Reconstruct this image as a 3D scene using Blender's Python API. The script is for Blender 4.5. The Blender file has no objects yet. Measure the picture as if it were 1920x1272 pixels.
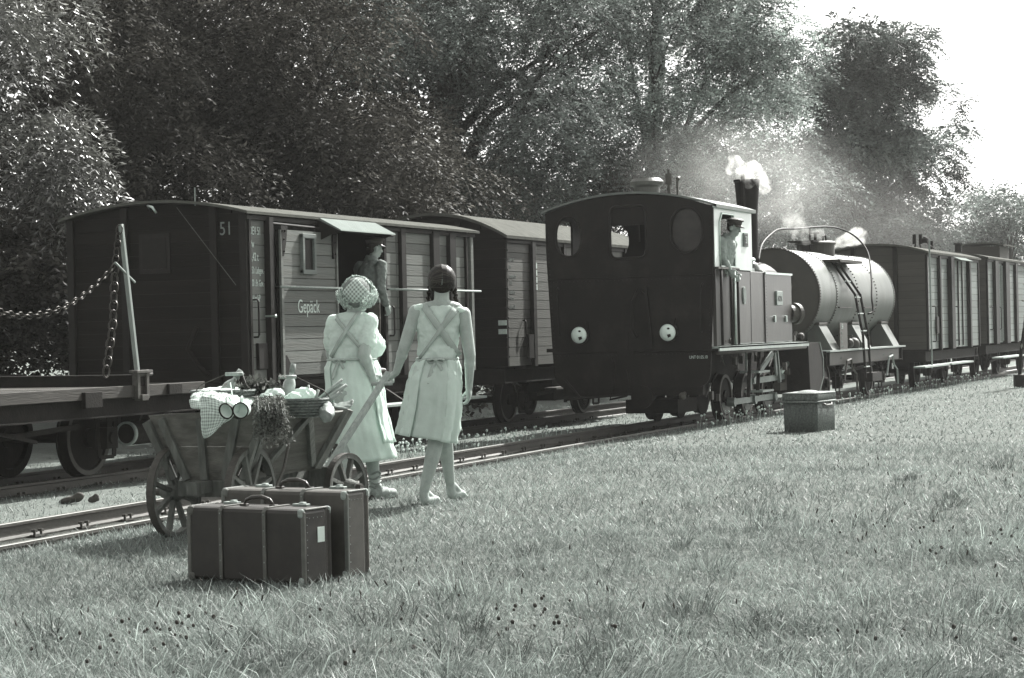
import bpy, bmesh, math, random
import numpy as np
from mathutils import Vector, Matrix, Euler

random.seed(7)
RNG = np.random.default_rng(11)
SC = bpy.context.scene
COL = SC.collection
R = math.radians

# ------------------------------------------------------------------ camera
CAM_Z = 1.42
YAW, PITCH, ROLL = R(22.57), R(0.21), R(1.3)
FWD = Vector((-math.sin(YAW) * math.cos(PITCH), math.cos(YAW) * math.cos(PITCH), -math.sin(PITCH)))
_r0 = Vector((math.cos(YAW), math.sin(YAW), 0))
_u0 = _r0.cross(FWD)
RIGHT = _r0 * math.cos(ROLL) - _u0 * math.sin(ROLL)
UP = _u0 * math.cos(ROLL) + _r0 * math.sin(ROLL)
cam = bpy.data.cameras.new('camera')
cam_o = bpy.data.objects.new('camera', cam)
COL.objects.link(cam_o)
m = Matrix((RIGHT, UP, -FWD)).transposed().to_4x4()
m.translation = Vector((0, 0, CAM_Z))
cam_o.matrix_world = m
cam.sensor_width = 36.0
cam.sensor_fit = 'HORIZONTAL'
cam.lens = 3900 / 1920 * 36
cam.clip_start = 0.1
cam.clip_end = 3000
SC.camera = cam_o

# ------------------------------------------------------------------ sky, sun, exposure
SUN_AZ, SUN_EL = R(12), R(42)      # azimuth measured from +Y towards +X
w = bpy.data.worlds.new('World')
SC.world = w
w.use_nodes = True
nt = w.node_tree
nt.nodes.clear()
sky = nt.nodes.new('ShaderNodeTexSky')
sky.sky_type = 'NISHITA'
sky.sun_disc = False
sky.sun_elevation = SUN_EL
sky.sun_rotation = SUN_AZ
sky.air_density = 1.0
sky.dust_density = 3.0
hs = nt.nodes.new('ShaderNodeHueSaturation')
hs.inputs['Saturation'].default_value = 0.0     # the photograph is a toned black and white print
tn = nt.nodes.new('ShaderNodeMix')
tn.data_type = 'RGBA'
tn.blend_type = 'MULTIPLY'
tn.inputs[0].default_value = 1.0
tn.inputs[7].default_value = (1.0, 1.0, 0.97, 1)
bg = nt.nodes.new('ShaderNodeBackground')
bg.inputs['Strength'].default_value = 0.105
wo = nt.nodes.new('ShaderNodeOutputWorld')
nt.links.new(sky.outputs[0], hs.inputs['Color'])
nt.links.new(hs.outputs[0], tn.inputs[6])
nt.links.new(tn.outputs[2], bg.inputs[0])
nt.links.new(bg.outputs[0], wo.inputs[0])
sl = bpy.data.lights.new('sun', 'SUN')
sl.energy = 5.0
sl.angle = R(0.53)
sl.color = (1.0, 0.99, 0.95)
sun = bpy.data.objects.new('sun', sl)
COL.objects.link(sun)
_sd = Vector((math.sin(SUN_AZ) * math.cos(SUN_EL), math.cos(SUN_AZ) * math.cos(SUN_EL), math.sin(SUN_EL)))
sun.rotation_euler = _sd.to_track_quat('Z', 'Y').to_euler()
sun.location = (0, 0, 30)
SC.view_settings.view_transform = 'Standard'
SC.view_settings.look = 'None'
SC.view_settings.gamma = 1.0
SC.view_settings.use_curve_mapping = False
SC.view_settings.exposure = 1.35
SC.render.engine = 'CYCLES'
SC.cycles.use_denoising = True
SC.cycles.max_bounces = 6
SC.cycles.diffuse_bounces = 3
SC.cycles.glossy_bounces = 3
SC.cycles.transmission_bounces = 4
SC.cycles.volume_bounces = 1
SC.cycles.transparent_max_bounces = 8
SC.cycles.use_adaptive_sampling = True
SC.cycles.adaptive_threshold = 0.02
SC.cycles.volume_step_rate = 1.0


# ------------------------------------------------------------------ materials
def tint(v):
    """The print's duotone: warm darks, cool green-grey lights."""
    t = min(1, max(0, (v - 0.02) / 0.12))
    a, b = (1.10, 1.0, 0.86), (0.92, 1.05, 0.985)
    return tuple(v * (a[i] * (1 - t) + b[i] * t) for i in range(3)) + (1,)


MATS = {}


def mat(name, v, rough=0.7, var=0.25, scale=6, stretch=(1, 1, 1), bump=0.15, bscale=60, metal=0.0,
        spec=0.4, rnd=0.0, attr=None, transl=0.0, dirt=None, coat=0.0):
    if name in MATS:
        return MATS[name]
    mt = bpy.data.materials.new(name)
    mt.use_nodes = True
    t = mt.node_tree
    N, L = t.nodes, t.links
    p = N['Principled BSDF']
    p.inputs['Roughness'].default_value = rough
    p.inputs['Metallic'].default_value = metal
    p.inputs['Specular IOR Level'].default_value = spec
    p.inputs['Coat Weight'].default_value = coat
    tc = N.new('ShaderNodeTexCoord')
    mp = N.new('ShaderNodeMapping')
    mp.inputs['Scale'].default_value = stretch
    L.new(tc.outputs['Object'], mp.inputs[0])
    n1 = N.new('ShaderNodeTexNoise')
    n1.inputs['Scale'].default_value = scale
    n1.inputs['Detail'].default_value = 6
    n1.inputs['Roughness'].default_value = 0.62
    L.new(mp.outputs[0], n1.inputs['Vector'])
    mr = N.new('ShaderNodeMapRange')
    mr.inputs[1].default_value = 0.3
    mr.inputs[2].default_value = 0.7
    mr.inputs[3].default_value = 1 - var
    mr.inputs[4].default_value = 1 + var
    L.new(n1.outputs[0], mr.inputs[0])
    fac = mr.outputs[0]

    def mul(a, b):
        q = N.new('ShaderNodeMath')
        q.operation = 'MULTIPLY'
        L.new(a, q.inputs[0])
        L.new(b, q.inputs[1])
        return q.outputs[0]
    if rnd:
        oi = N.new('ShaderNodeObjectInfo')
        m2 = N.new('ShaderNodeMapRange')
        m2.inputs[3].default_value = 1 - rnd
        m2.inputs[4].default_value = 1 + rnd
        L.new(oi.outputs['Random'], m2.inputs[0])
        fac = mul(fac, m2.outputs[0])
    if attr:
        at_ = N.new('ShaderNodeAttribute')
        at_.attribute_name = attr
        fac = mul(fac, at_.outputs['Fac'])
    base = N.new('ShaderNodeRGB')
    base.outputs[0].default_value = tint(v)
    vm = N.new('ShaderNodeVectorMath')
    vm.operation = 'SCALE'
    L.new(base.outputs[0], vm.inputs[0])
    L.new(fac, vm.inputs['Scale'])
    colout = vm.outputs[0]
    if dirt:          # blotchy wear of another value: (value, noise scale, low, high)
        n3 = N.new('ShaderNodeTexNoise')
        n3.inputs['Scale'].default_value = dirt[1]
        n3.inputs['Detail'].default_value = 8
        n3.inputs['Roughness'].default_value = 0.7
        L.new(mp.outputs[0], n3.inputs['Vector'])
        r3 = N.new('ShaderNodeMapRange')
        r3.inputs[1].default_value = dirt[2]
        r3.inputs[2].default_value = dirt[3]
        L.new(n3.outputs[0], r3.inputs[0])
        mx = N.new('ShaderNodeMix')
        mx.data_type = 'RGBA'
        L.new(r3.outputs[0], mx.inputs[0])
        L.new(colout, mx.inputs[6])
        mx.inputs[7].default_value = tint(dirt[0])
        colout = mx.outputs[2]
    L.new(colout, p.inputs['Base Color'])
    if bump:
        n2 = N.new('ShaderNodeTexNoise')
        n2.inputs['Scale'].default_value = bscale
        n2.inputs['Detail'].default_value = 4
        L.new(mp.outputs[0], n2.inputs['Vector'])
        bp = N.new('ShaderNodeBump')
        bp.inputs['Strength'].default_value = bump
        bp.inputs['Distance'].default_value = 0.02
        L.new(n2.outputs[0], bp.inputs['Height'])
        L.new(bp.outputs[0], p.inputs['Normal'])
    if transl:
        tr = N.new('ShaderNodeBsdfTranslucent')
        L.new(colout, tr.inputs[0])
        ms = N.new('ShaderNodeMixShader')
        ms.inputs[0].default_value = transl
        L.new(p.outputs[0], ms.inputs[1])
        L.new(tr.outputs[0], ms.inputs[2])
        L.new(ms.outputs[0], N['Material Output'].inputs[0])
    MATS[name] = mt
    return mt


def gingham(name, v0, v1, cell, axes=(0, 2), rot=0.0, bscale=300):
    """Woven check cloth: two crossed sets of stripes."""
    mt = bpy.data.materials.new(name)
    mt.use_nodes = True
    t = mt.node_tree
    N, L = t.nodes, t.links
    p = N['Principled BSDF']
    p.inputs['Roughness'].default_value = 0.9
    p.inputs['Specular IOR Level'].default_value = 0.1
    uv = N.new('ShaderNodeUVMap')
    mp = N.new('ShaderNodeMapping')
    mp.inputs['Rotation'].default_value = (0, 0, rot)
    mp.inputs['Scale'].default_value = (1 / cell, 1 / cell, 1)
    L.new(uv.outputs[0], mp.inputs[0])
    sp = N.new('ShaderNodeSeparateXYZ')
    L.new(mp.outputs[0], sp.inputs[0])
    st = []
    for k in (0, 1):
        f = N.new('ShaderNodeMath')
        f.operation = 'FRACT'
        L.new(sp.outputs[k], f.inputs[0])
        g = N.new('ShaderNodeMath')
        g.operation = 'GREATER_THAN'
        g.inputs[1].default_value = 0.5
        L.new(f.outputs[0], g.inputs[0])
        st.append(g.outputs[0])
    ad = N.new('ShaderNodeMath')
    ad.operation = 'ADD'
    L.new(st[0], ad.inputs[0])
    L.new(st[1], ad.inputs[1])
    hf = N.new('ShaderNodeMath')
    hf.operation = 'MULTIPLY'
    hf.inputs[1].default_value = 0.5
    L.new(ad.outputs[0], hf.inputs[0])
    mx = N.new('ShaderNodeMix')
    mx.data_type = 'RGBA'
    L.new(hf.outputs[0], mx.inputs[0])
    mx.inputs[6].default_value = tint(v0)
    mx.inputs[7].default_value = tint(v1)
    L.new(mx.outputs[2], p.inputs['Base Color'])
    return mt


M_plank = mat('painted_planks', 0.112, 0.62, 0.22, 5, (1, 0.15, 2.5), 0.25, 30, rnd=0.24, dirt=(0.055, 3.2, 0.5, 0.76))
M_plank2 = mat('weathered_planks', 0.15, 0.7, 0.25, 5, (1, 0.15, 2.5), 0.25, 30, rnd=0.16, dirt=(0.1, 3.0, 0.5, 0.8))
M_plankend = mat('shaded_end_planks', 0.010, 0.8, 0.3, 4, (0.2, 1, 2), 0.2, 40, rnd=0.2, spec=0.12)  # shade of the unlit wagon ends put into the plank colour
M_post = mat('dark_iron', 0.009, 0.6, 0.3, 10, bump=0.12, bscale=80, rnd=0.1, spec=0.2)
M_under = mat('sooty_underframe', 0.010, 0.8, 0.35, 8, bump=0.3, bscale=40, spec=0.15)
M_roof = mat('roofing_felt', 0.085, 0.95, 0.25, 6, bump=0.3, bscale=60, spec=0.05)
M_awn = mat('pale_painted_sheet', 0.17, 0.9, 0.1, 5, bump=0.05, spec=0.05)
M_letter = mat('white_lettering_paint', 0.5, 0.7, 0.15, 30, bump=0)
M_letterdim = mat('faded_lettering_paint', 0.17, 0.8, 0.25, 30, bump=0)
M_steel = mat('bright_steel', 0.55, 0.32, 0.15, 20, metal=0.9, bump=0.05)
M_rod = mat('galvanised_rod', 0.24, 0.5, 0.2, 30, bump=0.1)
M_railm = mat('rail_steel', 0.05, 0.6, 0.3, 9, (1, 0.3, 1), 0.25, 50, rnd=0.0, dirt=(0.04, 5, 0.5, 0.75))
M_railtop = mat('polished_rail_head', 0.085, 0.55, 0.2, 9, metal=0.2, bump=0.05)
M_sleeper = mat('sleeper_wood', 0.035, 0.85, 0.35, 8, (1, 3, 1), 0.4, 40, rnd=0.15)
M_loco = mat('black_loco_paint', 0.009, 0.55, 0.25, 3, bump=0.06, bscale=25, spec=0.12, dirt=(0.024, 1.6, 0.5, 0.78))
M_tankpaint = mat('glossy_loco_paint', 0.017, 0.32, 0.4, 2.5, (1, 2.5, .6), bump=0.05, bscale=9, spec=0.35, dirt=(0.045, 2.6, 0.5, 0.82))
M_cabside = mat('cab_painted_glare', 0.46, 0.3, 0.08, 3, bump=0.03, bscale=10, spec=0.6)  # sky glare on the near cab side put into a pale base colour
M_tank = mat('silver_tank_paint', 0.115, 0.44, 0.2, 2.2, (1, 2, 0.4), 0.07, 9, metal=0.25, spec=0.4, dirt=(0.075, 1.8, 0.48, 0.85))
M_tankend = mat('tank_end_paint', 0.05, 0.6, 0.15, 3, bump=0.08, bscale=20)
M_wood = mat('old_cart_wood', 0.11, 0.8, 0.4, 7, (3, 3, 0.6), 0.35, 50, rnd=0.22, dirt=(0.055, 6, 0.5, 0.8))
M_woodh = mat('old_cart_boards', 0.078, 0.8, 0.4, 6, (1, 0.25, 3), 0.35, 50, rnd=0.22, dirt=(0.05, 5, 0.5, 0.8))
M_woodlight = mat('worn_pole_wood', 0.3, 0.6, 0.25, 10, (4, 4, 0.7), 0.2, 60)
M_iron = mat('cart_iron', 0.05, 0.6, 0.3, 20, bump=0.3, bscale=80)
M_case = mat('dark_fibre_suitcase', 0.018, 0.5, 0.35, 9, bump=0.12, bscale=250, dirt=(0.05, 7, 0.6, 0.85))
M_case2 = mat('grey_green_suitcase', 0.05, 0.5, 0.3, 9, bump=0.12, bscale=250, dirt=(0.09, 6, 0.6, 0.85))
M_rib = mat('suitcase_wood_rib', 0.085, 0.5, 0.25, 14, bump=0.15)
M_brass = mat('worn_metal_fittings', 0.24, 0.5, 0.4, 30, metal=0.3, bump=0.15)
M_leather = mat('dark_leather', 0.03, 0.4, 0.3, 40, bump=0.25, bscale=120)
M_paper = mat('paper_label', 0.62, 0.85, 0.06, 30, bump=0)
M_wicker = mat('wicker_rods', 0.15, 0.7, 0.45, 45, (1, 1, 1), 0.6, 90, rnd=0.1)
M_enamel = mat('white_enamel', 0.8, 0.2, 0.05, 10, bump=0)
M_black = mat('black_enamel', 0.01, 0.4, 0.2, 20, bump=0, spec=0.12)
M_glassb = mat('bottle_glass', 0.3, 0.1, 0.2, 20, bump=0, spec=0.8)
M_skin = mat('skin', 0.35, 0.5, 0.16, 14, bump=0.06, bscale=120, spec=0.3)
M_skinm = mat('tanned_skin', 0.3, 0.55, 0.12, 14, bump=0.08, bscale=120, spec=0.3)
M_dress = mat('white_linen', 0.8, 0.9, 0.05, 9, bump=0.5, bscale=13, spec=0.1, transl=0.34)
M_apron = mat('grey_apron_linen', 0.7, 0.9, 0.07, 9, bump=0.5, bscale=13, spec=0.1, transl=0.3)
M_strap = mat('apron_strap', 0.38, 0.9, 0.1, 14, bump=0.12, bscale=60, spec=0.1)
M_hairdark = mat('dark_brown_hair', 0.018, 0.8, 0.5, 60, (1, 1, 0.15), 0.5, 120, spec=0.1)
M_hairgrey = mat('fair_curly_hair', 0.42, 0.5, 0.3, 40, attr='tone', bump=0, spec=0.4, transl=0.4)
M_scalp = mat('hair_parting', 0.22, 0.6, 0.1, 40, bump=0)
M_jacket = mat('work_jacket', 0.17, 0.85, 0.3, 12, bump=0.35, bscale=26, spec=0.15)
M_shirt = mat('work_shirt', 0.3, 0.85, 0.15, 12, bump=0.3, bscale=24, spec=0.15)
M_trouser = mat('dark_trousers', 0.05, 0.85, 0.2, 12, bump=0.3, bscale=24, spec=0.1)
M_cap = mat('dark_cap_cloth', 0.035, 0.6, 0.3, 20, bump=0.3, bscale=50)
M_shoe = mat('pale_leather_shoe', 0.22, 0.6, 0.3, 30, bump=0.3, bscale=60)
M_bark = mat('bark', 0.014, 0.9, 0.4, 4, (3, 3, 0.5), 0.8, 12)
M_white = mat('white_lamp_glass', 0.75, 0.25, 0.05, 10, bump=0)
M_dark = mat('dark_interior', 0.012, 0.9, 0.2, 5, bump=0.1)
M_stone = mat('scrap_stone', 0.05, 0.8, 0.4, 12, bump=0.6, bscale=30)


# ------------------------------------------------------------------ mesh helpers
def basis(d):
    d = Vector(d).normalized()
    a = Vector((0, 0, 1)) if abs(d.z) < 0.9 else Vector((0, 1, 0))
    u = d.cross(a).normalized()
    v = u.cross(d).normalized()
    return u, v, d


class MB:
    def __init__(self):
        self.v, self.f = [], []

    def add(self, vs, fs):
        o = len(self.v)
        self.v += [tuple(p) for p in vs]
        self.f += [tuple(i + o for i in q) for q in fs]
        return self

    def box(self, c, s, rot=None, taper=None):
        hx, hy, hz = s[0] / 2, s[1] / 2, s[2] / 2
        vs = [Vector((x * hx, y * hy, z * hz)) for z in (-1, 1) for y in (-1, 1) for x in (-1, 1)]
        if rot is not None:
            e = rot if isinstance(rot, Matrix) else Euler(rot).to_matrix()
            vs = [e @ p for p in vs]
        c = Vector(c)
        return self.add([p + c for p in vs], [(0, 2, 3, 1), (4, 5, 7, 6), (0, 1, 5, 4), (2, 6, 7, 3), (0, 4, 6, 2), (1, 3, 7, 5)])

    def hexa(self, pts):
        """8 corners: bottom ring 0-3, top ring 4-7"""
        return self.add(pts, [(3, 2, 1, 0), (4, 5, 6, 7), (0, 1, 5, 4), (1, 2, 6, 5), (2, 3, 7, 6), (3, 0, 4, 7)])

    def beam(self, p, q, w_, h_, up=(0, 0, 1)):
        p, q = Vector(p), Vector(q)
        d = (q - p).normalized()
        upv = Vector(up)
        s = d.cross(upv)
        if s.length < 1e-4:
            s = d.cross(Vector((0, 1, 0)))
        s.normalize()
        u = s.cross(d).normalized()
        s, u = s * w_ / 2, u * h_ / 2
        return self.hexa([p - s - u, p + s - u, q + s - u, q - s - u, p - s + u, p + s + u, q + s + u, q - s + u])

    def tube(self, p, q, r1, r2=None, n=12, caps=True):
        r2 = r1 if r2 is None else r2
        p, q = Vector(p), Vector(q)
        u, v, d = basis(q - p)
        vs = []
        for c, r in ((p, r1), (q, r2)):
            for k in range(n):
                a = 2 * math.pi * k / n
                vs.append(c + (u * math.cos(a) + v * math.sin(a)) * r)
        fs = [(k, (k + 1) % n, n + (k + 1) % n, n + k) for k in range(n)]
        if caps:
            fs += [tuple(range(n))[::-1], tuple(range(n, 2 * n))]
        return self.add(vs, fs)

    def path(self, pts, r, n=8, closed=False):
        pts = [Vector(p) for p in pts]
        rr = r if isinstance(r, (list, tuple)) else [r] * len(pts)
        vs, N = [], len(pts)
        u = None
        for i, p in enumerate(pts):
            a = pts[(i - 1) % N] if (closed or i) else p
            b = pts[(i + 1) % N] if (closed or i < N - 1) else p
            d = (b - a).normalized()
            if u is None:
                u, v, _ = basis(d)
            else:
                u = (u - d * u.dot(d)).normalized()
                v = d.cross(u)
            if i == 0:
                v = d.cross(u)
            for k in range(n):
                t = 2 * math.pi * k / n
                vs.append(p + (u * math.cos(t) + v * math.sin(t)) * rr[i])
        fs = []
        for i in range(N if closed else N - 1):
            j = (i + 1) % N
            for k in range(n):
                fs.append((i * n + k, i * n + (k + 1) % n, j * n + (k + 1) % n, j * n + k))
        if not closed:
            fs += [tuple(range(n))[::-1], tuple(range((N - 1) * n, N * n))]
        return self.add(vs, fs)

    def lathe(self, prof, n=24, c=(0, 0, 0), ax=(0, 0, 1), sx=1.0, sy=1.0, closed=False):
        u, v, d = basis(ax)
        c = Vector(c)
        vs = []
        for r, z in prof:
            for k in range(n):
                a = 2 * math.pi * k / n
                vs.append(c + d * z + u * (r * sx * math.cos(a)) + v * (r * sy * math.sin(a)))
        fs = []
        P = len(prof)
        for i in range(P if closed else P - 1):
            j = (i + 1) % P
            for k in range(n):
                fs.append((i * n + k, i * n + (k + 1) % n, j * n + (k + 1) % n, j * n + k))
        if not closed:
            if prof[0][0] > 1e-6:
                fs.append(tuple(range(n))[::-1])
            if prof[-1][0] > 1e-6:
                fs.append(tuple(range((P - 1) * n, P * n)))
        return self.add(vs, fs)

    def sphere(self, c, r, n=12, m_=8, rot=None):
        rx, ry, rz = (r, r, r) if not isinstance(r, (list, tuple)) else r
        vs = [Vector((0, 0, -rz))]
        for i in range(1, m_):
            t = -math.pi / 2 + math.pi * i / m_
            for k in range(n):
                a = 2 * math.pi * k / n
                vs.append(Vector((rx * math.cos(t) * math.cos(a), ry * math.cos(t) * math.sin(a), rz * math.sin(t))))
        vs.append(Vector((0, 0, rz)))
        fs = [(0, 1 + (k + 1) % n, 1 + k) for k in range(n)]
        for i in range(m_ - 2):
            for k in range(n):
                a, b = 1 + i * n, 1 + (i + 1) * n
                fs.append((a + k, a + (k + 1) % n, b + (k + 1) % n, b + k))
        e, last = len(vs) - 1, 1 + (m_ - 2) * n
        fs += [(last + k, last + (k + 1) % n, e) for k in range(n)]
        if rot is not None:
            em = rot if isinstance(rot, Matrix) else Euler(rot).to_matrix()
            vs = [em @ p for p in vs]
        c = Vector(c)
        return self.add([p + c for p in vs], fs)

    def caps(self, p, q, r1, r2, n=14):
        """closed tapered capsule"""
        p, q = Vector(p), Vector(q)
        self.tube(p, q, r1, r2, n)
        self.sphere(p, r1, n, 8)
        self.sphere(q, r2, n, 8)
        return self

    def loft(self, rings, n=24, cap=True):
        """rings: (cx, cy, z, rx, ry) elliptical sections"""
        vs = []
        for cx, cy, z, rx, ry in rings:
            for k in range(n):
                a = 2 * math.pi * k / n
                vs.append((cx + rx * math.cos(a), cy + ry * math.sin(a), z))
        fs = []
        P = len(rings)
        for i in range(P - 1):
            for k in range(n):
                fs.append((i * n + k, i * n + (k + 1) % n, (i + 1) * n + (k + 1) % n, (i + 1) * n + k))
        if cap:
            fs += [tuple(range(n))[::-1], tuple(range((P - 1) * n, P * n))]
        return self.add(vs, fs)

    def prism(self, poly, f):
        """poly: list of 2D points, f(a,b,t) -> 3D, t in (0,1)"""
        n = len(poly)
        vs = [f(a, b, 0) for a, b in poly] + [f(a, b, 1) for a, b in poly]
        fs = [tuple(range(n))[::-1], tuple(range(n, 2 * n))] + [(k, (k + 1) % n, n + (k + 1) % n, n + k) for k in range(n)]
        return self.add(vs, fs)

    def mesh(self, name):
        me = bpy.data.meshes.new(name)
        me.from_pydata(self.v, [], self.f)
        me.validate()
        bm = bmesh.new()
        bm.from_mesh(me)
        bmesh.ops.recalc_face_normals(bm, faces=bm.faces)
        bm.to_mesh(me)
        bm.free()
        return me

    def build(self, name, material, parent=None, smooth=False, bevel=0.0, loc=None, rot=None):
        return put(name, self.mesh(name), material, parent, smooth, bevel, loc, rot)


def put(name, me, material, parent=None, smooth=False, bevel=0.0, loc=None, rot=None):
    o = bpy.data.objects.new(name, me)
    if material is not None and not me.materials:
        me.materials.append(material)
    if smooth:
        me.polygons.foreach_set('use_smooth', [True] * len(me.polygons))
    if bevel:
        b = o.modifiers.new('bevel', 'BEVEL')
        b.width = bevel
        b.segments = 2
        b.limit_method = 'ANGLE'
        b.angle_limit = R(40)
    if parent is not None:
        o.parent = parent
    if loc is not None:
        o.location = loc
    if rot is not None:
        o.rotation_euler = rot
    COL.objects.link(o)
    return o


def thing(name, label, cat, loc=(0, 0, 0), rz=0.0, group=None):
    o = bpy.data.objects.new(name, None)
    o.empty_display_size = 0.2
    o.location = loc
    o.rotation_euler = (0, 0, rz)
    COL.objects.link(o)
    return tag(o, label, cat, group)


def tag(o, label=None, cat=None, group=None, kind=None):
    if label:
        o['label'] = label
    if cat:
        o['category'] = cat
    if group:
        o['group'] = group
    if kind:
        o['kind'] = kind
    return o


def text(parent, s, loc, size, face, material, sx=0.8, name='lettering', align='LEFT'):
    cu = bpy.data.curves.new(name, 'FONT')
    cu.body = s
    cu.size = size
    cu.extrude = 0.001
    cu.align_x = align
    cu.space_line = 1.0
    cu.materials.append(material)
    t_ = bpy.data.objects.new('tmp', cu)
    COL.objects.link(t_)
    bpy.context.view_layer.update()
    me = bpy.data.meshes.new_from_object(t_.evaluated_get(bpy.context.evaluated_depsgraph_get()))
    bpy.data.objects.remove(t_)
    bpy.data.curves.remove(cu)
    me.name = name
    o = bpy.data.objects.new(name, me)
    o.parent = parent
    o.location = loc
    o.rotation_euler = {'+x': (R(90), 0, R(90)), '-y': (R(90), 0, 0)}[face]
    o.scale = (sx, 1, 1)
    COL.objects.link(o)
    return o


def plate(name, outer, holes, thick, mtx, material, parent):
    """flat plate with window holes, cut from a filled 2D outline"""
    cu = bpy.data.curves.new(name, 'CURVE')
    cu.dimensions = '2D'
    cu.fill_mode = 'BOTH'
    cu.extrude = thick / 2
    for poly in [outer] + holes:
        sp = cu.splines.new('POLY')
        sp.points.add(len(poly) - 1)
        for i, (a, b) in enumerate(poly):
            sp.points[i].co = (a, b, 0, 1)
        sp.use_cyclic_u = True
    t = bpy.data.objects.new('tmp', cu)
    COL.objects.link(t)
    bpy.context.view_layer.update()
    me = bpy.data.meshes.new_from_object(t.evaluated_get(bpy.context.evaluated_depsgraph_get()))
    bpy.data.objects.remove(t)
    bpy.data.curves.remove(cu)
    me.transform(mtx)
    me.name = name
    me.materials.clear()
    return put(name, me, material, parent)


PLATE_X = Matrix(((0, 0, 1, 0), (1, 0, 0, 0), (0, 1, 0, 0), (0, 0, 0, 1)))   # (y, z) outline facing +x
PLATE_Y = Matrix(((1, 0, 0, 0), (0, 0, -1, 0), (0, 1, 0, 0), (0, 0, 0, 1)))  # (x, z) outline facing -y


def oval(cx, cy, rx, ry, n=28, p=2.0):
    out = []
    for k in range(n):
        a = 2 * math.pi * k / n
        c, s = math.cos(a), math.sin(a)
        out.append((cx + rx * abs(c) ** (2 / p) * (1 if c >= 0 else -1), cy + ry * abs(s) ** (2 / p) * (1 if s >= 0 else -1)))
    return out


def bake(mb, name, voxel, smooth_it=4, extra=None):
    """union overlapping shells into one continuous skin"""
    me = mb.mesh(name)
    o = bpy.data.objects.new('tmp', me)
    COL.objects.link(o)
    r_ = o.modifiers.new('r', 'REMESH')
    r_.mode = 'VOXEL'
    r_.voxel_size = voxel
    r_.use_smooth_shade = True
    s = o.modifiers.new('s', 'SMOOTH')
    s.iterations = smooth_it
    s.factor = 0.5
    bpy.context.view_layer.update()
    out = bpy.data.meshes.new_from_object(o.evaluated_get(bpy.context.evaluated_depsgraph_get()))
    bpy.data.objects.remove(o)
    out.name = name
    return out


def quads_mesh(name, V, nv=4, tone=None, material=None, clump=None):
    """V: (N, nv, 3) separate small faces"""
    n = len(V)
    me = bpy.data.meshes.new(name)
    me.vertices.add(n * nv)
    me.vertices.foreach_set('co', V.reshape(-1).astype(np.float32))
    me.loops.add(n * nv)
    me.loops.foreach_set('vertex_index', np.arange(n * nv, dtype=np.int32))
    me.polygons.add(n)
    me.polygons.foreach_set('loop_start', np.arange(0, n * nv, nv, dtype=np.int32))
    if tone is not None:
        a = me.attributes.new('tone', 'FLOAT', 'FACE')
        a.data.foreach_set('value', tone.astype(np.float32))
    if clump is not None:
        a = me.attributes.new('clump', 'FLOAT_VECTOR', 'FACE')
        a.data.foreach_set('vector', clump.reshape(-1).astype(np.float32))
    if material:
        me.materials.append(material)
    me.update()
    me.validate()
    return me


def curve(pts_, n=5):
    """Catmull-Rom smoothing of a few bend points"""
    P = [Vector(p) for p in pts_]
    P = [P[0] * 2 - P[1]] + P + [P[-1] * 2 - P[-2]]
    out = []
    for i in range(1, len(P) - 2):
        a, b, c, d = P[i - 1:i + 3]
        for k in range(n):
            t = k / n
            out.append(.5 * ((2 * b) + (c - a) * t + (2 * a - 5 * b + 4 * c - d) * t * t + (3 * b - a - 3 * c + d) * t ** 3))
    return out + [P[-2]]


def leaf_mat(name, v, transl, spec, rough=.5, soft=.6):
    """leaves lit as clumps: the leaf normal leans towards the outside of its bough"""
    mt = bpy.data.materials.new(name)
    mt.use_nodes = True
    t = mt.node_tree
    N, L = t.nodes, t.links
    N.remove(N['Principled BSDF'])
    a1 = N.new('ShaderNodeAttribute')
    a1.attribute_name = 'tone'
    a2 = N.new('ShaderNodeAttribute')
    a2.attribute_name = 'clump'
    ge = N.new('ShaderNodeNewGeometry')
    nz = N.new('ShaderNodeTexNoise')
    nz.inputs['Scale'].default_value = 2.0
    L.new(ge.outputs['Position'], nz.inputs['Vector'])
    mr = N.new('ShaderNodeMapRange')
    mr.inputs[1].default_value, mr.inputs[2].default_value = .3, .7
    mr.inputs[3].default_value, mr.inputs[4].default_value = .7, 1.3
    L.new(nz.outputs[0], mr.inputs[0])
    mm = N.new('ShaderNodeMath')
    mm.operation = 'MULTIPLY'
    L.new(mr.outputs[0], mm.inputs[0])
    L.new(a1.outputs['Fac'], mm.inputs[1])
    col = N.new('ShaderNodeVectorMath')
    col.operation = 'SCALE'
    col.inputs[0].default_value = tint(v)[:3]
    L.new(mm.outputs[0], col.inputs['Scale'])
    mx = N.new('ShaderNodeMix')
    mx.data_type = 'VECTOR'
    mx.inputs[0].default_value = soft
    L.new(ge.outputs['Normal'], mx.inputs[4])
    L.new(a2.outputs['Vector'], mx.inputs[5])
    nn = N.new('ShaderNodeVectorMath')
    nn.operation = 'NORMALIZE'
    L.new(mx.outputs[1], nn.inputs[0])
    df = N.new('ShaderNodeBsdfDiffuse')
    tr = N.new('ShaderNodeBsdfTranslucent')
    gl_ = N.new('ShaderNodeBsdfGlossy')
    gl_.inputs['Roughness'].default_value = rough
    for b in (df, tr):
        L.new(col.outputs[0], b.inputs['Color'])
        L.new(nn.outputs[0], b.inputs['Normal'])
    s1 = N.new('ShaderNodeMixShader')
    s1.inputs[0].default_value = transl
    L.new(df.outputs[0], s1.inputs[1])
    L.new(tr.outputs[0], s1.inputs[2])
    s2 = N.new('ShaderNodeMixShader')
    s2.inputs[0].default_value = spec
    L.new(s1.outputs[0], s2.inputs[1])
    L.new(gl_.outputs[0], s2.inputs[2])
    L.new(s2.outputs[0], N['Material Output'].inputs[0])
    MATS[name] = mt
    return mt


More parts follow.
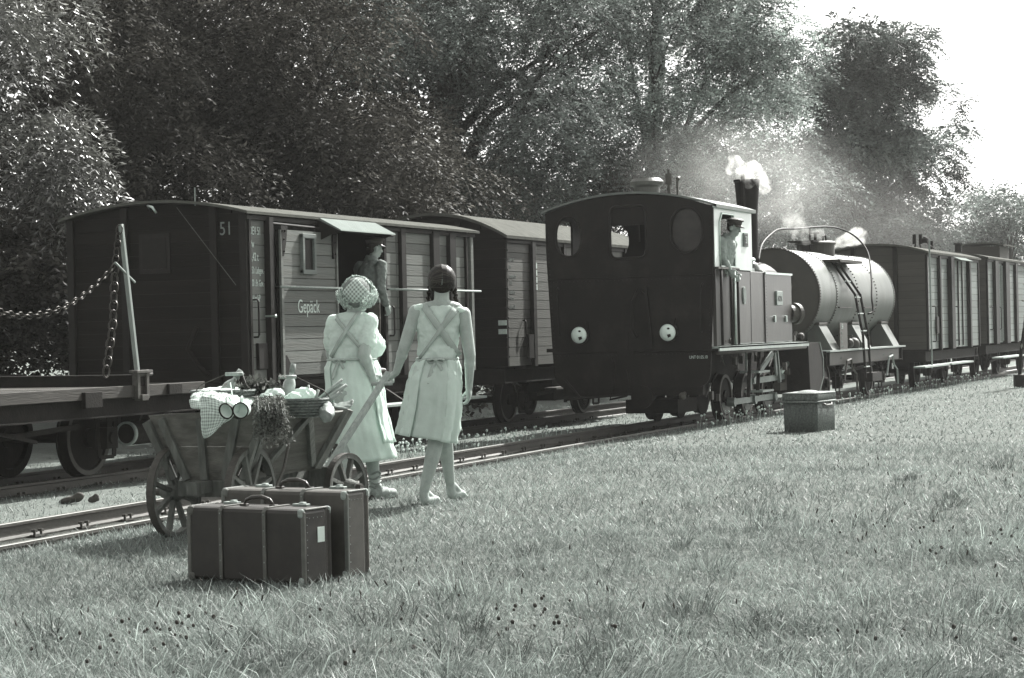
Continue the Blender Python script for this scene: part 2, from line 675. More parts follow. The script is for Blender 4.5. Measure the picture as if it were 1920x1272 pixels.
def at(px, py, d):
    """world point seen at photograph position (px, py) at depth d along the view"""
    return Vector((0, 0, CAM_Z)) + (FWD + RIGHT * ((px - 960) / 3900) - UP * ((py - 636) / 3900)) * d


# ================================================================== ground, track, grass
C2 = -13.1


def c1(y):
    return np.interp(y, [-30, 0, 10, 13, 18, 23, 28, 36, 60, 400], [-7.6, -8.95, -9.35, -9.47, -9.62, -9.72, -9.78, -9.84, -9.86, -9.86])


def sstep(a, b, x):
    t = np.clip((x - a) / (b - a), 0, 1)
    return t * t * (3 - 2 * t)


def vnoise(x, y, seed=0):
    """cheap smooth value noise"""
    xi, yi = np.floor(x).astype(int), np.floor(y).astype(int)
    fx, fy = x - xi, y - yi
    fx, fy = fx * fx * (3 - 2 * fx), fy * fy * (3 - 2 * fy)

    def h(a, b):
        n = (a * 374761393 + b * 668265263 + seed * 982451653) & 0x7fffffff
        n = (n ^ (n >> 13)) * 1274126177 & 0x7fffffff
        return ((n ^ (n >> 16)) & 0xffff) / 65535.0
    return (h(xi, yi) * (1 - fx) + h(xi + 1, yi) * fx) * (1 - fy) + (h(xi, yi + 1) * (1 - fx) + h(xi + 1, yi + 1) * fx) * fy


def gz(x, y):
    x, y = np.asarray(x, float), np.asarray(y, float)
    u = x - (c1(y) + 0.57)
    plat = 0.2 - 0.08 * sstep(16, 24, y)
    z = -0.045 + (plat + 0.045) * sstep(0.05, 1.9, u)
    z = z + sstep(0.6, 2.5, u) * ((vnoise(x * 0.8, y * 0.8, 3) - 0.5) * 0.03 + (vnoise(x * 2.3, y * 2.3, 5) - 0.5) * 0.02)
    left = -0.11 + 0.03 * (vnoise(x * 1.5, y * 1.5, 9) - 0.5)
    z = np.where(u < -0.02, left, z)
    z = np.where((u < -0.02) & (u > -1.12), -0.135, z)
    z = np.where(x < -15.0, left + 0.03 * np.clip(-15.0 - x, 0, 6) * 0.2, z)
    return z


def build_ground():
    xs = np.concatenate([[-300, -150, -90, -50, -34, -28, -24, -21], np.arange(-19, -11, 0.4), np.arange(-11, -6.5, 0.12), np.arange(-6.5, 8, 0.3), [9, 11, 14, 20, 35, 80, 150, 300]])
    ys = np.concatenate([[-120, -80, -40, -15, -6], np.arange(-3, 36, 0.3), np.arange(36, 90, 1.2), [95, 105, 120, 150, 200, 300, 450, 600]])
    X_, Y_ = np.meshgrid(xs, ys)
    Z_ = gz(X_, Y_)
    nx, ny = len(xs), len(ys)
    me = bpy.data.meshes.new('ground')
    idx = np.arange(nx * ny).reshape(ny, nx)
    q = np.stack([idx[:-1, :-1], idx[:-1, 1:], idx[1:, 1:], idx[1:, :-1]], -1).reshape(-1, 4)
    me.from_pydata(np.stack([X_, Y_, Z_], -1).reshape(-1, 3).tolist(), [], q.tolist())
    u = X_ - (c1(Y_) + 0.57)
    grav = np.where((u < -0.02) & (X_ > -22.5), 1.0, 0.0)
    a = me.attributes.new('gravel', 'FLOAT', 'POINT')
    a.data.foreach_set('value', grav.reshape(-1).astype(np.float32))
    oil = np.where((np.abs(X_ - c1(Y_)) < 0.62) | (np.abs(X_ - C2) < 0.85), 1.0, 0.0)
    a = me.attributes.new('oil', 'FLOAT', 'POINT')
    a.data.foreach_set('value', oil.reshape(-1).astype(np.float32))
    mt = bpy.data.materials.new('grass_and_gravel')
    mt.use_nodes = True
    t = mt.node_tree
    N, L = t.nodes, t.links
    p = N['Principled BSDF']
    p.inputs['Roughness'].default_value = 0.95
    p.inputs['Specular IOR Level'].default_value = 0.1
    tc = N.new('ShaderNodeTexCoord')

    def noise(s, d=6, r=0.6):
        n = N.new('ShaderNodeTexNoise')
        n.inputs['Scale'].default_value = s
        n.inputs['Detail'].default_value = d
        n.inputs['Roughness'].default_value = r
        L.new(tc.outputs['Object'], n.inputs['Vector'])
        return n.outputs[0]

    def ramp(src, stops):
        r = N.new('ShaderNodeValToRGB')
        for i, (pos, v) in enumerate(stops):
            e = r.color_ramp.elements[i] if i < 2 else r.color_ramp.elements.new(pos)
            e.position = pos
            e.color = tint(v)
        L.new(src, r.inputs[0])
        return r.outputs[0]
    g1 = ramp(noise(14, 8, 0.75), [(0.3, 0.075), (0.68, 0.2)])
    g2 = ramp(noise(70, 5, 0.7), [(0.3, 0.09), (0.7, 0.27)])
    at_ = N.new('ShaderNodeAttribute')
    at_.attribute_name = 'gravel'
    gm = N.new('ShaderNodeMapRange')
    gm.inputs[1].default_value = 0.42
    gm.inputs[2].default_value = 0.6
    L.new(noise(1.6, 6, 0.7), gm.inputs[0])
    mm = N.new('ShaderNodeMath')
    mm.operation = 'MULTIPLY'
    L.new(at_.outputs['Fac'], mm.inputs[0])
    sc_ = N.new('ShaderNodeMath')
    sc_.operation = 'MULTIPLY_ADD'
    L.new(gm.outputs[0], sc_.inputs[0])
    sc_.inputs[1].default_value = 0.6
    sc_.inputs[2].default_value = 0.4
    L.new(sc_.outputs[0], mm.inputs[1])
    mx = N.new('ShaderNodeMix')
    mx.data_type = 'RGBA'
    L.new(mm.outputs[0], mx.inputs[0])
    L.new(g1, mx.inputs[6])
    L.new(g2, mx.inputs[7])
    oa = N.new('ShaderNodeAttribute')
    oa.attribute_name = 'oil'
    om = N.new('ShaderNodeMath')
    om.operation = 'MULTIPLY'
    om.inputs[1].default_value = 0.75
    L.new(oa.outputs['Fac'], om.inputs[0])
    mo = N.new('ShaderNodeMix')
    mo.data_type = 'RGBA'
    L.new(om.outputs[0], mo.inputs[0])
    L.new(mx.outputs[2], mo.inputs[6])
    mo.inputs[7].default_value = tint(0.03)
    L.new(mo.outputs[2], p.inputs['Base Color'])
    bp = N.new('ShaderNodeBump')
    bp.inputs['Strength'].default_value = 0.9
    bp.inputs['Distance'].default_value = 0.03
    L.new(noise(45, 8, 0.75), bp.inputs['Height'])
    L.new(bp.outputs[0], p.inputs['Normal'])
    o = put('ground', me, mt, smooth=True)
    tag(o, kind='structure')


build_ground()


def rail_mesh(ys, xc, head=False):
    prof = [(-.055, -.13), (.055, -.13), (.055, -.12), (.012, -.105), (.012, -.035), (.03, -.025), (.03, -.003), (.024, 0), (-.024, 0), (-.03, -.003), (-.03, -.025), (-.012, -.035), (-.012, -.105), (-.055, -.12)]
    if head:
        prof = [(-.025, 0.0015), (-.028, -0.002), (.028, -0.002), (.025, 0.0015)]
    n = len(prof)
    mb = MB()
    vs = []
    for y in ys:
        x = xc(y)
        vs += [(x + a, y, b) for a, b in prof]
    fs = []
    for i in range(len(ys) - 1):
        for k in range(n):
            fs.append((i * n + k, i * n + (k + 1) % n, (i + 1) * n + (k + 1) % n, (i + 1) * n + k))
    fs += [tuple(range(n)), tuple(range((len(ys) - 1) * n, len(ys) * n))]
    return mb.add(vs, fs)


def build_track(xc, label, y0, y1, fast):
    t = thing('railway_track', label, 'railway track', (0, 0, 0), 0, 'railway tracks')
    ys = list(np.arange(y0, 40, 1.5)) + list(np.arange(40, y1, 8))
    for s in (-0.5, 0.5):
        r_ = rail_mesh(ys, lambda y: float(xc(y)) + s).build('rail', M_railm, t)
        if fast:
            rail_mesh(ys, lambda y: float(xc(y)) + s, True).build('rail_head', M_railtop, r_)
    sm = MB().box((0, 0, -0.2), (1.75, 0.22, 0.13)).mesh('sleeper')
    cb = MB()
    for sx in (-0.5, 0.5):
        for dx in (-0.085, 0.085):
            for dy in (-0.045, 0.045):
                cb.tube((sx + dx, dy, -0.135), (sx + dx, dy, -0.072), 0.011, n=6)
                cb.box((sx + dx, dy, -0.085), (0.036, 0.036, 0.02))
            cb.box((sx + dx * 0.9, 0, -0.124), (0.06, 0.13, 0.014))
    cm = cb.mesh('rail_clip')
    y = y0 + 0.4
    k = 0
    while y < 34:
        so = put('sleeper', sm, M_sleeper, t, loc=(float(xc(y)), y, 0))
        put('rail_clip', cm, M_railm, so)['kind'] = 'stuff'
        y += 0.68
        k += 1


build_track(c1, 'near railway track with bright rail heads beside the mown grass', 6, 140, True)
build_track(lambda y: C2, 'second railway track under the flat wagon and the luggage van', 6, 140, False)


# ------------------------------------------------------------------ grass blades
def footprint(n, z0, z1, power=1.0, margin=0.09):
    """random ground points over the strip of meadow between two depths from the camera"""
    t = RNG.random(n)
    zz = (z0 ** (2 - power) + t * (z1 ** (2 - power) - z0 ** (2 - power))) ** (1 / (2 - power))
    lat = (RNG.random(n) - 0.5) * (0.4923 + 2 * margin) * zz
    x = zz * FWD.x + lat * RIGHT.x
    y = zz * FWD.y + lat * RIGHT.y
    return x, y, zz


def blades(x, y, h, wd, lean, tone, bent=True, az=None, droop=1.0):
    n = len(x)
    z = gz(x, y) - 0.004
    az = RNG.random(n) * 2 * np.pi if az is None else az
    fa = RNG.random(n) * 2 * np.pi
    wx, wy = np.cos(fa) * wd / 2, np.sin(fa) * wd / 2
    ux, uy = np.cos(az), np.sin(az)
    base = np.stack([x, y, z], -1)
    side = np.stack([wx, wy, np.zeros(n)], -1)

    def pt(t, ln):
        a = lean * ln
        return base + np.stack([ux * np.sin(a) * h * t, uy * np.sin(a) * h * t, np.cos(a) * h * t], -1)
    mid = pt(0.55, 0.6)
    tip = mid + np.stack([ux * np.sin(lean * droop * 1.3) * h * .5, uy * np.sin(lean * droop * 1.3) * h * .5, np.cos(lean * droop * 1.3) * h * .5], -1)
    if not bent:
        q = np.stack([base - side, base + side, tip + side * .25, tip - side * .25], 1)
        return q, tone
    q1 = np.stack([base - side, base + side, mid + side * .8, mid - side * .8], 1)
    q2 = np.stack([mid - side * .8, mid + side * .8, tip + side * .12, tip - side * .12], 1)
    return np.concatenate([q1, q2]), np.concatenate([tone, tone])


CASES = [(-5.62, -4.76, 9.04, 9.52)]


def keep(x, y):
    u = x - (c1(y) + 0.57)
    k = u > 0.03 + 0.1 * RNG.random(len(x))
    for a, b, c, d in CASES:
        k &= ~((x > a) & (x < b) & (y > c) & (y < d))
    return k


_hr = np.random.default_rng(77)
_hx, _hy, _hz = footprint(60, 6.8, 17)
_ok = (_hx - (_hy - 8) * 0.28 > -4.6) & keep(_hx, _hy)
HOLLOWS = np.stack([_hx, _hy, 0.05 + 0.1 * _hr.random(60), 0.04 + 0.05 * _hr.random(60), _hr.random(60) * 3.14], -1)[_ok][:26]


def hollow(x, y):
    """how far a point lies inside a trodden dark hollow (0 at the centre, 1 at its rim)"""
    best = np.full(len(x), 9.0)
    for hx, hy, a, b, r in HOLLOWS:
        dx, dy = x - hx, y - hy
        u, v = (dx * math.cos(r) + dy * math.sin(r)) / a, (-dx * math.sin(r) + dy * math.cos(r)) / b
        best = np.minimum(best, np.sqrt(u * u + v * v))
    return best


def build_grass():
    V, T = [], []
    for n, z0, z1, h0, h1, wmin in ((125000, 6.4, 12.5, .03, .085, .0042), (105000, 12.5, 22, .03, .075, .0075), (75000, 22, 48, .025, .06, .015), (20000, 48, 110, .03, .08, .035)):
        x, y, zz = footprint(n, z0, z1)
        k = keep(x, y)
        x, y, zz = x[k], y[k], zz[k]
        if z0 < 20:
            ho = hollow(x, y)
            k = ho > 0.75 + 0.3 * RNG.random(len(x))
            x, y, zz, ho = x[k], y[k], zz[k], ho[k]
        else:
            ho = np.full(len(x), 9.0)
        n = len(x)
        # rank, taller patches towards the lower right of the meadow
        patch = vnoise(x * 0.9, y * 0.9, 21) * 0.6 + vnoise(x * 2.7, y * 2.7, 22) * 0.4
        rank = sstep(-4.6, -2.2, x - (y - 8) * 0.28) * sstep(0.42, 0.62, patch) * (1 - sstep(13, 20, zz))
        h = (h0 + (h1 - h0) * RNG.random(n) ** 1.5) * (1 + 1.3 * rank) * (0.75 + 0.5 * patch)
        h = np.where(ho < 2.2, h * 1.8, h)
        lean = R(25) + R(60) * RNG.random(n)
        az = RNG.random(n) * 2 * np.pi
        sweep = vnoise(x * 0.7, y * 0.7, 31) * 4 * np.pi
        az = np.where(rank > 0.3, sweep + RNG.normal(0, 0.5, n), az)
        tone = np.clip(RNG.normal(1.0, 0.3, n), 0.35, 2.0) * (0.62 + 0.5 * vnoise(x * 1.7, y * 1.7, 41) + 0.3 * vnoise(x * 5, y * 5, 42))
        straw = RNG.random(n) < 0.10
        tone = np.where(straw, tone * 1.9, tone)
        wd = np.maximum(wmin * (0.7 + 0.6 * RNG.random(n)), 0.0)
        v, t = blades(x, y, h, wd, lean, tone, bent=z0 < 12, az=az)
        V.append(v)
        T.append(t)
    # sparser, broader blades on either side of the view
    n = 40000
    zz = np.sqrt(RNG.random(n) * (60 ** 2 - 5 ** 2) + 25)
    lat = np.where(RNG.random(n) < .3, -1, 1) * (.32 + .5 * RNG.random(n)) * zz
    x, y = zz * FWD.x + lat * RIGHT.x, zz * FWD.y + lat * RIGHT.y
    k = keep(x, y)
    x, y, zz = x[k], y[k], zz[k]
    n = len(x)
    v, t = blades(x, y, .05 + .08 * RNG.random(n), .008 + .0012 * zz, R(25) + R(55) * RNG.random(n), np.clip(RNG.normal(1, .3, n), .35, 2), False)
    V.append(v)
    T.append(t)
    # long bent stalks in the rank grass
    x, y, zz = footprint(7000, 6.4, 16)
    k = keep(x, y) & (vnoise(x * 0.9, y * 0.9, 21) > 0.42) & (x - (y - 8) * 0.28 > -4.8)
    x, y = x[k], y[k]
    n = len(x)
    v, t = blades(x, y, 0.1 + 0.15 * RNG.random(n), 0.003 + 0.002 * RNG.random(n), R(35) + R(50) * RNG.random(n), np.clip(RNG.normal(1.7, 0.8, n), .5, 3.6), True,
                  az=vnoise(x * 0.7, y * 0.7, 31) * 4 * np.pi + RNG.normal(0, .6, n))
    V.append(v)
    T.append(t)
    # separate tussocks of long arching blades, thickest towards the right of the meadow
    cx, cy, zz = footprint(900, 6.6, 19)
    k = keep(cx, cy) & (RNG.random(900) < 0.25 + 0.6 * sstep(-4.5, -1.5, cx - (cy - 8) * 0.28)) & (cx - (cy - 8) * 0.2 > -5.0) & (vnoise(cx * .8, cy * .8, 71) > .35)
    cx, cy = cx[k], cy[k]
    m_ = len(cx)
    per = 46
    rad = 0.05 + 0.12 * RNG.random(m_)
    ang = RNG.random((m_, per)) * 2 * np.pi
    rr = rad[:, None] * RNG.random((m_, per)) ** .7
    bx, by = (cx[:, None] + np.cos(ang) * rr).ravel(), (cy[:, None] + np.sin(ang) * rr).ravel()
    n = len(bx)
    dark = np.repeat(np.clip(RNG.normal(.8, .3, m_), .35, 1.6), per)
    hh = np.repeat(0.09 + 0.13 * RNG.random(m_), per) * (.5 + .7 * RNG.random(n))
    az_ = ang.ravel() + RNG.normal(0, .5, n) + np.repeat(RNG.normal(0, .6, m_), per)
    v, t = blades(bx, by, hh, 0.0035 + 0.0025 * RNG.random(n), R(20) + R(55) * RNG.random(n), dark * np.clip(RNG.normal(1, .35, n), .3, 2.2), True, az=az_, droop=1.25)
    V.append(v)
    T.append(t)
    mt = mat('grass_blades', 0.172, 0.55, 0.1, 3, bump=0, attr='tone', transl=0.3, spec=0.3)
    o = put('grass', quads_mesh('grass', np.concatenate(V), 4, np.concatenate(T), mt), None)
    tag(o, kind='stuff')


build_grass()


def build_weeds():
    """low weeds and grass tufts on the gravel between and beside the tracks"""
    n = 42000
    y = 11 + 32 * RNG.random(n) ** 1.2
    x = c1(y) + 0.5 - 6.2 * RNG.random(n)
    den = vnoise(x * 1.1, y * 1.1, 51) * 0.6 + vnoise(x * 3.1, y * 3.1, 52) * 0.4
    near_rail = np.abs(x - c1(y)) < 0.62
    k = ((den > 0.5) | (RNG.random(n) < 0.12 + 0.2 * (y > 19))) & ((~near_rail) | (RNG.random(n) < 0.22)) & (np.abs(np.abs(x - c1(y)) - 0.5) > 0.08) & (np.abs(np.abs(x - C2) - 0.5) > 0.08)
    x, y, den = x[k], y[k], den[k]
    n = len(x)
    # along the near rail the grass creeps up to the web
    y2 = 11 + 40 * RNG.random(5000)
    x2 = c1(y2) + 0.58 + 0.14 * RNG.random(5000)
    x, y = np.concatenate([x, x2]), np.concatenate([y, y2])
    n = len(x)
    h = 0.02 + 0.06 * RNG.random(n) ** 2
    v, t = blades(x, y, h, 0.006 + 0.0035 * (y / 15), R(15) + R(60) * RNG.random(n), np.clip(RNG.normal(1.0, .35, n), .3, 2), False)
    o = put('trackside_weeds', quads_mesh('trackside_weeds', v, 4, t, MATS['grass_blades']), None)
    tag(o, kind='stuff')
    # loose stones of the ballast
    n = 2600
    y = 11 + 22 * RNG.random(n)
    x = c1(y) - 0.65 - 6 * RNG.random(n)
    x = np.where(RNG.random(n) < 0.25, c1(y) + (RNG.random(n) - .5) * .8, x)
    s = 0.008 + 0.016 * RNG.random(n) ** 2
    z = gz(x, y)
    octa = np.array([(1, 0, 0), (0, 1, 0), (-1, 0, 0), (0, -1, 0), (0, 0, .8), (0, 0, -.5)])
    tri = [(0, 1, 4), (1, 2, 4), (2, 3, 4), (3, 0, 4)]
    P = np.stack([x, y, z], -1)[:, None, :] + octa[None] * s[:, None, None] * (0.6 + 0.8 * RNG.random((n, 6, 1)))
    V = np.concatenate([P[:, list(q)] for q in tri])
    mt = mat('ballast_stone', 0.24, 0.9, 0.3, 20, bump=0, attr='tone')
    o = put('ballast_stones', quads_mesh('ballast_stones', V, 3, np.tile(np.clip(RNG.normal(1, .35, n), .3, 1.8), 4), mt), None)
    tag(o, kind='stuff')


build_weeds()


def flowers(name, pts, r, hmin, hmax, mt, tall=1.0, stalk=True):
    mb = MB()
    for x, y in pts:
        z = float(gz(x, y))
        h = random.uniform(hmin, hmax)
        dx, dy = random.uniform(-.3, .3) * h, random.uniform(-.3, .3) * h
        rr = r * random.uniform(.7, 1.25)
        top = Vector((x + dx, y + dy, z + h))
        if stalk:
            mb.tube((x, y, z), top, 0.0022, 0.0016, 4, False)
        mb.sphere(top, (rr, rr, rr * tall), 6, 4, rot=(random.uniform(-.5, .5), random.uniform(-.5, .5), 0))
    o = mb.build(name, mt, smooth=True)
    tag(o, kind='stuff')
    return o


M_clover = mat('white_clover', 0.62, 0.8, 0.15, 50, bump=0.2)
M_seed = mat('dark_seed_heads', 0.035, 0.9, 0.3, 60, bump=0.4)
pts = []
for k in range(150):
    y = random.uniform(22.5, 27.5)
    pts.append((float(c1(y)) - 0.75 - random.random() ** 2 * 1.3 - (0.5 if y < 24 else 0), y))
for k in range(190):
    y = random.uniform(28.5, 52)
    pts.append((float(c1(y)) + 0.62 + random.random() * 0.5, y))
for k in range(24):
    y = random.uniform(19, 24)
    pts.append((float(c1(y)) - 0.9 - random.random() * 1.2, y))
flowers('clover_flowers', pts, 0.016, 0.05, 0.2, M_clover)
pts = []
for k in range(420):
    x, y, zz = footprint(1, 7.2, 17)
    x, y = float(x[0]), float(y[0])
    if float(vnoise(np.array([x * 1.0]), np.array([y * 1.0]), 61)[0]) > 0.42 and x > -5.2 and keep(np.array([x]), np.array([y]))[0]:
        pts.append((x, y))
flowers('plantain_heads', pts, 0.004, 0.06, 0.13, M_seed, 3.6, False)
pts = []
for (px, py, sx, sy, n) in ((350, 1215, .26, .3, 44), (930, 1200, .2, .35, 24), (1060, 1190, .3, .25, 7), (1860, 1040, .3, .4, 22), (1700, 1010, .3, .2, 9), (1560, 1210, .4, .15, 9), (240, 1240, .3, .15, 6)):
    d = 1.22 * 3900 / (py - 636 + (px - 960) * 0.0227 + 14)
    c = at(px, py, d)
    for k in range(n):
        pts.append((c.x + random.gauss(0, sx), c.y + random.gauss(0, sy)))
flowers('faded_clover_heads', pts, 0.0075, 0.04, 0.11, M_seed, 1.1, False)


# ================================================================== rolling stock
def planks_side(root, x, y0, y1, z0, z1, n, material, th=0.03, gap=0.008, shared={}):
    """horizontal boards on the +x side, one object each"""
    h = (z1 - z0) / n
    key = (round(y1 - y0, 3), round(h, 4), material.name)
    if key not in shared:
        shared[key] = MB().box((0, 0, 0), (th, y1 - y0 - 0.004, h - gap)).mesh('plank')
    for i in range(n):
        put('plank', shared[key], material, root, loc=(x - th / 2 + random.uniform(-.0015, .0015), (y0 + y1) / 2, z0 + h * (i + .5)))


def planks_end(root, y, x0, x1, zs, material, th=0.03, gap=0.007, ztop=None):
    """horizontal boards on an end wall facing -y; ztop(x) trims the arch of the roof"""
    for i in range(len(zs) - 1):
        a, b = zs[i], zs[i + 1] - gap
        w_ = x1 - x0
        mb = MB()
        if ztop and b > ztop(x1):
            xs = [x0 + w_ * k / 12 for k in range(13)]
            poly = [(x, a) for x in xs if ztop(x) > a + .004] + [(x, min(b, ztop(x))) for x in reversed(xs) if ztop(x) > a + .004]
            mb.prism(poly, lambda p, q, t: (p, y + th * t, q))
        else:
            mb.box(((x0 + x1) / 2, y + th / 2, (a + b) / 2), (w_, th, b - a))
        mb.build('plank', material, root)


def arch(hw, z_eave, rise, over):
    """roof height over the lateral position"""
    def f(x):
        return z_eave + rise * max(0.0, 1 - (x / (hw + over)) ** 2)
    return f


def roof_part(root, hw, z_eave, rise, over, y0, y1, th=0.045, material=None, name='roof'):
    f = arch(hw, z_eave, rise, over)
    xs = [-(hw + over) + 2 * (hw + over) * k / 20 for k in range(21)]
    poly = [(x, f(x)) for x in xs] + [(x, f(x) + th) for x in reversed(xs)]
    return MB().prism(poly, lambda a, b, t: (a, y0 + (y1 - y0) * t, b)).build(name, material or M_roof, root, smooth=False)


WHEEL = {}


def wheelset(root, y, r=0.36, cx=0.0, spring=True, half=0.5):
    """two wheels, axle, axle boxes, leaf springs and horn guides"""
    for s in (-1, 1):
        key = (r, s)
        if key not in WHEEL:
            w_ = MB().lathe([(r * .30, -.045), (r * .82, -.03), (r * .84, -.05), (r, -.05), (r, .045), (r + .025, .05), (r + .025, .07), (r * .84, .07), (r * .82, .02), (r * .3, .03)], 32, ax=(s * -1, 0, 0))
            w_.tube((s * .10, 0, 0), (-s * .05, 0, 0), r * .26, n=16)
            t_ = MB().lathe([(r * .86, -.052), (r - .006, -.054), (r - .006, -.046), (r * .86, -.046)], 32, ax=(s * -1, 0, 0), closed=True)
            WHEEL[key] = (w_.mesh('wheel'), t_.mesh('tyre'))
        wo = put('wheel', WHEEL[key][0], M_under, root, smooth=False, loc=(cx + s * (half + .01), y, r))
        put('tyre', WHEEL[key][1], M_railm, wo)
        if spring:
            sp = MB()
            x = cx + s * (half + .28)
            for k in range(6):
                L_ = .92 - k * .13
                pts_ = [(x, y + L_ / 2 * t, r + .30 - k * .016 - .10 * (1 - t * t) + .02) for t in (-1, -.6, -.2, .2, .6, 1)]
                for a, b in zip(pts_[:-1], pts_[1:]):
                    sp.beam(a, b, .07, .014)
            sp.box((x, y, r + .16), (.09, .09, .15))
            sp.build('leaf_spring', M_under, root)
            ab = MB().box((x, y, r), (.15, .2, .22)).tube((x + s * .07, y, r), (x + s * .1, y, r), .07, n=12)
            ab.build('axle_box', M_under, root)
            hg = MB()
            for d in (-1, 1):
                hg.beam((x, y + d * .13, r - .2), (x, y + d * .2, r + .42), .014, .06, (0, 1, 0))
            hg.beam((x, y - .13, r - .2), (x, y + .13, r - .2), .014, .04)
            hg.build('axle_guard', M_under, root)
    MB().tube((cx - half, y, r), (cx + half, y, r), .055, n=10).build('axle', M_under, root)


def underframe(root, hw, y0, y1, z, depth=0.2, wheels=(), step=None):
    mb = MB()
    for s in (-1, 1):
        x = s * (hw - .1)
        mb.box((x, (y0 + y1) / 2, z - depth / 2), (.014, y1 - y0 - .02, depth))
        for d in (0, 1):
            mb.box((x + s * .03, (y0 + y1) / 2, z - .008 - d * (depth - .016)), (.06, y1 - y0 - .03, .014))
    mb.build('sole_bar', M_under, root)
    for y in (y0 + .02, y1 - .02):
        MB().box((0, y, z - depth / 2), (2 * hw - .1, .05, depth + .03)).build('buffer_beam', M_under, root)
    for y, d in ((y0, -1), (y1, 1)):
        cb = MB().tube((0, y, z - .25), (0, y + d * .34, z - .25), .06, n=14).tube((0, y + d * .34, z - .25), (0, y + d * .38, z - .25), .19, .19, 20)
        cb.box((0, y, z - .25), (.25, .06, .3)).build('centre_buffer', M_under, root)
    br = MB()
    ym = (y0 + y1) / 2
    br.beam((-.4, y0 + .6, z - .28), (-.4, y1 - .6, z - .28), .03, .03)
    br.beam((hw - .25, ym - 1.5, z - .42), (hw - .25, ym + 1.5, z - .3), .04, .05)
    br.tube((-.3, ym + .3, z - .4), (.35, ym + .3, z - .4), .14, n=16)
    br.beam((hw - .3, ym, z - .02), (hw - .3, ym - .1, z - .6), .04, .06)
    br.build('brake_gear', M_under, root)
    for y in wheels:
        wheelset(root, y)


def handle_u(root, x, y, z0, z1, out=.07, r=.012, name='grab_handle'):
    MB().path([(x, y, z0), (x + out * .8, y, z0), (x + out, y, z0 + .03), (x + out, y, z1 - .03), (x + out * .8, y, z1), (x, y, z1)], r, 6).build(name, M_post, root, smooth=True)


def bolts_line(root, x, y, zs, r=.013):
    mb = MB()
    for z in zs:
        mb.sphere((x, y, z), (r * .7, r, r), 6, 4)
    return mb.build('bolts', M_post, root, smooth=True)


M_chain0 = mat('dull_wire', .1, .6, .2, 20, bump=0)
# ------------------------------------------------------------------ luggage van 51
Y51 = 20.80
van = thing('luggage_van', 'dark plank sided luggage van marked 51 and Gepäck with an open sliding door', 'railway wagon', (C2, Y51, 0), 0, 'railway wagons')
HW, L51 = 1.2, 6.40
ZS, ZE = 0.90, 2.83
f51 = arch(HW, ZE, .17, .08)
# shell: floor, far wall, ends, near wall with the doorway left open
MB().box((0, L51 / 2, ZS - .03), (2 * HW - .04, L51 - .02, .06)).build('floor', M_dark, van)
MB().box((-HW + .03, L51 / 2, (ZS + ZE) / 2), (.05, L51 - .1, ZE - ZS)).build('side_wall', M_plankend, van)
xs = [-HW + .03 + (2 * HW - .06) * k / 14 for k in range(15)]
for y in (0.05, L51 - .1):
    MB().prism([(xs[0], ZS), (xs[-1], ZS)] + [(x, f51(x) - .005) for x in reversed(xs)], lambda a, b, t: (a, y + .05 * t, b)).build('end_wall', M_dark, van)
D0, D1 = 2.02, 3.53       # doorway
for a, b in ((0.06, D0), (D1, L51 - .06)):
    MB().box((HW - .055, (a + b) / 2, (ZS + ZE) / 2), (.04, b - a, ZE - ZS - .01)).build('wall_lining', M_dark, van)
roof_part(van, HW, ZE, .17, .08, -.12, L51 + .12, .032)
MB().box((HW + .02, L51 / 2, ZE - .035), (.04, L51 + .1, .05)).build('cornice', M_post, van)
for a, b in ((.04, .40), (3.93, 4.12), (4.12, 4.98), (5.2, 5.53), (5.75, 6.13), (3.56, 3.92)):
    planks_side(van, HW, a, b, ZS, ZE - .06, 13, M_plank)
for y, w_, pr in ((0.02, .05, .03), (.45, .10, .07), (3.53, .07, .03), (4.05, .14, .05), (5.09, .2, .05), (5.64, .2, .05), (6.16, .05, .03), (6.34, .09, .03)):
    MB().box((HW + pr / 2 - .005, y, (ZS + ZE) / 2 - .02), (pr + .02, w_, ZE - ZS)).build('side_post', M_post if y < 6.3 else M_plank, van, bevel=.004)
bolts_line(van, HW + .012, .05, [ZS + .148 * k for k in range(1, 13)])
bolts_line(van, HW + .012, 6.2, [ZS + .148 * k for k in range(1, 13)])
# sliding door, pushed open to the near end
door = MB().box((HW + .04, 1.33, 1.80), (.02, 1.44, 1.74)).build('sliding_door', M_post, van)
planks_side(door, HW + .085, .66, 2.02, .96, 2.68, 12, M_plank, th=.035)
for y, w_ in ((.635, .05), (2.035, .04)):
    MB().box((HW + .09, y, 1.80), (.03, w_, 1.74)).build('door_frame', M_plank, door)
for y in (.68, 1.98):
    mb = MB()
    mb.prism([(y - .06, 2.72), (y + .1 if y < 1 else y + .06, 2.72), (y + .06 if y < 1 else y + .05, 2.52), (y, 2.36), (y - .05 if y > 1 else y - .04, 2.36)], lambda a, b, t: (HW + .092 + .014 * t, a, b))
    for dy, dz in ((-.03, 2.66), (.03, 2.66), (0, 2.56), (0, 2.42)):
        mb.sphere((HW + .108, y + dy, dz), .014, 6, 4)
    mb.build('door_hanger', M_post, door)
mb = MB()
mb.prism([(.62, .98), (.62, 1.2), (.7, 1.2), (.9, .98)], lambda a, b, t: (HW + .09 + .014 * t, a, b)).build('corner_plate', M_post, door)
wf = MB()
for c, s in (((HW + .105, 1.135, 2.40), (.05, .05, .46)), ((HW + .105, 1.425, 2.40), (.05, .05, .46)), ((HW + .105, 1.28, 2.615), (.052, .34, .055)), ((HW + .105, 1.28, 2.185), (.052, .34, .055))):
    wf.box(c, s)
wfo = wf.build('window_frame', M_plank2, door, bevel=.006)
MB().box((HW + .093, 1.28, 2.4), (.01, .24, .38)).build('pane', M_black, wfo)
text(door, 'Gepäck', (HW + .088, 1.02, 1.70), .225, '+x', M_letter, .8)
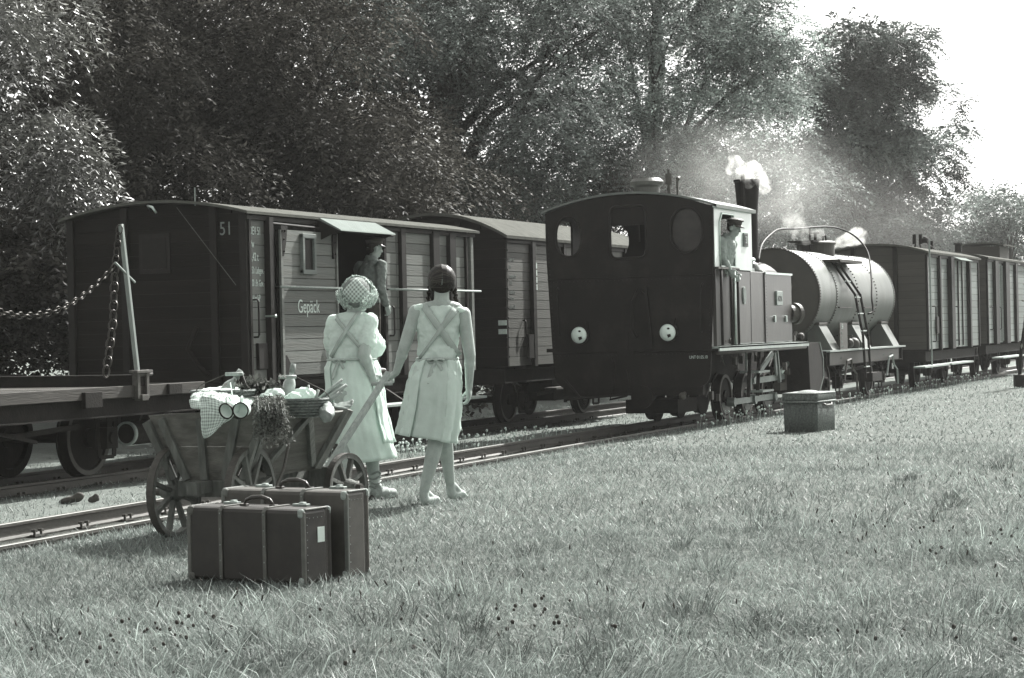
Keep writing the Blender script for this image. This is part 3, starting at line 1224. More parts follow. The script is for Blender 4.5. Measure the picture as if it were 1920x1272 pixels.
handle_u(door, HW + .09, 1.93, 1.22, 1.5, .06)
MB().box((HW + .08, 1.86, 1.16), (.05, .22, .02)).build('door_latch', M_post, door)
MB().tube((HW + .06, .5, 2.74), (HW + .06, 3.7, 2.70), .016, n=8).build('door_rail', M_post, van)
# awning over the doorway
MB().prism([(HW + .06, 2.86), (HW + .36, 2.70), (HW + .37, 2.685), (HW + .36, 2.68), (HW + .05, 2.835)], lambda a, b, t: (a, 1.64 + 1.52 * t, b)).build('awning', M_awn, van)
for y in (1.66, 3.14):
    MB().prism([(HW + .0, 2.84), (HW + .34, 2.69), (HW + .02, 2.56)], lambda a, b, t: (a, y - .006 + .012 * t, b)).build('awning_bracket', M_post, van)
# long white rod along the side
for a, b in ((.5, 2.35), (3.38, 6.35)):
    MB().tube((HW + .15, a, 2.0), (HW + .15, b, 2.0), .014, n=8).build('side_rod', M_rod, van, smooth=True)
mb = MB()
for y in (.6, 2.28, 3.5, 5.0, 6.28):
    mb.tube((HW, y, 2.0), (HW + .15, y, 2.0), .012, n=6)
mb.build('rod_bracket', M_post, van)
for s, z in (('DEV 51', 2.60), ('Pw', 2.452), ('6,42 t', 2.30), ('7,50 t Ladegew.', 2.152), ('5,00 t Br.-Gew.', 2.005), ('7,44 m LüP', 1.83)):
    text(van, s, (HW + .003, .06, z), .115 if len(s) > 7 else .135, '+x', M_letter, .42 if len(s) > 9 else .62)
MB().box((HW + .02, .25, 1.2), (.05, .2, .3)).build('notice_box', M_post, van, bevel=.005)
handle_u(van, HW + .01, .1, 1.42, 1.85)
handle_u(van, HW + .01, 3.66, 1.40, 1.78)
for y in (-.02,):
    for z in (1.72, 1.58):
        MB().box((HW - .03, -.03, z), (.08, .012, .07)).build('white_plate', M_letterdim, van)
MB().tube((HW + .02, .36, 1.66), (HW + .14, .36, 1.66), .012, n=6).sphere((HW + .15, .36, 1.66), .02, 8, 6).build('door_hook', M_steel, van)
# end wall towards the camera
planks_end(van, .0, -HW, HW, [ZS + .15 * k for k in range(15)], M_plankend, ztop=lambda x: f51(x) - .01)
for x in (-.42, .78, -1.17, 1.17):
    MB().box((x, -.025, (ZS + f51(x)) / 2), (.09, .05, f51(x) - ZS - .02)).build('end_post', M_post, van, bevel=.004)
MB().box((-.02, -.012, 2.42), (.42, .02, .46)).build('end_window_frame', M_post, van)
MB().box((-.02, -.024, 2.42), (.32, .008, .36)).build('end_window_pane', M_black, van)
text(van, '51', (.86, -.032, 2.60), .22, '-y', M_letterdim, .8)
MB().tube((.32, -.06, 2.94), (1.08, -.06, 2.02), .004, n=6).build('signal_cord', M_chain0, van)
mb = MB().path([(-.05, -.02, 2.93), (-.02, -.14, 2.97), (.06, -.17, 2.95), (.1, -.15, 2.88)], .016, 6)
mb.build('lamp_bracket', M_steel, van, smooth=True)
MB().tube((.56, -.05, 2.95), (.56, -.05, 3.16), .008, n=6).build('roof_rod', M_rod, van)
MB().path([(.55, -.06, 1.55), (.45, -.1, 1.3), (.6, -.12, 1.1), (.7, -.08, 1.0)], .03, 8).build('brake_hose', M_under, van, smooth=True)
underframe(van, HW, 0, L51, ZS - .06, .2, (1.35, 5.0))
MB().box((HW + .32, 3.6, .52), (.26, 4.4, .035)).build('foot_board', M_woodlight, van, bevel=.005)
for y in (1.7, 3.6, 5.5):
    MB().beam((HW - .1, y, .75), (HW + .3, y, .5), .05, .012).build('step_bracket', M_under, van)


# ------------------------------------------------------------------ generic covered wagon
def covered_wagon(label, loc, L_, hw, zs, ze, rise, bays, posts, kind, plank=M_plank, nplank=13):
    t = thing('covered_wagon', label, 'railway wagon', loc, 0, 'railway wagons')
    f = arch(hw, ze, rise, .07)
    xs_ = [-hw + .03 + (2 * hw - .07) * k / 14 for k in range(15)]
    MB().prism([(xs_[0], zs), (xs_[-1], zs)] + [(x, f(x) - .005) for x in reversed(xs_)], lambda a, b, q: (a, .04 + (L_ - .08) * q, b)).build('body_shell', M_dark, t)
    roof_part(t, hw, ze, rise, .07, -.1, L_ + .1)
    MB().box((hw + .015, L_ / 2, ze - .035), (.03, L_, .05)).build('cornice', M_post, t)
    for a, b in bays:
        planks_side(t, hw, a, b, zs, ze - .06, nplank, plank)
    for y, w_, pr in posts:
        MB().box((hw + pr / 2 - .01, y, (zs + ze) / 2 - .02), (pr + .02, w_, ze - zs)).build('side_post', M_post, t)
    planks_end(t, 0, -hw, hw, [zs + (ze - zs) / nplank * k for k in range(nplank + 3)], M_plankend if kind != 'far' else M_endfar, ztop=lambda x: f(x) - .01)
    for x in (-.45, .45):
        MB().box((x, -.02, (zs + f(x)) / 2), (.09, .05, f(x) - zs)).build('end_post', M_post, t)
    underframe(t, hw, 0, L_, zs - .05, .2, (L_ * .24, L_ * .76))
    return t


M_endfar = mat('shaded_end_planks_far', 0.05, 0.8, 0.2, 4, (0.2, 1, 2), 0.2, 40, rnd=0.1)  # unlit ends of the distant wagons, shade likewise in the colour

M_plankw2 = mat('greyer_planks', 0.085, 0.65, 0.22, 5, (1, 0.15, 2.5), 0.25, 30, rnd=0.16, dirt=(0.06, 3.2, 0.52, 0.78))
w2 = covered_wagon('covered plank wagon with rows of faded lettering standing behind the luggage van', (C2, 28.45, 0), 6.4, 1.2, .9, 2.80, .38,
                   ((.06, .93), (1.06, 2.3), (2.4, 3.6), (3.7, 5.2), (5.3, 6.34)), ((1.0, .12, .06), (2.35, .1, .05), (3.65, .1, .05), (5.25, .1, .05), (6.36, .06, .03)), 'near', M_plankw2)
bolts_line(w2, 1.212, .04, [.9 + .144 * k for k in range(1, 13)])
for s, z in (('DEV 116', 2.46), ('Gw', 2.36), ('Ladegewicht', 2.22), ('10,0 t', 2.12), ('Ladefläche', 1.98), ('14,2 qm', 1.89), ('6,5 m LüP', 1.76)):
    text(w2, s, (1.204, .12, z), .085, '+x', M_letterdim, .62)
for z in (1.55, 1.42):
    MB().box((1.14, -.03, z), (.13, .012, .075)).build('white_plate', M_letter, w2)
for z in (2.42, 2.31, 2.2, 2.09):
    MB().box((1.21, 1.16, z), (.012, .1, .085)).build('white_plate', M_letter, w2)
MB().box((1.23, .86, .99 + .2), (.05, .26, .36)).build('notice_box', M_post, w2)
handle_u(w2, 1.2, .62, 1.32, 1.58, .05)
MB().box((1.24, 3.2, .52), (.2, 3.2, .03)).build('foot_board', M_sleeper, w2)
MB().box((.7, 3.2, .5), (.5, 1.5, .4)).build('underframe_filler', M_under, w2, bevel=.02)  # added dark block filling the shaded space beneath the wagon

w3 = covered_wagon('covered wagon with light plank sides and a white door awning behind the tank wagon', (-9.82, 43.75, 0), 6.15, 1.1, .84, 2.86, .2,
                   ((.1, 1.18), (1.3, 2.3), (3.02, 3.5), (3.55, 4.0), (4.05, 4.62), (4.85, 6.08)), ((.02, .06, .03), (1.24, .13, .07), (2.5, .36, .1), (4.74, .16, .08), (6.12, .06, .03)), 'far', M_plank2)
for y in (3.52, 4.02):
    MB().box((1.112, y, 1.83), (.03, .035, 1.9)).build('door_strap', M_post, w3)
MB().prism([(1.12, 2.88), (1.34, 2.78), (1.33, 2.77), (1.1, 2.86)], lambda a, b, t: (a, 2.75 + 1.5 * t, b)).build('awning', M_awn, w3)
for y0_ in (.5, 3.1):
    handle_u(w3, 1.11, y0_, 1.0, 1.75, .08)
MB().box((1.13, .95, 1.35), (.03, .22, .36)).build('notice_box', M_post, w3)
MB().tube((1.25, -.35, .45), (1.25, -.35, 3.12), .018, n=8).build('lamp_post', M_rod, w3)
MB().box((1.16, -.35, 3.12), (.13, .1, .1)).sphere((1.16, -.35, 3.16), .045, 8, 6).build('tail_lamp', M_post, w3, bevel=.01)
for y0_, l_ in ((-1.5, 2.6), (1.4, 2.6)):
    MB().box((1.22, y0_ + l_ / 2, .5), (.24, l_, .035)).build('foot_board', M_woodlight, w3)
mb = MB()
for dx in (-.09, .09):
    mb.tube((.2 + dx, 3.6, 3.05), (.2 + dx * .5, 3.6, 3.2), .02, n=8).tube((.2 + dx * .8, 3.6, 3.2), (.2 + dx * .8, 3.6, 3.42), .045, .04, 10)
mb.build('roof_ventilator', M_post, w3)
MB().tube((.3, 3.7, 3.3), (.3, 5.6, 3.06), .012, n=6).build('roof_stay', M_post, w3)
MB().tube((.2, 5.2, 3.04), (.2, 5.2, 3.14), .02, n=8).tube((.2, 5.2, 3.14), (.2, 5.2, 3.32), .045, .04, 10).build('roof_ventilator', M_post, w3)

w4 = covered_wagon('last covered wagon with narrow light plank bays and a raised brakeman cabin', (-9.84, 51.2, 0), 6.1, 1.1, .86, 2.92, .17,
                   ((.1, .85), (1.4, 1.75), (1.8, 2.25), (3.2, 4.05), (4.5, 5.9)), ((.03, .06, .03), (1.1, .45, .08), (2.5, .35, .1), (3.0, .22, .06), (4.3, .3, .06), (6.05, .08, .03)), 'far', M_plank2)
handle_u(w4, 1.11, .3, 1.2, 1.75, .08)
handle_u(w4, 1.11, 1.5, 1.2, 1.75, .08)
MB().box((1.26, 2.2, .5), (.28, 3.6, .035)).build('foot_board', M_woodlight, w4)
for a, b in ((1.42, 1.44), (1.6, 1.62), (1.9, 1.92), (2.1, 2.12)):
    MB().box((1.13, (a + b) / 2, 1.85), (.03, .03, 1.9)).build('door_strap', M_letterdim, w4)
MB().tube((.3, .7, 3.0), (.3, .7, 3.32), .09, .08, 14).tube((.3, .7, 3.32), (.3, .7, 3.36), .11, n=14).build('stove_pipe', M_post, w4)

w5 = thing('brakeman_cabin_wagon', 'farthest wagon with a tall boxy brakeman cabin above the roofs', 'railway wagon', (-9.84, 58.6, 0), 0, 'railway wagons')
MB().box((-.1, 3.2, 1.9), (2.1, 5.0, 2.0)).build('body', M_plank2, w5)
MB().box((-.35, 1.0, 2.1), (1.05, 1.5, 2.8)).build('cabin', M_endfar, w5)
fr = arch(.55, 3.5, .07, .12)
MB().prism([(-.35 + x_, fr(x_)) for x_ in np.linspace(-.67, .67, 9)] + [(-.35 + x_, fr(x_) + .04) for x_ in np.linspace(.67, -.67, 9)], lambda a, b, t: (a, .1 + 1.8 * t, b)).build('cabin_roof', M_roof, w5)
roof_part(w5, 1.05, 2.88, .17, .07, 1.8, 6.0)
underframe(w5, 1.05, 0, 5.8, .85, .2, (1.3, 4.5))

# ------------------------------------------------------------------ flat wagon at the left
fl = thing('flat_wagon', 'dark flat wagon with a leaning stake and hanging chains at the left edge', 'railway wagon', (C2, 12.6, 0), 0, 'railway wagons')
LF = 7.15
mb_d = [0.9, .94]
nb = 36
bm_ = MB().box((0, 0, 0), (2.36, LF / nb - .006, .05)).mesh('deck_board')
for i in range(nb):
    put('deck_board', bm_, M_sleeper, fl, loc=(0, LF * (i + .5) / nb, .915 + random.uniform(-.003, .003)))
for s in (-1, 1):
    MB().box((s * 1.21, LF / 2, .89), (.05, LF, .12)).build('side_beam', M_sleeper if s < 0 else mat('grey_deck_edge', .028, .8, .3, 5, (1, .2, 2), .3, 30), fl, bevel=.005)
MB().box((-1.12, LF / 2 + .5, 1.0), (.1, LF - 1.1, .12)).build('curb_beam', M_under, fl)
mb = MB()
for k in range(9):
    mb.tube((-1.1, 1.2 + k * .62 + random.uniform(-.1, .1), 1.05), (-1.1, 1.24 + k * .62, 1.12), .018, .006, 6)
mb.build('curb_pegs', M_iron, fl)
# swivel bolster with its two stakes
MB().box((0, 5.86, 1.0), (2.5, .16, .12)).build('bolster', M_under, fl, bevel=.006)
st = MB()
st.beam((1.2, 5.88, 1.0), (1.13, 5.73, 2.62), .045, .045, (1, 0, 0))
st.build('stake', mat('pale_bare_stake', .22, .55, .2, 14, (3, 3, .5), .1, 60), fl, bevel=.006)
MB().beam((-1.2, 5.88, 1.0), (-1.26, 5.8, 2.5), .05, .05, (1, 0, 0)).build('stake', M_under, fl)
sk = MB()
sk.box((1.24, 5.95, .96), (.07, .05, .3)).box((1.24, 5.78, .96), (.07, .05, .3)).box((1.25, 5.86, 1.09), (.1, .3, .03)).tube((1.25, 5.78, 1.06), (1.25, 6.06, 1.06), .022, n=8).box((1.25, 5.86, .82), (.1, .12, .06))
sk.build('stake_socket', M_iron, fl, bevel=.004)
MB().box((1.25, 4.95, .83), (.06, .3, .16)).build('side_bracket', M_under, fl, bevel=.005)
MB().box((1.24, 6.5, .89), (.06, .26, .11)).build('side_bracket', M_under, fl, bevel=.005)


def chain(pts_, parent, name='chain', link=.105, r=.0065):
    """run of oval links along a polyline; every link its own small torus, joined in one part"""
    P_ = [Vector(p) for p in pts_]
    seg = [(b - a).length for a, b in zip(P_[:-1], P_[1:])]
    tot, pitch = sum(seg), link * .76
    mb_ = MB()
    n = int(tot / pitch)

    def pos(s):
        for k, l_ in enumerate(seg):
            if s <= l_ or k == len(seg) - 1:
                return P_[k].lerp(P_[k + 1], min(1, s / l_))
            s -= l_
    for i in range(n):
        a, b = pos(i * pitch), pos((i + 1) * pitch)
        c, d = (a + b) / 2, (b - a).normalized()
        u, v, _ = basis(d)
        if i % 2:
            u, v = v, u
        u = (u + v * .25).normalized()
        ring = [c + d * (link / 2) * math.cos(t) + u * (link * .32) * math.sin(t) for t in [2 * math.pi * k / 10 for k in range(10)]]
        mb_.path(ring, r, 5, closed=True)
    return mb_.build(name, M_chain, parent, smooth=True)


M_chain = mat('worn_chain_iron', .035, .4, .3, 20, metal=.7, bump=.1)


def sag(a, b, s, n=14):
    a, b = Vector(a), Vector(b)
    return [a.lerp(b, k / n) - Vector((0, 0, s * 4 * (k / n) * (1 - k / n))) for k in range(n + 1)]


c0 = (1.12, 5.62, 2.2)
chain(sag((1.13, 5.71, 2.6), c0, .0), fl)
chain(sag((1.2, 2.2, 2.35), c0, .6, 20), fl)
chain([c0, (1.16, 5.5, 1.6), (1.18, 5.3, 1.02)], fl, link=.13, r=.0095)
MB().tube((1.16, 5.56, 2.22), (1.16, 5.92, 2.02), .012, n=6).build('chain_hook', M_rod, fl)
underframe(fl, 1.25, 0, LF, .86, .22, ())
for y in (3.6, 5.9):
    wheelset(fl, y, .4)
tk = MB().tube((.85, 6.17, .43), (.85, 6.65, .43), .125, n=24)
tk.build('air_reservoir', M_under, fl, smooth=False)
MB().lathe([(.105, -.012), (.128, -.012), (.128, .03), (.105, .03)], 28, (.85, 6.17, .43), (0, 1, 0), closed=True).build('reservoir_rim', M_rod, fl, smooth=True)
MB().box((.9, 6.75, .4), (.08, .05, .5)).build('brake_hanger', M_under, fl)
MB().beam((1.1, 2.5, .78), (1.1, 4.2, .45), .05, .03).build('truss_rod', M_under, fl)
"""end vehicles part 1"""


# ================================================================== locomotive
lo = thing('steam_locomotive', 'black steam tank locomotive with round cab windows and white headlamps', 'locomotive', (-9.77, 27.9, 0), 0)
HT, HB = 1.26, 1.19            # half width at the eaves and at the skirt
ZE_L, ZR = 3.10, 3.33


def lroof(x):
    return ZE_L + (ZR - ZE_L) * max(0, 1 - (x / HT) ** 2)


out = [(-HB, 1.08)]
for k in range(7):
    a = R(180 + 90 * k / 6)
    out.append((-HB + .22 + .2 * math.cos(a), .78 + .2 * math.sin(a)))
for k in range(7):
    a = R(270 + 90 * k / 6)
    out.append((HB - .22 + .2 * math.cos(a), .78 + .2 * math.sin(a)))
out += [(HB, 1.08), (HT - .02, 2.15), (HT, 2.6), (HT, ZE_L)]
out += [(x, lroof(x)) for x in np.linspace(HT - .05, -HT + .05, 17)]
out += [(-HT, ZE_L), (-HT, 2.6), (-HT + .02, 2.15)]
win_l = oval(-.905, 2.755, .19, .285, 32, 2.3)
win_r = oval(.865, 2.785, .235, .31, 32, 2.3)
win_c = oval(-.0, 2.79, .27, .37, 32, 7)
end = plate('cab_end_wall', out, [win_l, win_r, win_c], .03, Matrix.Translation((0, 0, 0)) @ PLATE_Y, M_loco, lo)
for nm, o_ in (('window_rim', oval(-.905, 2.755, .19, .285, 40, 2.3)), ('window_rim', oval(.865, 2.785, .235, .31, 40, 2.3)), ('window_rim', oval(0, 2.79, .27, .37, 40, 7))):
    MB().path([(a, -.018, b) for a, b in o_], .018, 6, closed=True).build(nm, M_post, lo, smooth=True)
M_pane = mat('mottled_window_glass', .018, .12, .5, 6, bump=0, spec=.3)  # foliage reflections painted in as an uneven glass tone
MB().prism(oval(.865, 2.785, .232, .307, 32, 2.3), lambda a, b, t: (a, .02 + .008 * t, b)).build('window_pane', M_pane, lo)
MB().box((-.0, .03, 3.02), (.54, .02, .26)).box((.14, .04, 2.9), (.03, .02, .5)).build('door_shutter', M_loco, lo)
# crease, seam and beading on the end wall
MB().tube((-HT + .02, -.02, 2.15), (HT - .02, -.02, 2.15), .009, n=6).tube((.05, -.02, 1.09), (HB, -.02, 1.09), .012, n=6).tube((-HB, -.02, 1.09), (-.2, -.02, 1.09), .009, n=6).build('beading', M_loco, lo, smooth=True)
# cab roof with its lit edge painted as a pale gutter, ventilator, whistle
xs = np.linspace(-HT - .06, HT + .06, 25)
MB().prism([(x, lroof(x * HT / (HT + .06)) - (.015 if abs(x) > HT else 0)) for x in xs] + [(x, lroof(x * HT / (HT + .06)) + .03) for x in xs[::-1]], lambda a, b, t: (a, -.05 + 2.0 * t, b)).build('cab_roof', M_roofl if 'M_roofl' in globals() else mat('loco_roof', .13, .6, .2, 5, bump=.1), lo)
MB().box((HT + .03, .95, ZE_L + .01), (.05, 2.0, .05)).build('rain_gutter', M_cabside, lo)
MB().lathe([(.19, 3.3), (.19, 3.47), (.24, 3.5), (.25, 3.55), (.2, 3.6), (0, 3.61)], 28, (.0, .85, 0)).build('roof_ventilator', mat('ventilator_paint', .09, .5, .2, 6), lo, smooth=False)
mb = MB().tube((.32, .9, 3.3), (.32, .9, 3.5), .025, n=10).tube((.32, .9, 3.5), (.32, .9, 3.66), .05, n=12).tube((.32, .9, 3.66), (.32, .9, 3.72), .02, n=8)
mb.box((.42, 1.0, 3.45), (.03, .03, .3)).tube((.43, .98, 3.58), (.43, 1.04, 3.6), .03, .035, 10)
mb.build('whistle', M_iron, lo)
# cab sides with window openings (upper near part pale with painted glare, lower bunker part)
ws = [(.26, 2.27), (1.0, 2.27), (1.0, 2.95), (.93, 3.02), (.38, 3.02), (.26, 2.9)]
up = [(0.02, 2.235), (1.9, 2.235), (1.9, ZE_L), (.02, ZE_L)]
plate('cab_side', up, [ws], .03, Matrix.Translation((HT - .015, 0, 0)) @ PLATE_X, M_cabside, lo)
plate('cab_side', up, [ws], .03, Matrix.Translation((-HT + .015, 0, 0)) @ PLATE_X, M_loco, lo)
MB().path([(HT + .005, a, b) for a, b in ws], .014, 6, closed=True).build('window_rim', M_steel, lo, smooth=True)
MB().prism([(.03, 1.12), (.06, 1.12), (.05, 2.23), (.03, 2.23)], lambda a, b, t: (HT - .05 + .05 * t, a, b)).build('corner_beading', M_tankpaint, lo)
fw = [(-HT + .03, 1.1), (HT - .03, 1.1), (HT - .03, ZE_L - .02)] + [(x, lroof(x) - .03) for x in np.linspace(HT - .1, -HT + .1, 11)] + [(-HT + .03, ZE_L - .02)]
plate('cab_front_wall', fw, [oval(-.85, 2.75, .2, .27), oval(.85, 2.75, .2, .27)], .03, Matrix.Translation((0, 1.88, 0)) @ PLATE_Y, M_loco, lo)
MB().box((0, .95, 1.14), (2.3, 1.85, .06)).build('cab_floor', M_dark, lo)
mb = MB().tube((0, 1.5, 1.9), (0, 1.9, 1.9), .55, n=24).tube((.25, 1.3, 2.5), (.25, 1.6, 2.5), .09, n=14).tube((-.2, 1.2, 2.35), (-.2, 1.5, 2.35), .07, n=12)
mb.tube((.1, 1.25, 2.2), (.4, 1.2, 2.3), .02, n=6).box((.25, 1.3, 2.35), (.05, .05, .3)).tube((.05, .5, 2.4), (.05, .8, 2.75), .025, n=8).tube((.05, .5, 2.42), (.2, .5, 2.42), .03, n=8)
mb.build('boiler_backhead', M_iron, lo)
# side tank and bunker
MB().box((HT - .09, .5, 1.69), (.04, .96, 1.07)).build('cab_door', M_tankpaint, lo, bevel=.004)
MB().box((HT - .42, 2.62, 1.695), (.78, 3.2, 1.07)).build('side_tank', M_tankpaint, lo, bevel=.012)
MB().box((-HT + .42, 2.62, 1.695), (.78, 3.2, 1.07)).build('side_tank', M_tankpaint, lo, bevel=.012)
MB().box((HT - .02, 2.64, 1.69), (.012, .05, 1.06)).build('tank_strap', M_tankpaint, lo)
mb = MB()
for k in range(22):
    mb.sphere((HT - .022, 2.7, 1.22 + k * .047), (.006, .009, .009), 6, 4)
mb.build('rivets', M_tankpaint, lo, smooth=True)['kind'] = 'stuff'
MB().box((HT - .022, 3.44, 1.545), (.012, 1.5, .014)).build('panel_seam', M_tankpaint, lo)
for y in (3.15, 3.8):
    MB().box((HT - .015, y, 1.52), (.03, .05, .1)).build('hinge', M_steel, lo, bevel=.004)
MB().box((HT - .02, 3.42, 2.215), (.03, 1.55, .03)).build('tank_edge', M_steel, lo)
MB().prism(oval(1.52, 1.87, .085, .13, 24), lambda a, b, t: (HT - .035 + .02 * t, a, b)).build('oval_plate', M_brass, lo)
MB().prism(oval(1.52, 1.87, .065, .105, 24), lambda a, b, t: (HT - .016 + .006 * t, a, b)).build('plate_field', M_letterdim, lo)
MB().box((HT - .02, 3.42, 1.84), (.035, .34, .22)).build('name_plate', M_brass, lo, bevel=.006)
text(lo, 'HOYA', (HT - .001, 3.29, 1.79), .12, '+x', M_black, .75)
MB().box((HT + .008, 1.53, 2.68), (.03, .2, .2)).build('number_plate', M_letterdim, lo)
MB().box((HT + .018, 1.53, 2.68), (.02, .16, .16)).build('number_plate_field', M_black, lo)
text(lo, '31', (HT + .03, 1.475, 2.63), .15, '+x', M_letter, .75)
# hand rails beside the cab door
for y in (.2, .68, .86, 1.02):
    MB().tube((HT + .03, y, 1.16), (HT + .03, y, 2.24), .02, n=8).build('handrail', M_post if y != .86 else M_steel, lo, smooth=True)
MB().tube((HT + .03, .66, 2.24), (HT + .03, 1.06, 2.24), .024, n=8).build('sill_rail', M_post, lo)
MB().box((HT - .01, .5, 2.245), (.12, .96, .03)).build('window_sill', M_iron, lo)
# tank top fittings and the boiler
MB().tube((0, 1.9, 1.95), (0, 4.5, 1.95), .5, n=28).build('boiler', M_loco, lo)
MB().sphere((HT - .42, 3.25, 2.27), (.16, .16, .16), 16, 10).box((HT - .42, 3.25, 2.25), (.42, .42, .05)).build('filler_dome', mat('polished_dome', .12, .2, .2, 8, metal=.4, bump=0), lo, smooth=True)
mb = MB().tube((HT - .35, 1.9, 2.5), (HT - .38, 3.3, 2.44), .035, n=10).tube((HT - .5, 1.9, 2.62), (HT - .6, 3.1, 2.32), .05, n=10).tube((HT - .55, 1.95, 2.35), (HT - .5, 2.9, 2.3), .1, n=12)
mb.build('steam_pipes', M_steel, lo, smooth=True)
MB().box((HT - .4, 2.55, 2.27), (.3, .7, .06)).build('coal_cover', M_rod, lo)
MB().lathe([(.17, 2.3), (.17, 3.3), (.176, 3.42), (.212, 3.85), (.228, 3.86), (.228, 3.89), (.19, 3.89), (.16, 3.3), (.13, 2.4)], 32, (0, 6.1, 0)).build('chimney', M_loco, lo)
MB().tube((.02, 5.78, 2.4), (.02, 5.78, 3.98), .035, n=10).build('exhaust_pipe', M_loco, lo)
MB().tube((0, 4.5, 1.95), (0, 6.35, 1.95), .56, n=32).build('smokebox', M_loco, lo)
MB().lathe([(.5, 0), (.5, .02), (.4, .1), (.1, .16), (0, .16)], 32, (0, 6.35, 1.95), (0, 1, 0)).build('smokebox_door', M_loco, lo)
mb = MB().lathe([(.13, -.02), (.17, -.02), (.17, .06), (.13, .06)], 24, (HT - .05, 4.42, 1.6), (.4, .9, 0), closed=True).tube((HT - .12, 4.3, 1.6), (HT - .05, 4.42, 1.6), .14, n=18)
mb.tube((HT - .2, 4.28, 1.2), (HT - .2, 4.28, 1.72), .075, n=12).box((HT - .2, 4.3, 1.8), (.2, .2, .18)).path([(HT - .1, 4.25, 1.75), (HT - .06, 4.32, 2.05), (HT - .1, 4.24, 2.15)], .02, 6)
mb.build('air_pump', M_iron, lo)
# running board
MB().box((HT - .18, 2.5, 1.13), (.44, 4.95, .03)).box((HT + .03, 2.5, 1.11), (.02, 4.95, .07)).build('running_board', mat('bright_board_edge', .3, .35, .2, 12, metal=.5, bump=.1), lo, bevel=.004)
MB().tube((HT + .0, .05, 1.05), (HT + .0, 4.9, 1.06), .025, n=8).build('board_pipe', M_tankpaint, lo, smooth=True)
MB().box((-HT + .18, 2.5, 1.13), (.44, 4.95, .05)).build('running_board', M_loco, lo)
MB().box((0, 2.7, .82), (.9, 5.2, .5)).build('main_frame', M_under, lo)
# wheels and motion on the near side
xw = .62
wm = MB().lathe([(0, -.05), (.1, -.06), (.1, -.035), (.27, -.03), (.285, -.05), (.345, -.05), (.35, .05), (.375, .055), (.375, .08), (.28, .08), (.1, .05)], 36, ax=(-1, 0, 0))
wme = wm.mesh('wheel')
tme = MB().lathe([(.292, -.056), (.338, -.056), (.338, -.05), (.292, -.05)], 36, ax=(-1, 0, 0), closed=True).mesh('tyre')
cwp = [(.27 * math.cos(t), .27 * math.sin(t)) for t in np.linspace(R(205), R(335), 14)] + [(.12 * math.cos(t), .12 * math.sin(t) - .03) for t in np.linspace(R(335), R(205), 8)]
cwm = MB().prism(cwp, lambda a, b, t: (.036 + .022 * t, a, b)).mesh('counterweight')
WY = (2.56, 3.72, 4.9)
for y in WY:
    for s in (1, -1):
        o_ = put('wheel', wme, M_under, lo, loc=(s * (.5 + .06), y, .355), rot=(0, 0, 0 if s > 0 else math.pi))
        put('tyre', tme, M_railm, o_)
        put('counterweight', cwm, mat('grey_counterweight', .11, .55, .2, 10), o_)
MB().beam((xw + .08, WY[0], .27), (xw + .08, WY[2], .27), .04, .09).tube((xw + .02, WY[0], .27), (xw + .14, WY[0], .27), .07, n=14).tube((xw + .02, WY[1], .27), (xw + .14, WY[1], .27), .08, n=14).tube((xw + .02, WY[2], .27), (xw + .14, WY[2], .27), .07, n=14).build('coupling_rod', mat('motion_steel', .2, .45, .25, 14, metal=.4), lo)
MB().beam((xw + .16, 3.4, .56), (xw + .16, 5.3, .58), .04, .09).build('connecting_rod', mat('motion_steel', .32, .4, .2, 14, metal=.5), lo)
MB().beam((xw + .18, 3.42, .56), (xw + .2, 4.5, .98), .035, .08).build('eccentric_rod', MATS['motion_steel'], lo)
MB().beam((xw + .2, 4.72, 1.1), (xw + .22, 4.82, .5), .05, .04).beam((xw + .2, 4.62, .98), (xw + .2, 4.72, .62), .03, .1).build('expansion_link', MATS['motion_steel'], lo)
MB().tube((xw + .15, 5.15, .64), (xw + .2, 5.8, .92), .035, n=10).tube((xw + .19, 5.62, .845), (xw + .2, 5.76, .905), .06, n=12).build('valve_rod', M_steel, lo, smooth=True)
for z, y0_ in ((.72, 2.55), (.42, 2.75)):
    MB().box((HT - .28, y0_ + .35, z), (.3, .62, .03)).beam((HT - .4, y0_ + .3, z), (HT - .4, y0_ + .3, 1.1), .03, .04).build('cab_step', M_rod, lo)
for y in (2.4, 2.9):
    MB().beam((HT - .2, y, 1.1), (HT - .25, y, .35), .04, .05).build('step_hanger', M_under, lo)
mb = MB()
for y, z, s_ in ((2.3, .9, .06), (2.5, .82, .05), (2.9, .95, .05), (3.3, .9, .06), (3.1, .78, .04), (4.2, .9, .05), (5.0, .75, .06), (5.1, .55, .07), (5.3, .66, .05), (1.2, .42, .06), (1.5, .38, .05)):
    mb.box((xw + random.uniform(0, .3), y, z), (s_, s_ * 1.4, s_ * 2)).tube((xw, y, z), (xw, y + random.uniform(-.3, .3), z + .2), .012, n=6)
mb.build('motion_fittings', M_iron, lo)['kind'] = 'stuff'
MB().box((xw + .12, 5.2, .42), (.12, .4, .12)).box((xw + .12, 5.4, .55), (.1, .1, .4)).build('crosshead', M_iron, lo)
cyl = [(5.55, .28), (6.1, .28), (6.42, .55), (6.42, .85), (6.2, 1.12), (5.45, 1.12)]
MB().prism(cyl, lambda a, b, t: (.5 + .66 * t, a, b)).build('cylinder_block', M_under, lo)
MB().prism([(6.1, .27), (6.12, .27), (6.44, .54), (6.44, .86), (6.22, 1.13), (6.2, 1.13), (6.42, .85), (6.42, .55)], lambda a, b, t: (.5 + .67 * t, a, b)).build('cylinder_cover', mat('grey_cover_sheet', .2, .5, .15, 8), lo)
MB().lathe([(.22, 0), (.22, .03), (.12, .05), (0, .05)], 24, (.83, 5.55, .62), (0, -1, 0)).build('cylinder_head', M_under, lo)
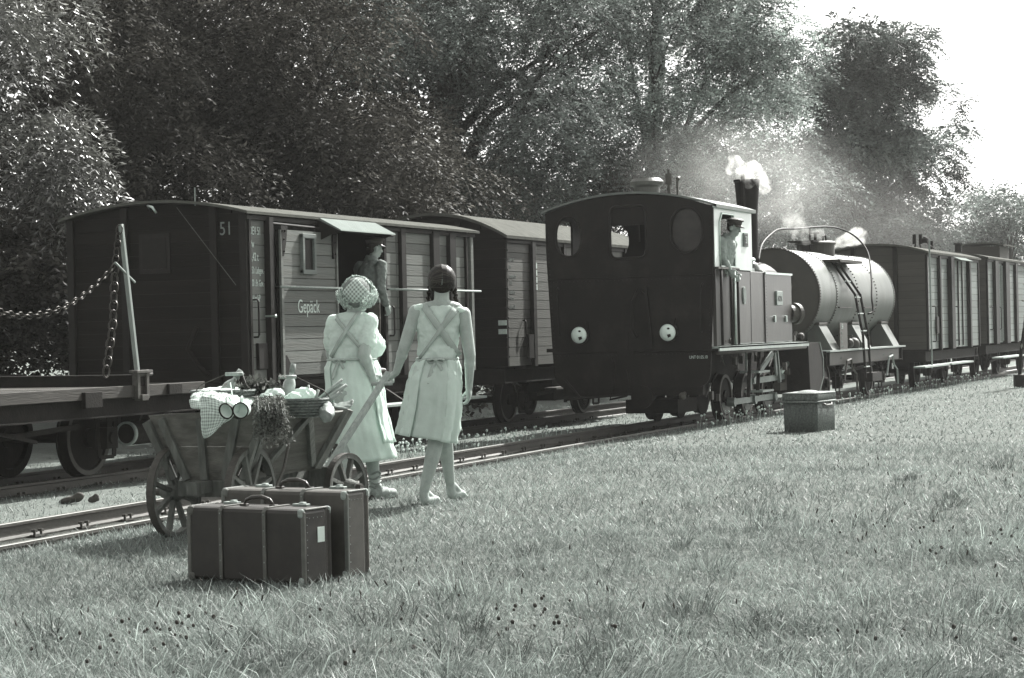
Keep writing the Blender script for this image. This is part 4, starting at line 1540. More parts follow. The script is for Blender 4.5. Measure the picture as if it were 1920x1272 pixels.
MB().tube((.9, 5.3, 1.1), (.95, 5.5, 1.3), .03, n=8).box((.9, 5.4, 1.2), (.12, .1, .1)).sphere((.95, 5.8, 1.22), .07, 10, 8).build('lubricator', M_iron, lo)
# rear buffer, pipes, lamps
MB().box((0, .06, .62), (2.1, .1, .3)).build('buffer_beam', M_under, lo)
MB().tube((.28, .05, .46), (.28, -.35, .46), .07, n=14).tube((.28, -.35, .46), (.28, -.4, .46), .16, n=22).build('centre_buffer', M_under, lo)
MB().sphere((.78, -.1, .46), .055, 10, 8).tube((.78, .05, .5), (.78, -.1, .46), .03, n=8).build('coupling_hook', M_iron, lo, smooth=True)
MB().path([(-.28, -.03, 1.0), (-.2, -.12, .9), (-.22, -.14, .6), (-.3, -.1, .42), (-.05, -.1, .47), (.02, -.12, .6), (-.02, -.12, .85)], .018, 8).build('brake_hose', M_under, lo, smooth=True)
MB().path([(.1, -.04, 1.3), (.06, -.1, 1.4), (.08, -.12, 1.8), (.16, -.1, 1.98), (.22, -.05, 1.9)], .022, 8).build('vacuum_hose', M_post, lo, smooth=True)
MB().beam((.33, -.05, 1.15), (.26, -.05, 2.0), .05, .03).build('hose_bracket', M_post, lo)
MB().box((-.18, -.03, 1.36), (.3, .03, .02)).box((-.18, -.02, 1.2), (.3, .012, .28)).build('tool_box', M_loco, lo)
MB().box((0, 1.3, .28), (.8, .9, .2)).build('ash_pan', M_under, lo)
MB().tube((-.7, -.02, .35), (-1.0, -.02, .7), .02, n=6).tube((-1.0, -.05, .42), (.1, -.05, .5), .02, n=6).build('rear_step_rod', M_post, lo)
for x, z in ((-.745, 1.345), (.585, 1.355)):
    la = MB().tube((x, 0, z), (x, -.1, z), .135, n=24)
    la.box((x + .06, -.05, z + .14), (.08, .08, .1)).build('headlamp', M_loco, lo)
    h_ = [c for c in lo.children if c.name.startswith('headlamp')][-1]
    MB().lathe([(.124, 0), (.124, .006), (.06, .03), (0, .04)], 24, (x, -.1, z), (0, -1, 0)).build('lamp_glass', M_white, h_, smooth=True)
    MB().lathe([(.12, -.012), (.138, -.012), (.138, .014), (.12, .014)], 28, (x, -.1, z), (0, -1, 0), closed=True).build('lamp_rim', M_post, h_, smooth=True)
    MB().prism([(x + .0, z - .03), (x + .05, z - .02), (x + .06, z - .055), (x + .015, z - .075)], lambda a, b, t: (a, -.14 - .004 * t, b)).prism(oval(x + .02, z + .055, .02, .014, 10), lambda a, b, t: (a, -.135 - .004 * t, b)).build('lamp_burner', M_black, h_)
mb = MB()
for k in range(40):
    z = .72 + k * .06
    for s in (-1, 1):
        if z < 3.05:
            mb.sphere((s * (HB - .035 + .06 * min(1, max(0, (z - 1.08) / 1.3))), -.016, z), (.008, .006, .008), 6, 4)
for k in range(38):
    mb.sphere((-1.15 + k * .062, -.016, 2.11), (.008, .006, .008), 6, 4)
    mb.sphere((-1.12 + k * .06, -.016, 1.05), (.008, .006, .008), 6, 4)
mb.build('rivets', M_loco, lo, smooth=True)['kind'] = 'stuff'
for s in (-1, 1):
    MB().path([(s * 1.06, -.015, 1.35), (s * 1.06, -.07, 1.38), (s * 1.08, -.07, 2.0), (s * 1.08, -.015, 2.03)], .014, 8).build('handrail', M_post, lo, smooth=True)
text(lo, 'UNT 01.05.10', (.865, -.018, .98), .062, '-y', M_letter, .75)

# ================================================================== tank wagon
tw = thing('tank_wagon', 'riveted silver cylindrical tank wagon with a ladder behind the locomotive', 'railway wagon', (-9.83, 35.7, 0), 0, 'railway wagons')
TR, TZ, TL = .84, 1.94, 6.15
MB().tube((0, .02, TZ), (0, TL - .02, TZ), TR, n=64, caps=False).build('tank_barrel', M_tank, tw, smooth=True)
MB().lathe([(TR, .0), (TR - .02, -.02), (TR * .6, -.05), (0, -.06)], 48, (0, .03, TZ), (0, 1, 0)).build('tank_end', M_tankend, tw, smooth=False)
MB().lathe([(TR, .0), (TR - .02, .02), (TR * .6, .05), (0, .06)], 48, (0, TL - .03, TZ), (0, 1, 0)).build('tank_end', M_tankend, tw)
for y in (.03, 1.28, TL - .03):
    MB().lathe([(TR - .004, -.035), (TR + .008, -.035), (TR + .008, .035), (TR - .004, .035)], 64, (0, y, TZ), (0, 1, 0), closed=True).build('tank_band', M_tank if y > 1 else M_tankend, tw, smooth=False)
mb = MB()
for y, n in ((.03, 60), (1.28, 60), (2.95, 46), (4.5, 46), (TL - .03, 60)):
    for k in range(n):
        a = R(-100 + 200 * k / (n - 1))
        mb.sphere((math.cos(a) * (TR + .008), y, TZ + math.sin(a) * (TR + .008)), .015, 6, 4)
mb.build('rivets', M_tankend, tw, smooth=True)['kind'] = 'stuff'
for y0_, y1_ in ((1.36, 2.35), (3.35, 4.4)):
    MB().box((TR + .01, (y0_ + y1_) / 2, 1.72), (.03, y1_ - y0_, .02)).build('sign_rail', M_tankend, tw)
MB().lathe([(.36, 2.6), (.36, 2.93), (.39, 2.94), (.39, 2.97), (.33, 3.0), (0, 3.01)], 36, (0, 3.1, 0)).build('tank_dome', M_tankend, tw)
MB().box((-.1, 2.62, 2.985), (.5, .5, .025)).build('dome_platform', M_post, tw)
mb = MB().tube((.05, 2.9, 3.0), (.05, 2.9, 3.14), .03, n=8).box((.05, 2.9, 3.15), (.16, .05, .03)).path([(.1, 3.3, 3.0), (.1, 3.3, 3.1), (.12, 3.4, 3.13), (.12, 3.45, 3.02)], .02, 6)
mb.build('dome_valves', M_post, tw)
# arched handrail
MB().path(curve([(.62, -3.1, 2.45), (.55, -2.6, 2.75), (.48, -1.7, 2.97), (.4, -.9, 3.07), (.3, 0.6, 3.14), (.25, 2.0, 3.22), (.2, 3.3, 3.28), (.3, 4.0, 3.25), (.5, 4.35, 3.1), (.75, 4.2, 2.8), (.95, 3.6, 2.3), (1.05, 3.15, 1.9), (1.1, 3.0, 1.65), (1.04, 2.85, 1.6)]), .018, 8).build('handrail_arch', M_post, tw, smooth=True)
MB().tube((.28, 1.6, 3.18), (.28, 1.6, 2.75), .018, n=6).build('rail_post', M_post, tw)
# ladder with its little platform
mb = MB()
for dy in (0, .42):
    mb.path([(.66, 1.75 + dy, 2.55), (1.02, 1.92 + dy, 1.95), (1.12, 2.05 + dy, 1.2), (1.13, 2.15 + dy, .42)], .024, 8)
mb.build('ladder_rail', M_post, tw)
for k, (z, x) in enumerate(((.62, 1.13), (.95, 1.125), (1.28, 1.11), (1.6, 1.07), (1.9, 1.03), (2.2, .87))):
    MB().tube((x, 1.72 + (2.55 - z) * .18, z), (x, 2.14 + (2.55 - z) * .18, z), .014, n=6).build('rung', M_rod, tw)
MB().box((.72, 2.25, 2.57), (.34, 1.75, .05)).build('ladder_platform', M_sleeper, tw)
# frame
underframe(tw, 1.0, -.05, 6.25, .93, .25, ())
for y in (1.4, 4.9):
    wheelset(tw, y, .36)
MB().box((.92, 3.1, .945), (.2, 6.3, .03)).build('frame_plate', M_rod, tw)
MB().box((.955, 3.0, .8), (.01, 5.7, .22)).build('frame_panel', M_tankend, tw)
for y in (.6, 3.1, 5.6):
    MB().hexa([(.55, y - .28, .95), (.98, y - .28, .95), (.98, y + .28, .95), (.55, y + .28, .95), (.5, y - .28, 1.42), (.72, y - .28, 1.42), (.72, y + .28, 1.42), (.5, y + .28, 1.42)]).build('tank_saddle', M_tank, tw)
    MB().box((.7, y, 1.43), (.1, .62, .05)).build('saddle_cap', M_tankend, tw, bevel=.01)
    MB().hexa([(-.98, y - .28, .95), (-.55, y - .28, .95), (-.55, y + .28, .95), (-.98, y + .28, .95), (-.72, y - .28, 1.42), (-.5, y - .28, 1.42), (-.5, y + .28, 1.42), (-.72, y + .28, 1.42)]).build('tank_saddle', M_tank, tw)
MB().box((1.0, 1.02, 1.19), (.02, .56, .5)).build('label_board', M_tankend, tw)
text(tw, '54', (1.013, .86, 1.33), .14, '+x', M_letter, .8)
for s, z in (('10,9 t', 1.24), ('9,5 t', 1.16), ('Wasser', 1.08), ('6,60 m LüP', 1.0)):
    text(tw, s, (1.013, .8, z), .065, '+x', M_letterdim, .75)
for y in (.9, 4.4, 5.1):
    text(tw, 'DEV 54', (.962, y, .78), .07, '+x', M_letterdim, .75)
mb = MB().sphere((.85, 2.1, 1.06), .09, 10, 8).tube((.8, 1.8, 1.03), (.8, 2.3, 1.05), .04, n=8).sphere((.85, 2.45, 1.04), .12, 12, 8).tube((.85, 2.1, 1.06), (.85, 2.1, 1.2), .02, n=6).box((.85, 2.1, 1.2), (.12, .03, .02))
mb.build('outlet_valve', M_iron, tw, smooth=True)
for y in (1.4, 4.9):
    MB().path([(1.02, y - .45, .4), (1.02, y - .22, .75), (1.02, y + .1, .78), (1.02, y + .2, .6), (1.02, y + .5, .5), (1.02, y + .55, .2)], .02, 6).build('axle_guard_bracket', M_rod if y > 4 else M_iron, tw)
MB().box((1.08, 2.9, .42), (.2, .8, .16)).build('ladder_step', M_under, tw)


# ================================================================== hand cart
def patch(mb, rows, uv, uv0=(0, 0), size=(1, 1)):
    """control net of 3D points -> quads, with matching uv list"""
    nr, nc = len(rows), len(rows[0])
    o = len(mb.v)
    for i, r_ in enumerate(rows):
        for j, p in enumerate(r_):
            mb.v.append(tuple(p))
            uv.append((uv0[0] + size[0] * j / (nc - 1), uv0[1] + size[1] * i / (nr - 1)))
    for i in range(nr - 1):
        for j in range(nc - 1):
            a = o + i * nc + j
            mb.f.append((a, a + 1, a + nc + 1, a + nc))


def cloth_build(name, mb, uv, material, parent=None, thick=.004, sub=3, disp=0.0, dscale=.05):
    me = bpy.data.meshes.new(name)
    me.from_pydata(mb.v, [], mb.f)
    ul = me.uv_layers.new(name='UVMap')
    for l in me.loops:
        ul.data[l.index].uv = uv[l.vertex_index]
    o = put(name, me, material, parent, smooth=True)
    s = o.modifiers.new('sub', 'SUBSURF')
    s.levels = s.render_levels = sub
    if disp:
        tx = bpy.data.textures.new(name, 'CLOUDS')
        tx.noise_scale = dscale
        d = o.modifiers.new('disp', 'DISPLACE')
        d.texture = tx
        d.texture_coords = 'LOCAL'
        d.strength = disp
        d.mid_level = .5
    so = o.modifiers.new('solid', 'SOLIDIFY')
    so.thickness = thick
    return o


ct = thing('hand_cart', 'old wooden hand cart with spoked wheels loaded with market baskets', 'cart', (-6.58, 11.02, .195), 0)
BW, TW, BZ, TZ_ = .18, .375, .385, .74


def cs(s, y, t, o=0.0):
    """point on the sloping cart side s (+-1) at length y and height fraction t, pushed out by o"""
    y2 = y + (y - .5) * .1 * t
    return Vector((s * (BW + (TW - BW) * t + o * .87), y2, BZ + (TZ_ - BZ) * t - o * .4))


for s in (-1, 1):
    for t0, t1 in ((0, .497), (.5, 1.0)):
        MB().hexa([cs(s, 0, t0), cs(s, 1, t0), cs(s, 1, t0, .022), cs(s, 0, t0, .022), cs(s, 0, t1), cs(s, 1, t1), cs(s, 1, t1, .022), cs(s, 0, t1, .022)]).build('side_plank', M_woodh, ct, bevel=.003)
    for (ya, ta, yb, tb, w_) in ((.06, 0, .02, 1.03, .06), (.95, 0, .98, 1.05, .09), (.5, 1.0, .86, .08, .05), (.5, .98, .2, .1, .05)):
        MB().beam(cs(s, ya, ta, .036), cs(s, yb, tb, .036), w_, .03, (s * .87, 0, -.4)).build('brace', M_wood, ct, bevel=.003)
# tail board and front board
zt = lambda x: TZ_ + .035 - .1 * (x + .0) ** 2
for y0_, sg in ((-.03, -1), (1.03, 1)):
    for z0, z1 in ((BZ, .566), (.568, None)):
        def hx(z):
            return BW + (TW - BW) * (z - BZ) / (TZ_ - BZ) + .016
        if z1:
            poly = [(-hx(z0), z0), (hx(z0), z0), (hx(z1), z1), (-hx(z1), z1)]
        else:
            xs = np.linspace(hx(.745), -hx(.745), 9)
            poly = [(-hx(z0), z0), (hx(z0), z0)] + [(x, zt(x)) for x in xs]
        MB().prism(poly, lambda a, b, t: (a, y0_ + sg * (.022 * t + (b - BZ) * .1), b)).build('tail_plank', M_woodh, ct, bevel=.003)
    for (xa, xb, w_) in ((-.14, -.3, .05), (-.02, -.02, .05), (.12, .23, .055)):
        MB().beam((xa, y0_ + sg * .034, BZ - .02), (xb, y0_ + sg * (.034 + .034), TZ_ + .0), w_, .026, (0, sg, 0)).build('batten', M_wood, ct, bevel=.003)
MB().beam((-.235, -.06, BZ - .02), (-.40, -.1, TZ_ - .02), .045, .045, (0, 1, 0)).build('corner_stake', M_wood, ct, bevel=.004)
MB().beam((.235, -.04, BZ - .02), (.385, -.06, TZ_ + .0), .04, .04, (0, 1, 0)).build('corner_stake', M_wood, ct, bevel=.004)
MB().box((0, .5, BZ - .015), (.36, 1.1, .03)).build('floor_board', M_woodh, ct)
MB().box((0, .5, BZ - .06), (.07, 1.5, .07)).build('reach_pole', M_wood, ct)
MB().box((0, -.02, .31), (.42, .09, .1)).build('axle_beam', M_wood, ct, bevel=.006)
MB().box((0, 1.2, .28), (.46, .1, .16)).build('axle_beam', M_wood, ct, bevel=.006)


def cart_wheel(x, y, r, turn=0.0):
    wo = MB().lathe([(r - .035, -.022), (r - .006, -.022), (r - .006, .022), (r - .035, .022)], 44, ax=(1, 0, 0), closed=True).build('wheel', M_wood, ct, loc=(x, y, r), rot=(random.uniform(0, .5), 0, turn))
    MB().lathe([(r - .006, -.024), (r, -.024), (r, .024), (r - .006, .024)], 44, ax=(1, 0, 0), closed=True).build('iron_tyre', M_iron, wo)
    s = 1 if x > 0 else -1
    MB().lathe([(0, -.08), (.03, -.08), (.055, -.03), (.055, .03), (.035, .085), (.02, .088), (.02, .12), (0, .12)], 20, ax=(s, 0, 0)).build('hub', M_wood, wo)
    MB().tube((s * .088, 0, 0), (s * .125, 0, 0), .024, n=10).build('hub_cap', M_iron, wo)
    for k in range(8):
        a = 2 * math.pi * k / 8 + .2
        c_, s_ = math.cos(a), math.sin(a)
        MB().beam((.0, c_ * .05, s_ * .05), (0, c_ * (r - .03), s_ * (r - .03)), .026, .034, (1, 0, 0)).build('spoke', M_wood, wo, bevel=.003)


cart_wheel(-.275, 0.0, .283)
cart_wheel(.275, -.02, .283)
cart_wheel(-.29, 1.2, .225, -.12)
cart_wheel(.295, 1.2, .225, -.12)
# curved iron stay at the near rear wheel
MB().path([(.36, .18, .64), (.4, .2, .62), (.42, .2, .56), (.415, .14, .42), (.40, .06, .3), (.38, .0, .27)], .009, 8).build('iron_stay', M_iron, ct, smooth=True)
top = at(729, 699, 14.35) - Vector((-6.58, 11.02, .195))
bot = Vector((.03, 1.3, .24))
MB().beam(bot, top, .042, .034, (0, -.7, .7)).build('draw_pole', M_woodlight, ct, bevel=.006)
d_ = (top - bot).normalized()
gp = top - d_ * .1
MB().tube(gp - Vector((math.cos(.43), math.sin(.43), 0)) * .075, gp + Vector((math.cos(.43), math.sin(.43), 0)) * .075, .014, n=10).build('cross_grip', M_woodlight, ct, smooth=True)

# ------------------------------------------------------------------ load of the cart
CELL = .02
M_cloth = gingham('checked_tablecloth', .62, .26, CELL)
tcm, uv = MB(), []
R0_ = [[at(*p) for p in r_] for r_ in (
    [(366, 742, 12.95), (385, 729, 13.0), (415, 725, 13.05), (450, 727, 13.1), (482, 738, 13.15)],
    [(358, 742, 12.6), (378, 733, 12.62), (410, 730, 12.7), (445, 734, 12.75), (482, 746, 12.85)],
    [(356, 752, 12.48), (374, 746, 12.46), (404, 744, 12.5), (432, 752, 12.52), (468, 762, 12.6)],
    [(357, 768, 12.46), (372, 768, 12.42), (402, 764, 12.4), (432, 772, 12.42), (466, 776, 12.5)])]
patch(tcm, R0_, uv, (0, 0), (.42, .28))
R1_ = [[at(*p) for p in r_] for r_ in (
    [(374, 745, 12.44), (388, 744, 12.42), (410, 748, 12.4), (436, 764, 12.4)],
    [(376, 765, 12.36), (390, 762, 12.38), (412, 766, 12.35), (442, 778, 12.36)],
    [(377, 792, 12.35), (389, 792, 12.38), (408, 790, 12.35), (428, 790, 12.36)],
    [(377, 822, 12.34), (386, 823, 12.37), (398, 817, 12.36), (414, 797, 12.36)])]
patch(tcm, R1_, uv, (.1, .1), (.21, .27))
o_ = cloth_build('tablecloth', tcm, uv, M_cloth, None, disp=.04, dscale=.05)
tag(o_, 'checked cloth draped over the rear basket and hanging down the tail of the hand cart', 'tablecloth')


def basket(label, c, rx, ry, h, rz):
    t = thing('wicker_basket', label, 'basket', c, rz, 'market baskets in the hand cart')
    MB().lathe([(.62, 0), (.86, h * .4), (1, h), (1.03, h + .01), (.97, h + .01), (.94, h * .9), (.8, h * .35), (.55, .02), (0, .015)], 28, sx=rx, sy=ry).build('weave', M_wicker, t, smooth=True)
    mb_ = MB()
    for k in range(28):
        a = 2 * math.pi * k / 28
        mb_.tube((rx * .63 * math.cos(a), ry * .63 * math.sin(a), 0), (rx * 1.005 * math.cos(a), ry * 1.005 * math.sin(a), h), .005, n=5)
    for j in range(7):
        f = .66 + .34 * (j / 6) ** .6
        mb_.path([(rx * f * math.cos(a) * (1.01 + .012 * (k % 2)), ry * f * math.sin(a) * (1.01 + .012 * (k % 2)), h * (j / 6)) for k, a in enumerate(np.linspace(0, 2 * math.pi, 57)[:-1])], .006, 5, closed=True)
    o = mb_.build('woven_rods', M_wicker, t, smooth=True)
    o['kind'] = 'stuff'
    return t


def bail(t, rx, top, grip_dir, r=.003):
    gx = Vector(grip_dir).normalized()
    for s in (-1, 1):
        MB().path([Vector((s * rx, 0, .12)), Vector((s * rx * .8, 0, .16)), Vector(top) + gx * s * .052], r, 6).build('wire_bail', M_iron, t, smooth=True)
    MB().tube(Vector(top) - gx * .055, Vector(top) + gx * .055, .012, n=10).build('wooden_grip', M_woodlight, t, smooth=True)


b1 = basket('wicker basket covered by the checked cloth at the back of the cart', tuple(at(420, 770, 12.85)), .2, .2, .12, 0)
bail(b1, .2, (.09, -.02, .225), (1, .25, 0))
b2 = basket('open wicker basket with bottle, bread and stalks near the front of the cart', tuple(at(568, 781, 12.9)), .16, .15, .105, .2)
bail(b2, .17, (-.1, .02, .245), (1, .2, 0))


def wine_bottle(label, c, direction, L_=.27, r=.037):
    t = thing('glass_bottle', label, 'bottle', c, 0, 'bottles in the hand cart')
    MB().lathe([(r * .9, 0), (r, .01), (r, L_ * .55), (r * .8, L_ * .64), (.014, L_ * .75), (.0135, L_ * .97), (.016, L_ * .97), (.016, L_), (0, L_)], 20, ax=direction).build('glass', M_glassb, t, smooth=True)
    d = Vector(direction).normalized()
    MB().tube(d * L_ * .8, d * (L_ + .004), .019, .017, 14).build('foil', M_letterdim, t, smooth=True)
    return t


u_ = _r0
wine_bottle('glass bottle leaning out of the cloth covered basket', tuple(at(405, 762, 12.9)), u_ * .68 + Vector((0, 0, 1)) + FWD * .3, .27, .04)
wine_bottle('taller glass bottle standing in the open wicker basket', tuple(at(534, 765, 13.0)), u_ * .2 + Vector((0, 0, 1)) + FWD * .2, .28, .04)


def mug(label, c, axis, r=.046, L_=.085):
    """axis points out of the mouth"""
    t = thing('enamel_mug', label, 'mug', c, 0, 'enamel mugs tied to the cart')
    a = Vector(axis).normalized()
    MB().lathe([(0, -L_), (r * .9, -L_), (r * .95, -L_ + .006), (r, 0), (r * .96, 0), (r * .9, -L_ + .008), (0, -L_ + .008)], 28, ax=a).build('cup', M_enamel, t, smooth=True)
    ring = MB().lathe([(r - .004, -.003), (r + .003, -.003), (r + .003, .004), (r - .004, .004)], 32, ax=a, closed=True)
    ring.build('rim', M_black, t, smooth=True)
    u, v, _ = basis(a)
    h = v if v.z > 0 else -v
    MB().path([h * r * .98 - a * .015, h * (r + .028) - a * .02, h * (r + .03) - a * .05, h * r * .95 - a * .065], .006, 6).build('handle', M_enamel, t, smooth=True)
    return t


cdir = -(at(450, 770, 12.3) - Vector((0, 0, CAM_Z))).normalized()
mug('white enamel mug with black rim tilted sideways, the one nearer the checked cloth', tuple(at(424, 771, 12.22)), cdir + Vector((-.55, 0, -.15)) + UP * -.1)
mug('white enamel mug with black rim facing the viewer beside the herbs', tuple(at(451, 770, 12.2)), cdir + RIGHT * -.25 + UP * -.12)
MB().path([at(432, 718, 12.6), at(436, 745, 12.35), at(438, 760, 12.25)], .003, 5).path([at(438, 760, 12.25), at(430, 768, 12.25)], .004, 5).path([at(438, 760, 12.25), at(447, 756, 12.25)], .004, 5).build('mug_string', M_dress, None)
tag(bpy.data.objects['mug_string'], 'white string tying the two enamel mugs to the basket grip', 'string')


def spray_quads(base_fn, n_stem, n_leaf, size, jitter):
    V = []
    for i in range(n_stem):
        pts_ = base_fn(i)
        for k in range(n_leaf):
            f = k / (n_leaf - 1) * (len(pts_) - 1.001)
            j = int(f)
            p = pts_[j].lerp(pts_[j + 1], f - j)
            p = p + Vector((random.gauss(0, jitter), random.gauss(0, jitter), random.gauss(0, jitter)))
            a = Vector((random.gauss(0, 1), random.gauss(0, 1), random.gauss(0, 1) - .8)).normalized()
            b = a.cross(Vector((random.gauss(0, 1), random.gauss(0, 1), random.gauss(0, 1)))).normalized()
            s = size * random.uniform(.6, 1.4)
            V.append([p, p + a * s * .5 + b * s * .22, p + a * s, p + a * s * .5 - b * s * .22])
    return np.array([[tuple(q) for q in r_] for r_ in V])


M_herb = mat('herb_leaves', .1, .7, .1, 6, bump=0, attr='tone', transl=.25)


def herb_stem(i):
    a = random.random()
    x0, x1 = 478 + 52 * random.random(), None
    x1 = x0 + random.uniform(-10, 26) * random.random() ** .3 + (6 if random.random() < .5 else 0)
    y1 = random.uniform(778, 838) - abs(x1 - 520) * .1
    dz = random.uniform(-.06, .05)
    return [at(x0, 742 + random.uniform(0, 14), 12.66 + dz), at((x0 * 2 + x1) / 3, 757 + random.uniform(-4, 6), 12.46 + dz), at((x0 + x1) / 2 + random.uniform(-4, 4), (760 + y1) / 2, 12.4 + dz), at(x1, y1, 12.4 + dz)]


hb = thing('herb_bunch', 'leafy bunch of herbs hanging over the side of the hand cart', 'herbs', tuple(at(505, 745, 12.6)), 0)
V = spray_quads(herb_stem, 150, 30, .02, .0055) - np.array(hb.location)
put('herb_leaves', quads_mesh('herb_leaves', V, 4, np.clip(RNG.normal(1, .45, len(V)), .25, 2.4), M_herb), None, hb)
sm_ = MB()
for i in range(40):
    sm_.path([p - hb.location for p in herb_stem(i)], .0018, 4)
o = sm_.build('herb_stalks', M_herbstalk if 'M_herbstalk' in globals() else mat('herb_stalk', .12, .7, .2, 20), hb)
o['kind'] = 'stuff'
# rosette of salad leaves between the baskets
V = spray_quads(lambda i: [at(488 + random.gauss(0, 9), 735 + random.gauss(0, 4), 12.95), at(488 + random.gauss(0, 20), 722 + random.gauss(0, 6), 12.9), at(488 + random.gauss(0, 24), 722 + random.gauss(0, 9), 12.85)], 90, 8, .045, .01)
o = put('salad_leaves', quads_mesh('salad_leaves', V, 4, np.clip(RNG.normal(1, .45, len(V)), .25, 2.4), M_herb), None)
tag(o, 'dark heap of salad leaves lying between the two baskets', 'salad')
# paper wrapped bread and cloth bundle
mb = MB().sphere(at(572, 742, 12.95), (.075, .06, .05), 18, 12, rot=(.3, .2, .4)).sphere(at(550, 748, 12.9), (.06, .05, .04), 14, 10)
me = bake(mb, 'bread_bundle', .008, 2)
o = put('bread_bundle', me, M_dress, None, smooth=True)
tx = bpy.data.textures.new('crumple', 'CLOUDS')
tx.noise_scale = .03
d = o.modifiers.new('disp', 'DISPLACE')
d.texture, d.strength = tx, .03
tag(o, 'crumpled white cloth bundle in the open wicker basket', 'bundle')
o = bake(MB().sphere(at(515, 742, 12.8), (.07, .06, .045), 16, 10).sphere(at(500, 748, 12.75), (.05, .05, .04), 12, 8), 'cabbage', .008, 2)
o = put('cabbage', o, M_apron, None, smooth=True)
d = o.modifiers.new('disp', 'DISPLACE')
d.texture, d.strength = tx, .02
tag(o, 'pale round cabbage beside the herbs in the cart', 'cabbage')
# leeks and stalks
for k, (a, b, r_, lb) in enumerate((((596, 750), (642, 712), .012, 'longest pale leek stalk, reaching highest over the front of the cart'),
                                    ((600, 756), (650, 722), .014, 'leek stalk just below the longest one, above the big chard leaves'),
                                    ((604, 760), (640, 735), .016, 'thick leek stalk lowest in the bundle at the cart front'),
                                    ((582, 754), (578, 722), .008, 'thin upright stalk beside the white cloth bundle'),
                                    ((591, 752), (597, 731), .011, 'short stout stalk between the thin upright one and the leeks'))):
    t = MB().tube(at(*a, 13.0 - .02 * k), at(*b, 13.0 - .02 * k), r_, r_ * .8, 10)
    o = t.build('leek_stalk', mat('leek_skin', .3, .5, .3, 20, (1, 1, .3)), None, smooth=True)
    tag(o, lb, 'leek', 'vegetable stalks in the basket')
lm, uv = MB(), []
patch(lm, [[at(*p) for p in r_] for r_ in (
    [(600, 752, 12.95), (606, 748, 12.95), (614, 750, 12.95)], [(600, 764, 12.8), (612, 758, 12.76), (628, 764, 12.8)],
    [(598, 778, 12.72), (612, 776, 12.68), (628, 780, 12.74)], [(602, 790, 12.72), (610, 795, 12.68), (620, 788, 12.74)])], uv)
patch(lm, [[at(*p) for p in r_] for r_ in (
    [(610, 752, 12.95), (612, 756, 12.92), (614, 760, 12.9)], [(632, 758, 12.95), (634, 764, 12.85), (636, 768, 12.85)],
    [(652, 752, 12.98), (652, 762, 12.86), (650, 768, 12.85)], [(662, 746, 12.98), (663, 752, 12.9), (660, 762, 12.85)])], uv)
patch(lm, [[at(*p) for p in r_] for r_ in ([(606, 742, 13.0), (612, 748, 12.98)], [(622, 728, 13.02), (634, 742, 12.98)], [(640, 716, 13.05), (652, 724, 13.0)])], uv)
o = cloth_build('chard_leaves', lm, uv, mat('chard_leaf', .26, .5, .2, 12, bump=.25, bscale=20, transl=.35), None, .002, 3, .02, .03)
tag(o, 'large pale chard leaves drooping over the front of the hand cart', 'chard')

# ================================================================== suitcases
def suitcase(label, c, L_, D_, H_, rz, body, ribs, lab=False, rib_m=None):
    t = thing('suitcase', label, 'suitcase', c, rz, 'suitcases on the grass')
    MB().box((0, -D_ * .09, H_ / 2), (L_, D_ * .8, H_)).build('body', body, t, bevel=.022)
    MB().box((0, D_ * .41, H_ / 2), (L_, D_ * .17, H_)).build('lid', body, t, bevel=.018)
    MB().box((0, D_ * .315, H_ / 2), (L_ - .012, .02, H_ - .012)).build('lid_seam', M_leather, t)
    rm = rib_m or M_rib
    for x in ribs:
        r_ = MB().box((x, -D_ * .49 - .004, H_ / 2), (.021, .008, H_ - .03)).box((x, -.01, H_ + .003), (.021, D_ * .78, .008))
        r_.beam((x, -D_ * .49 - .003, H_ - .018), (x, -D_ * .43, H_ + .003), .021, .008, (0, -1, 1))
        ro = r_.build('rib', rm, t, bevel=.002)
        nb_ = MB()
        for k in range(5):
            nb_.sphere((x, -D_ * .49 - .009, .03 + k * (H_ - .06) / 4), (.004, .003, .004), 6, 4)
        nb_.build('rib_studs', M_brass, ro, smooth=True)
    for x in (-L_ / 2 + .006, L_ / 2 - .006):
        e = MB().box((x, -D_ * .49 + .004, H_ / 2), (.024, .016, H_ - .02)).box((x, -.01, H_ - .001), (.02, D_ * .78, .01))
        e.build('edge_trim', rm, t, bevel=.005)
    for sx in (-1, 1):
        for sz in (0, 1):
            for yy in (-D_ * .47, D_ * .42):
                MB().box((sx * (L_ / 2 - .018), yy, .02 if not sz else H_ - .02), (.038, .026, .046)).build('corner_cap', M_brass if sx > 0 else rm, t, bevel=.012)
    MB().box((-L_ * .3, D_ * .25, H_ + .006), (.09, .035, .014)).box((-L_ * .3, D_ * .3, H_ + .014), (.03, .03, .012)).build('latch', M_brass, t, bevel=.003)
    MB().box((L_ * .3, D_ * .25, H_ + .006), (.09, .035, .014)).box((L_ * .3, D_ * .3, H_ + .014), (.03, .03, .012)).build('latch', M_brass, t, bevel=.003)
    MB().path([(-.095, 0, H_ + .004), (-.08, 0, H_ + .03), (-.04, 0, H_ + .044), (.02, 0, H_ + .046), (.07, 0, H_ + .034), (.095, 0, H_ + .004)], [.007, .009, .012, .012, .009, .007], 10).build('handle', M_leather, t, smooth=True)
    for x in (-.095, .095):
        MB().box((x, 0, H_ + .005), (.04, .03, .012)).build('handle_plate', M_leather, t, bevel=.003)
    st_ = MB()
    for k in range(9):
        st_.sphere((L_ / 2 + .001, -D_ * .38, .04 + k * (H_ - .08) / 8), (.002, .0028, .0028), 6, 4)
    for k in range(4):
        st_.sphere((L_ / 2 + .001, -D_ * .3 + k * D_ * .14, H_ - .045), (.002, .0028, .0028), 6, 4)
    st_.build('studs', M_brass, t, smooth=True)
    if lab:
        MB().box((L_ / 2 + .002, .02, H_ * .65), (.003, .055, .075)).build('paper_label', M_paper, t)
    return t


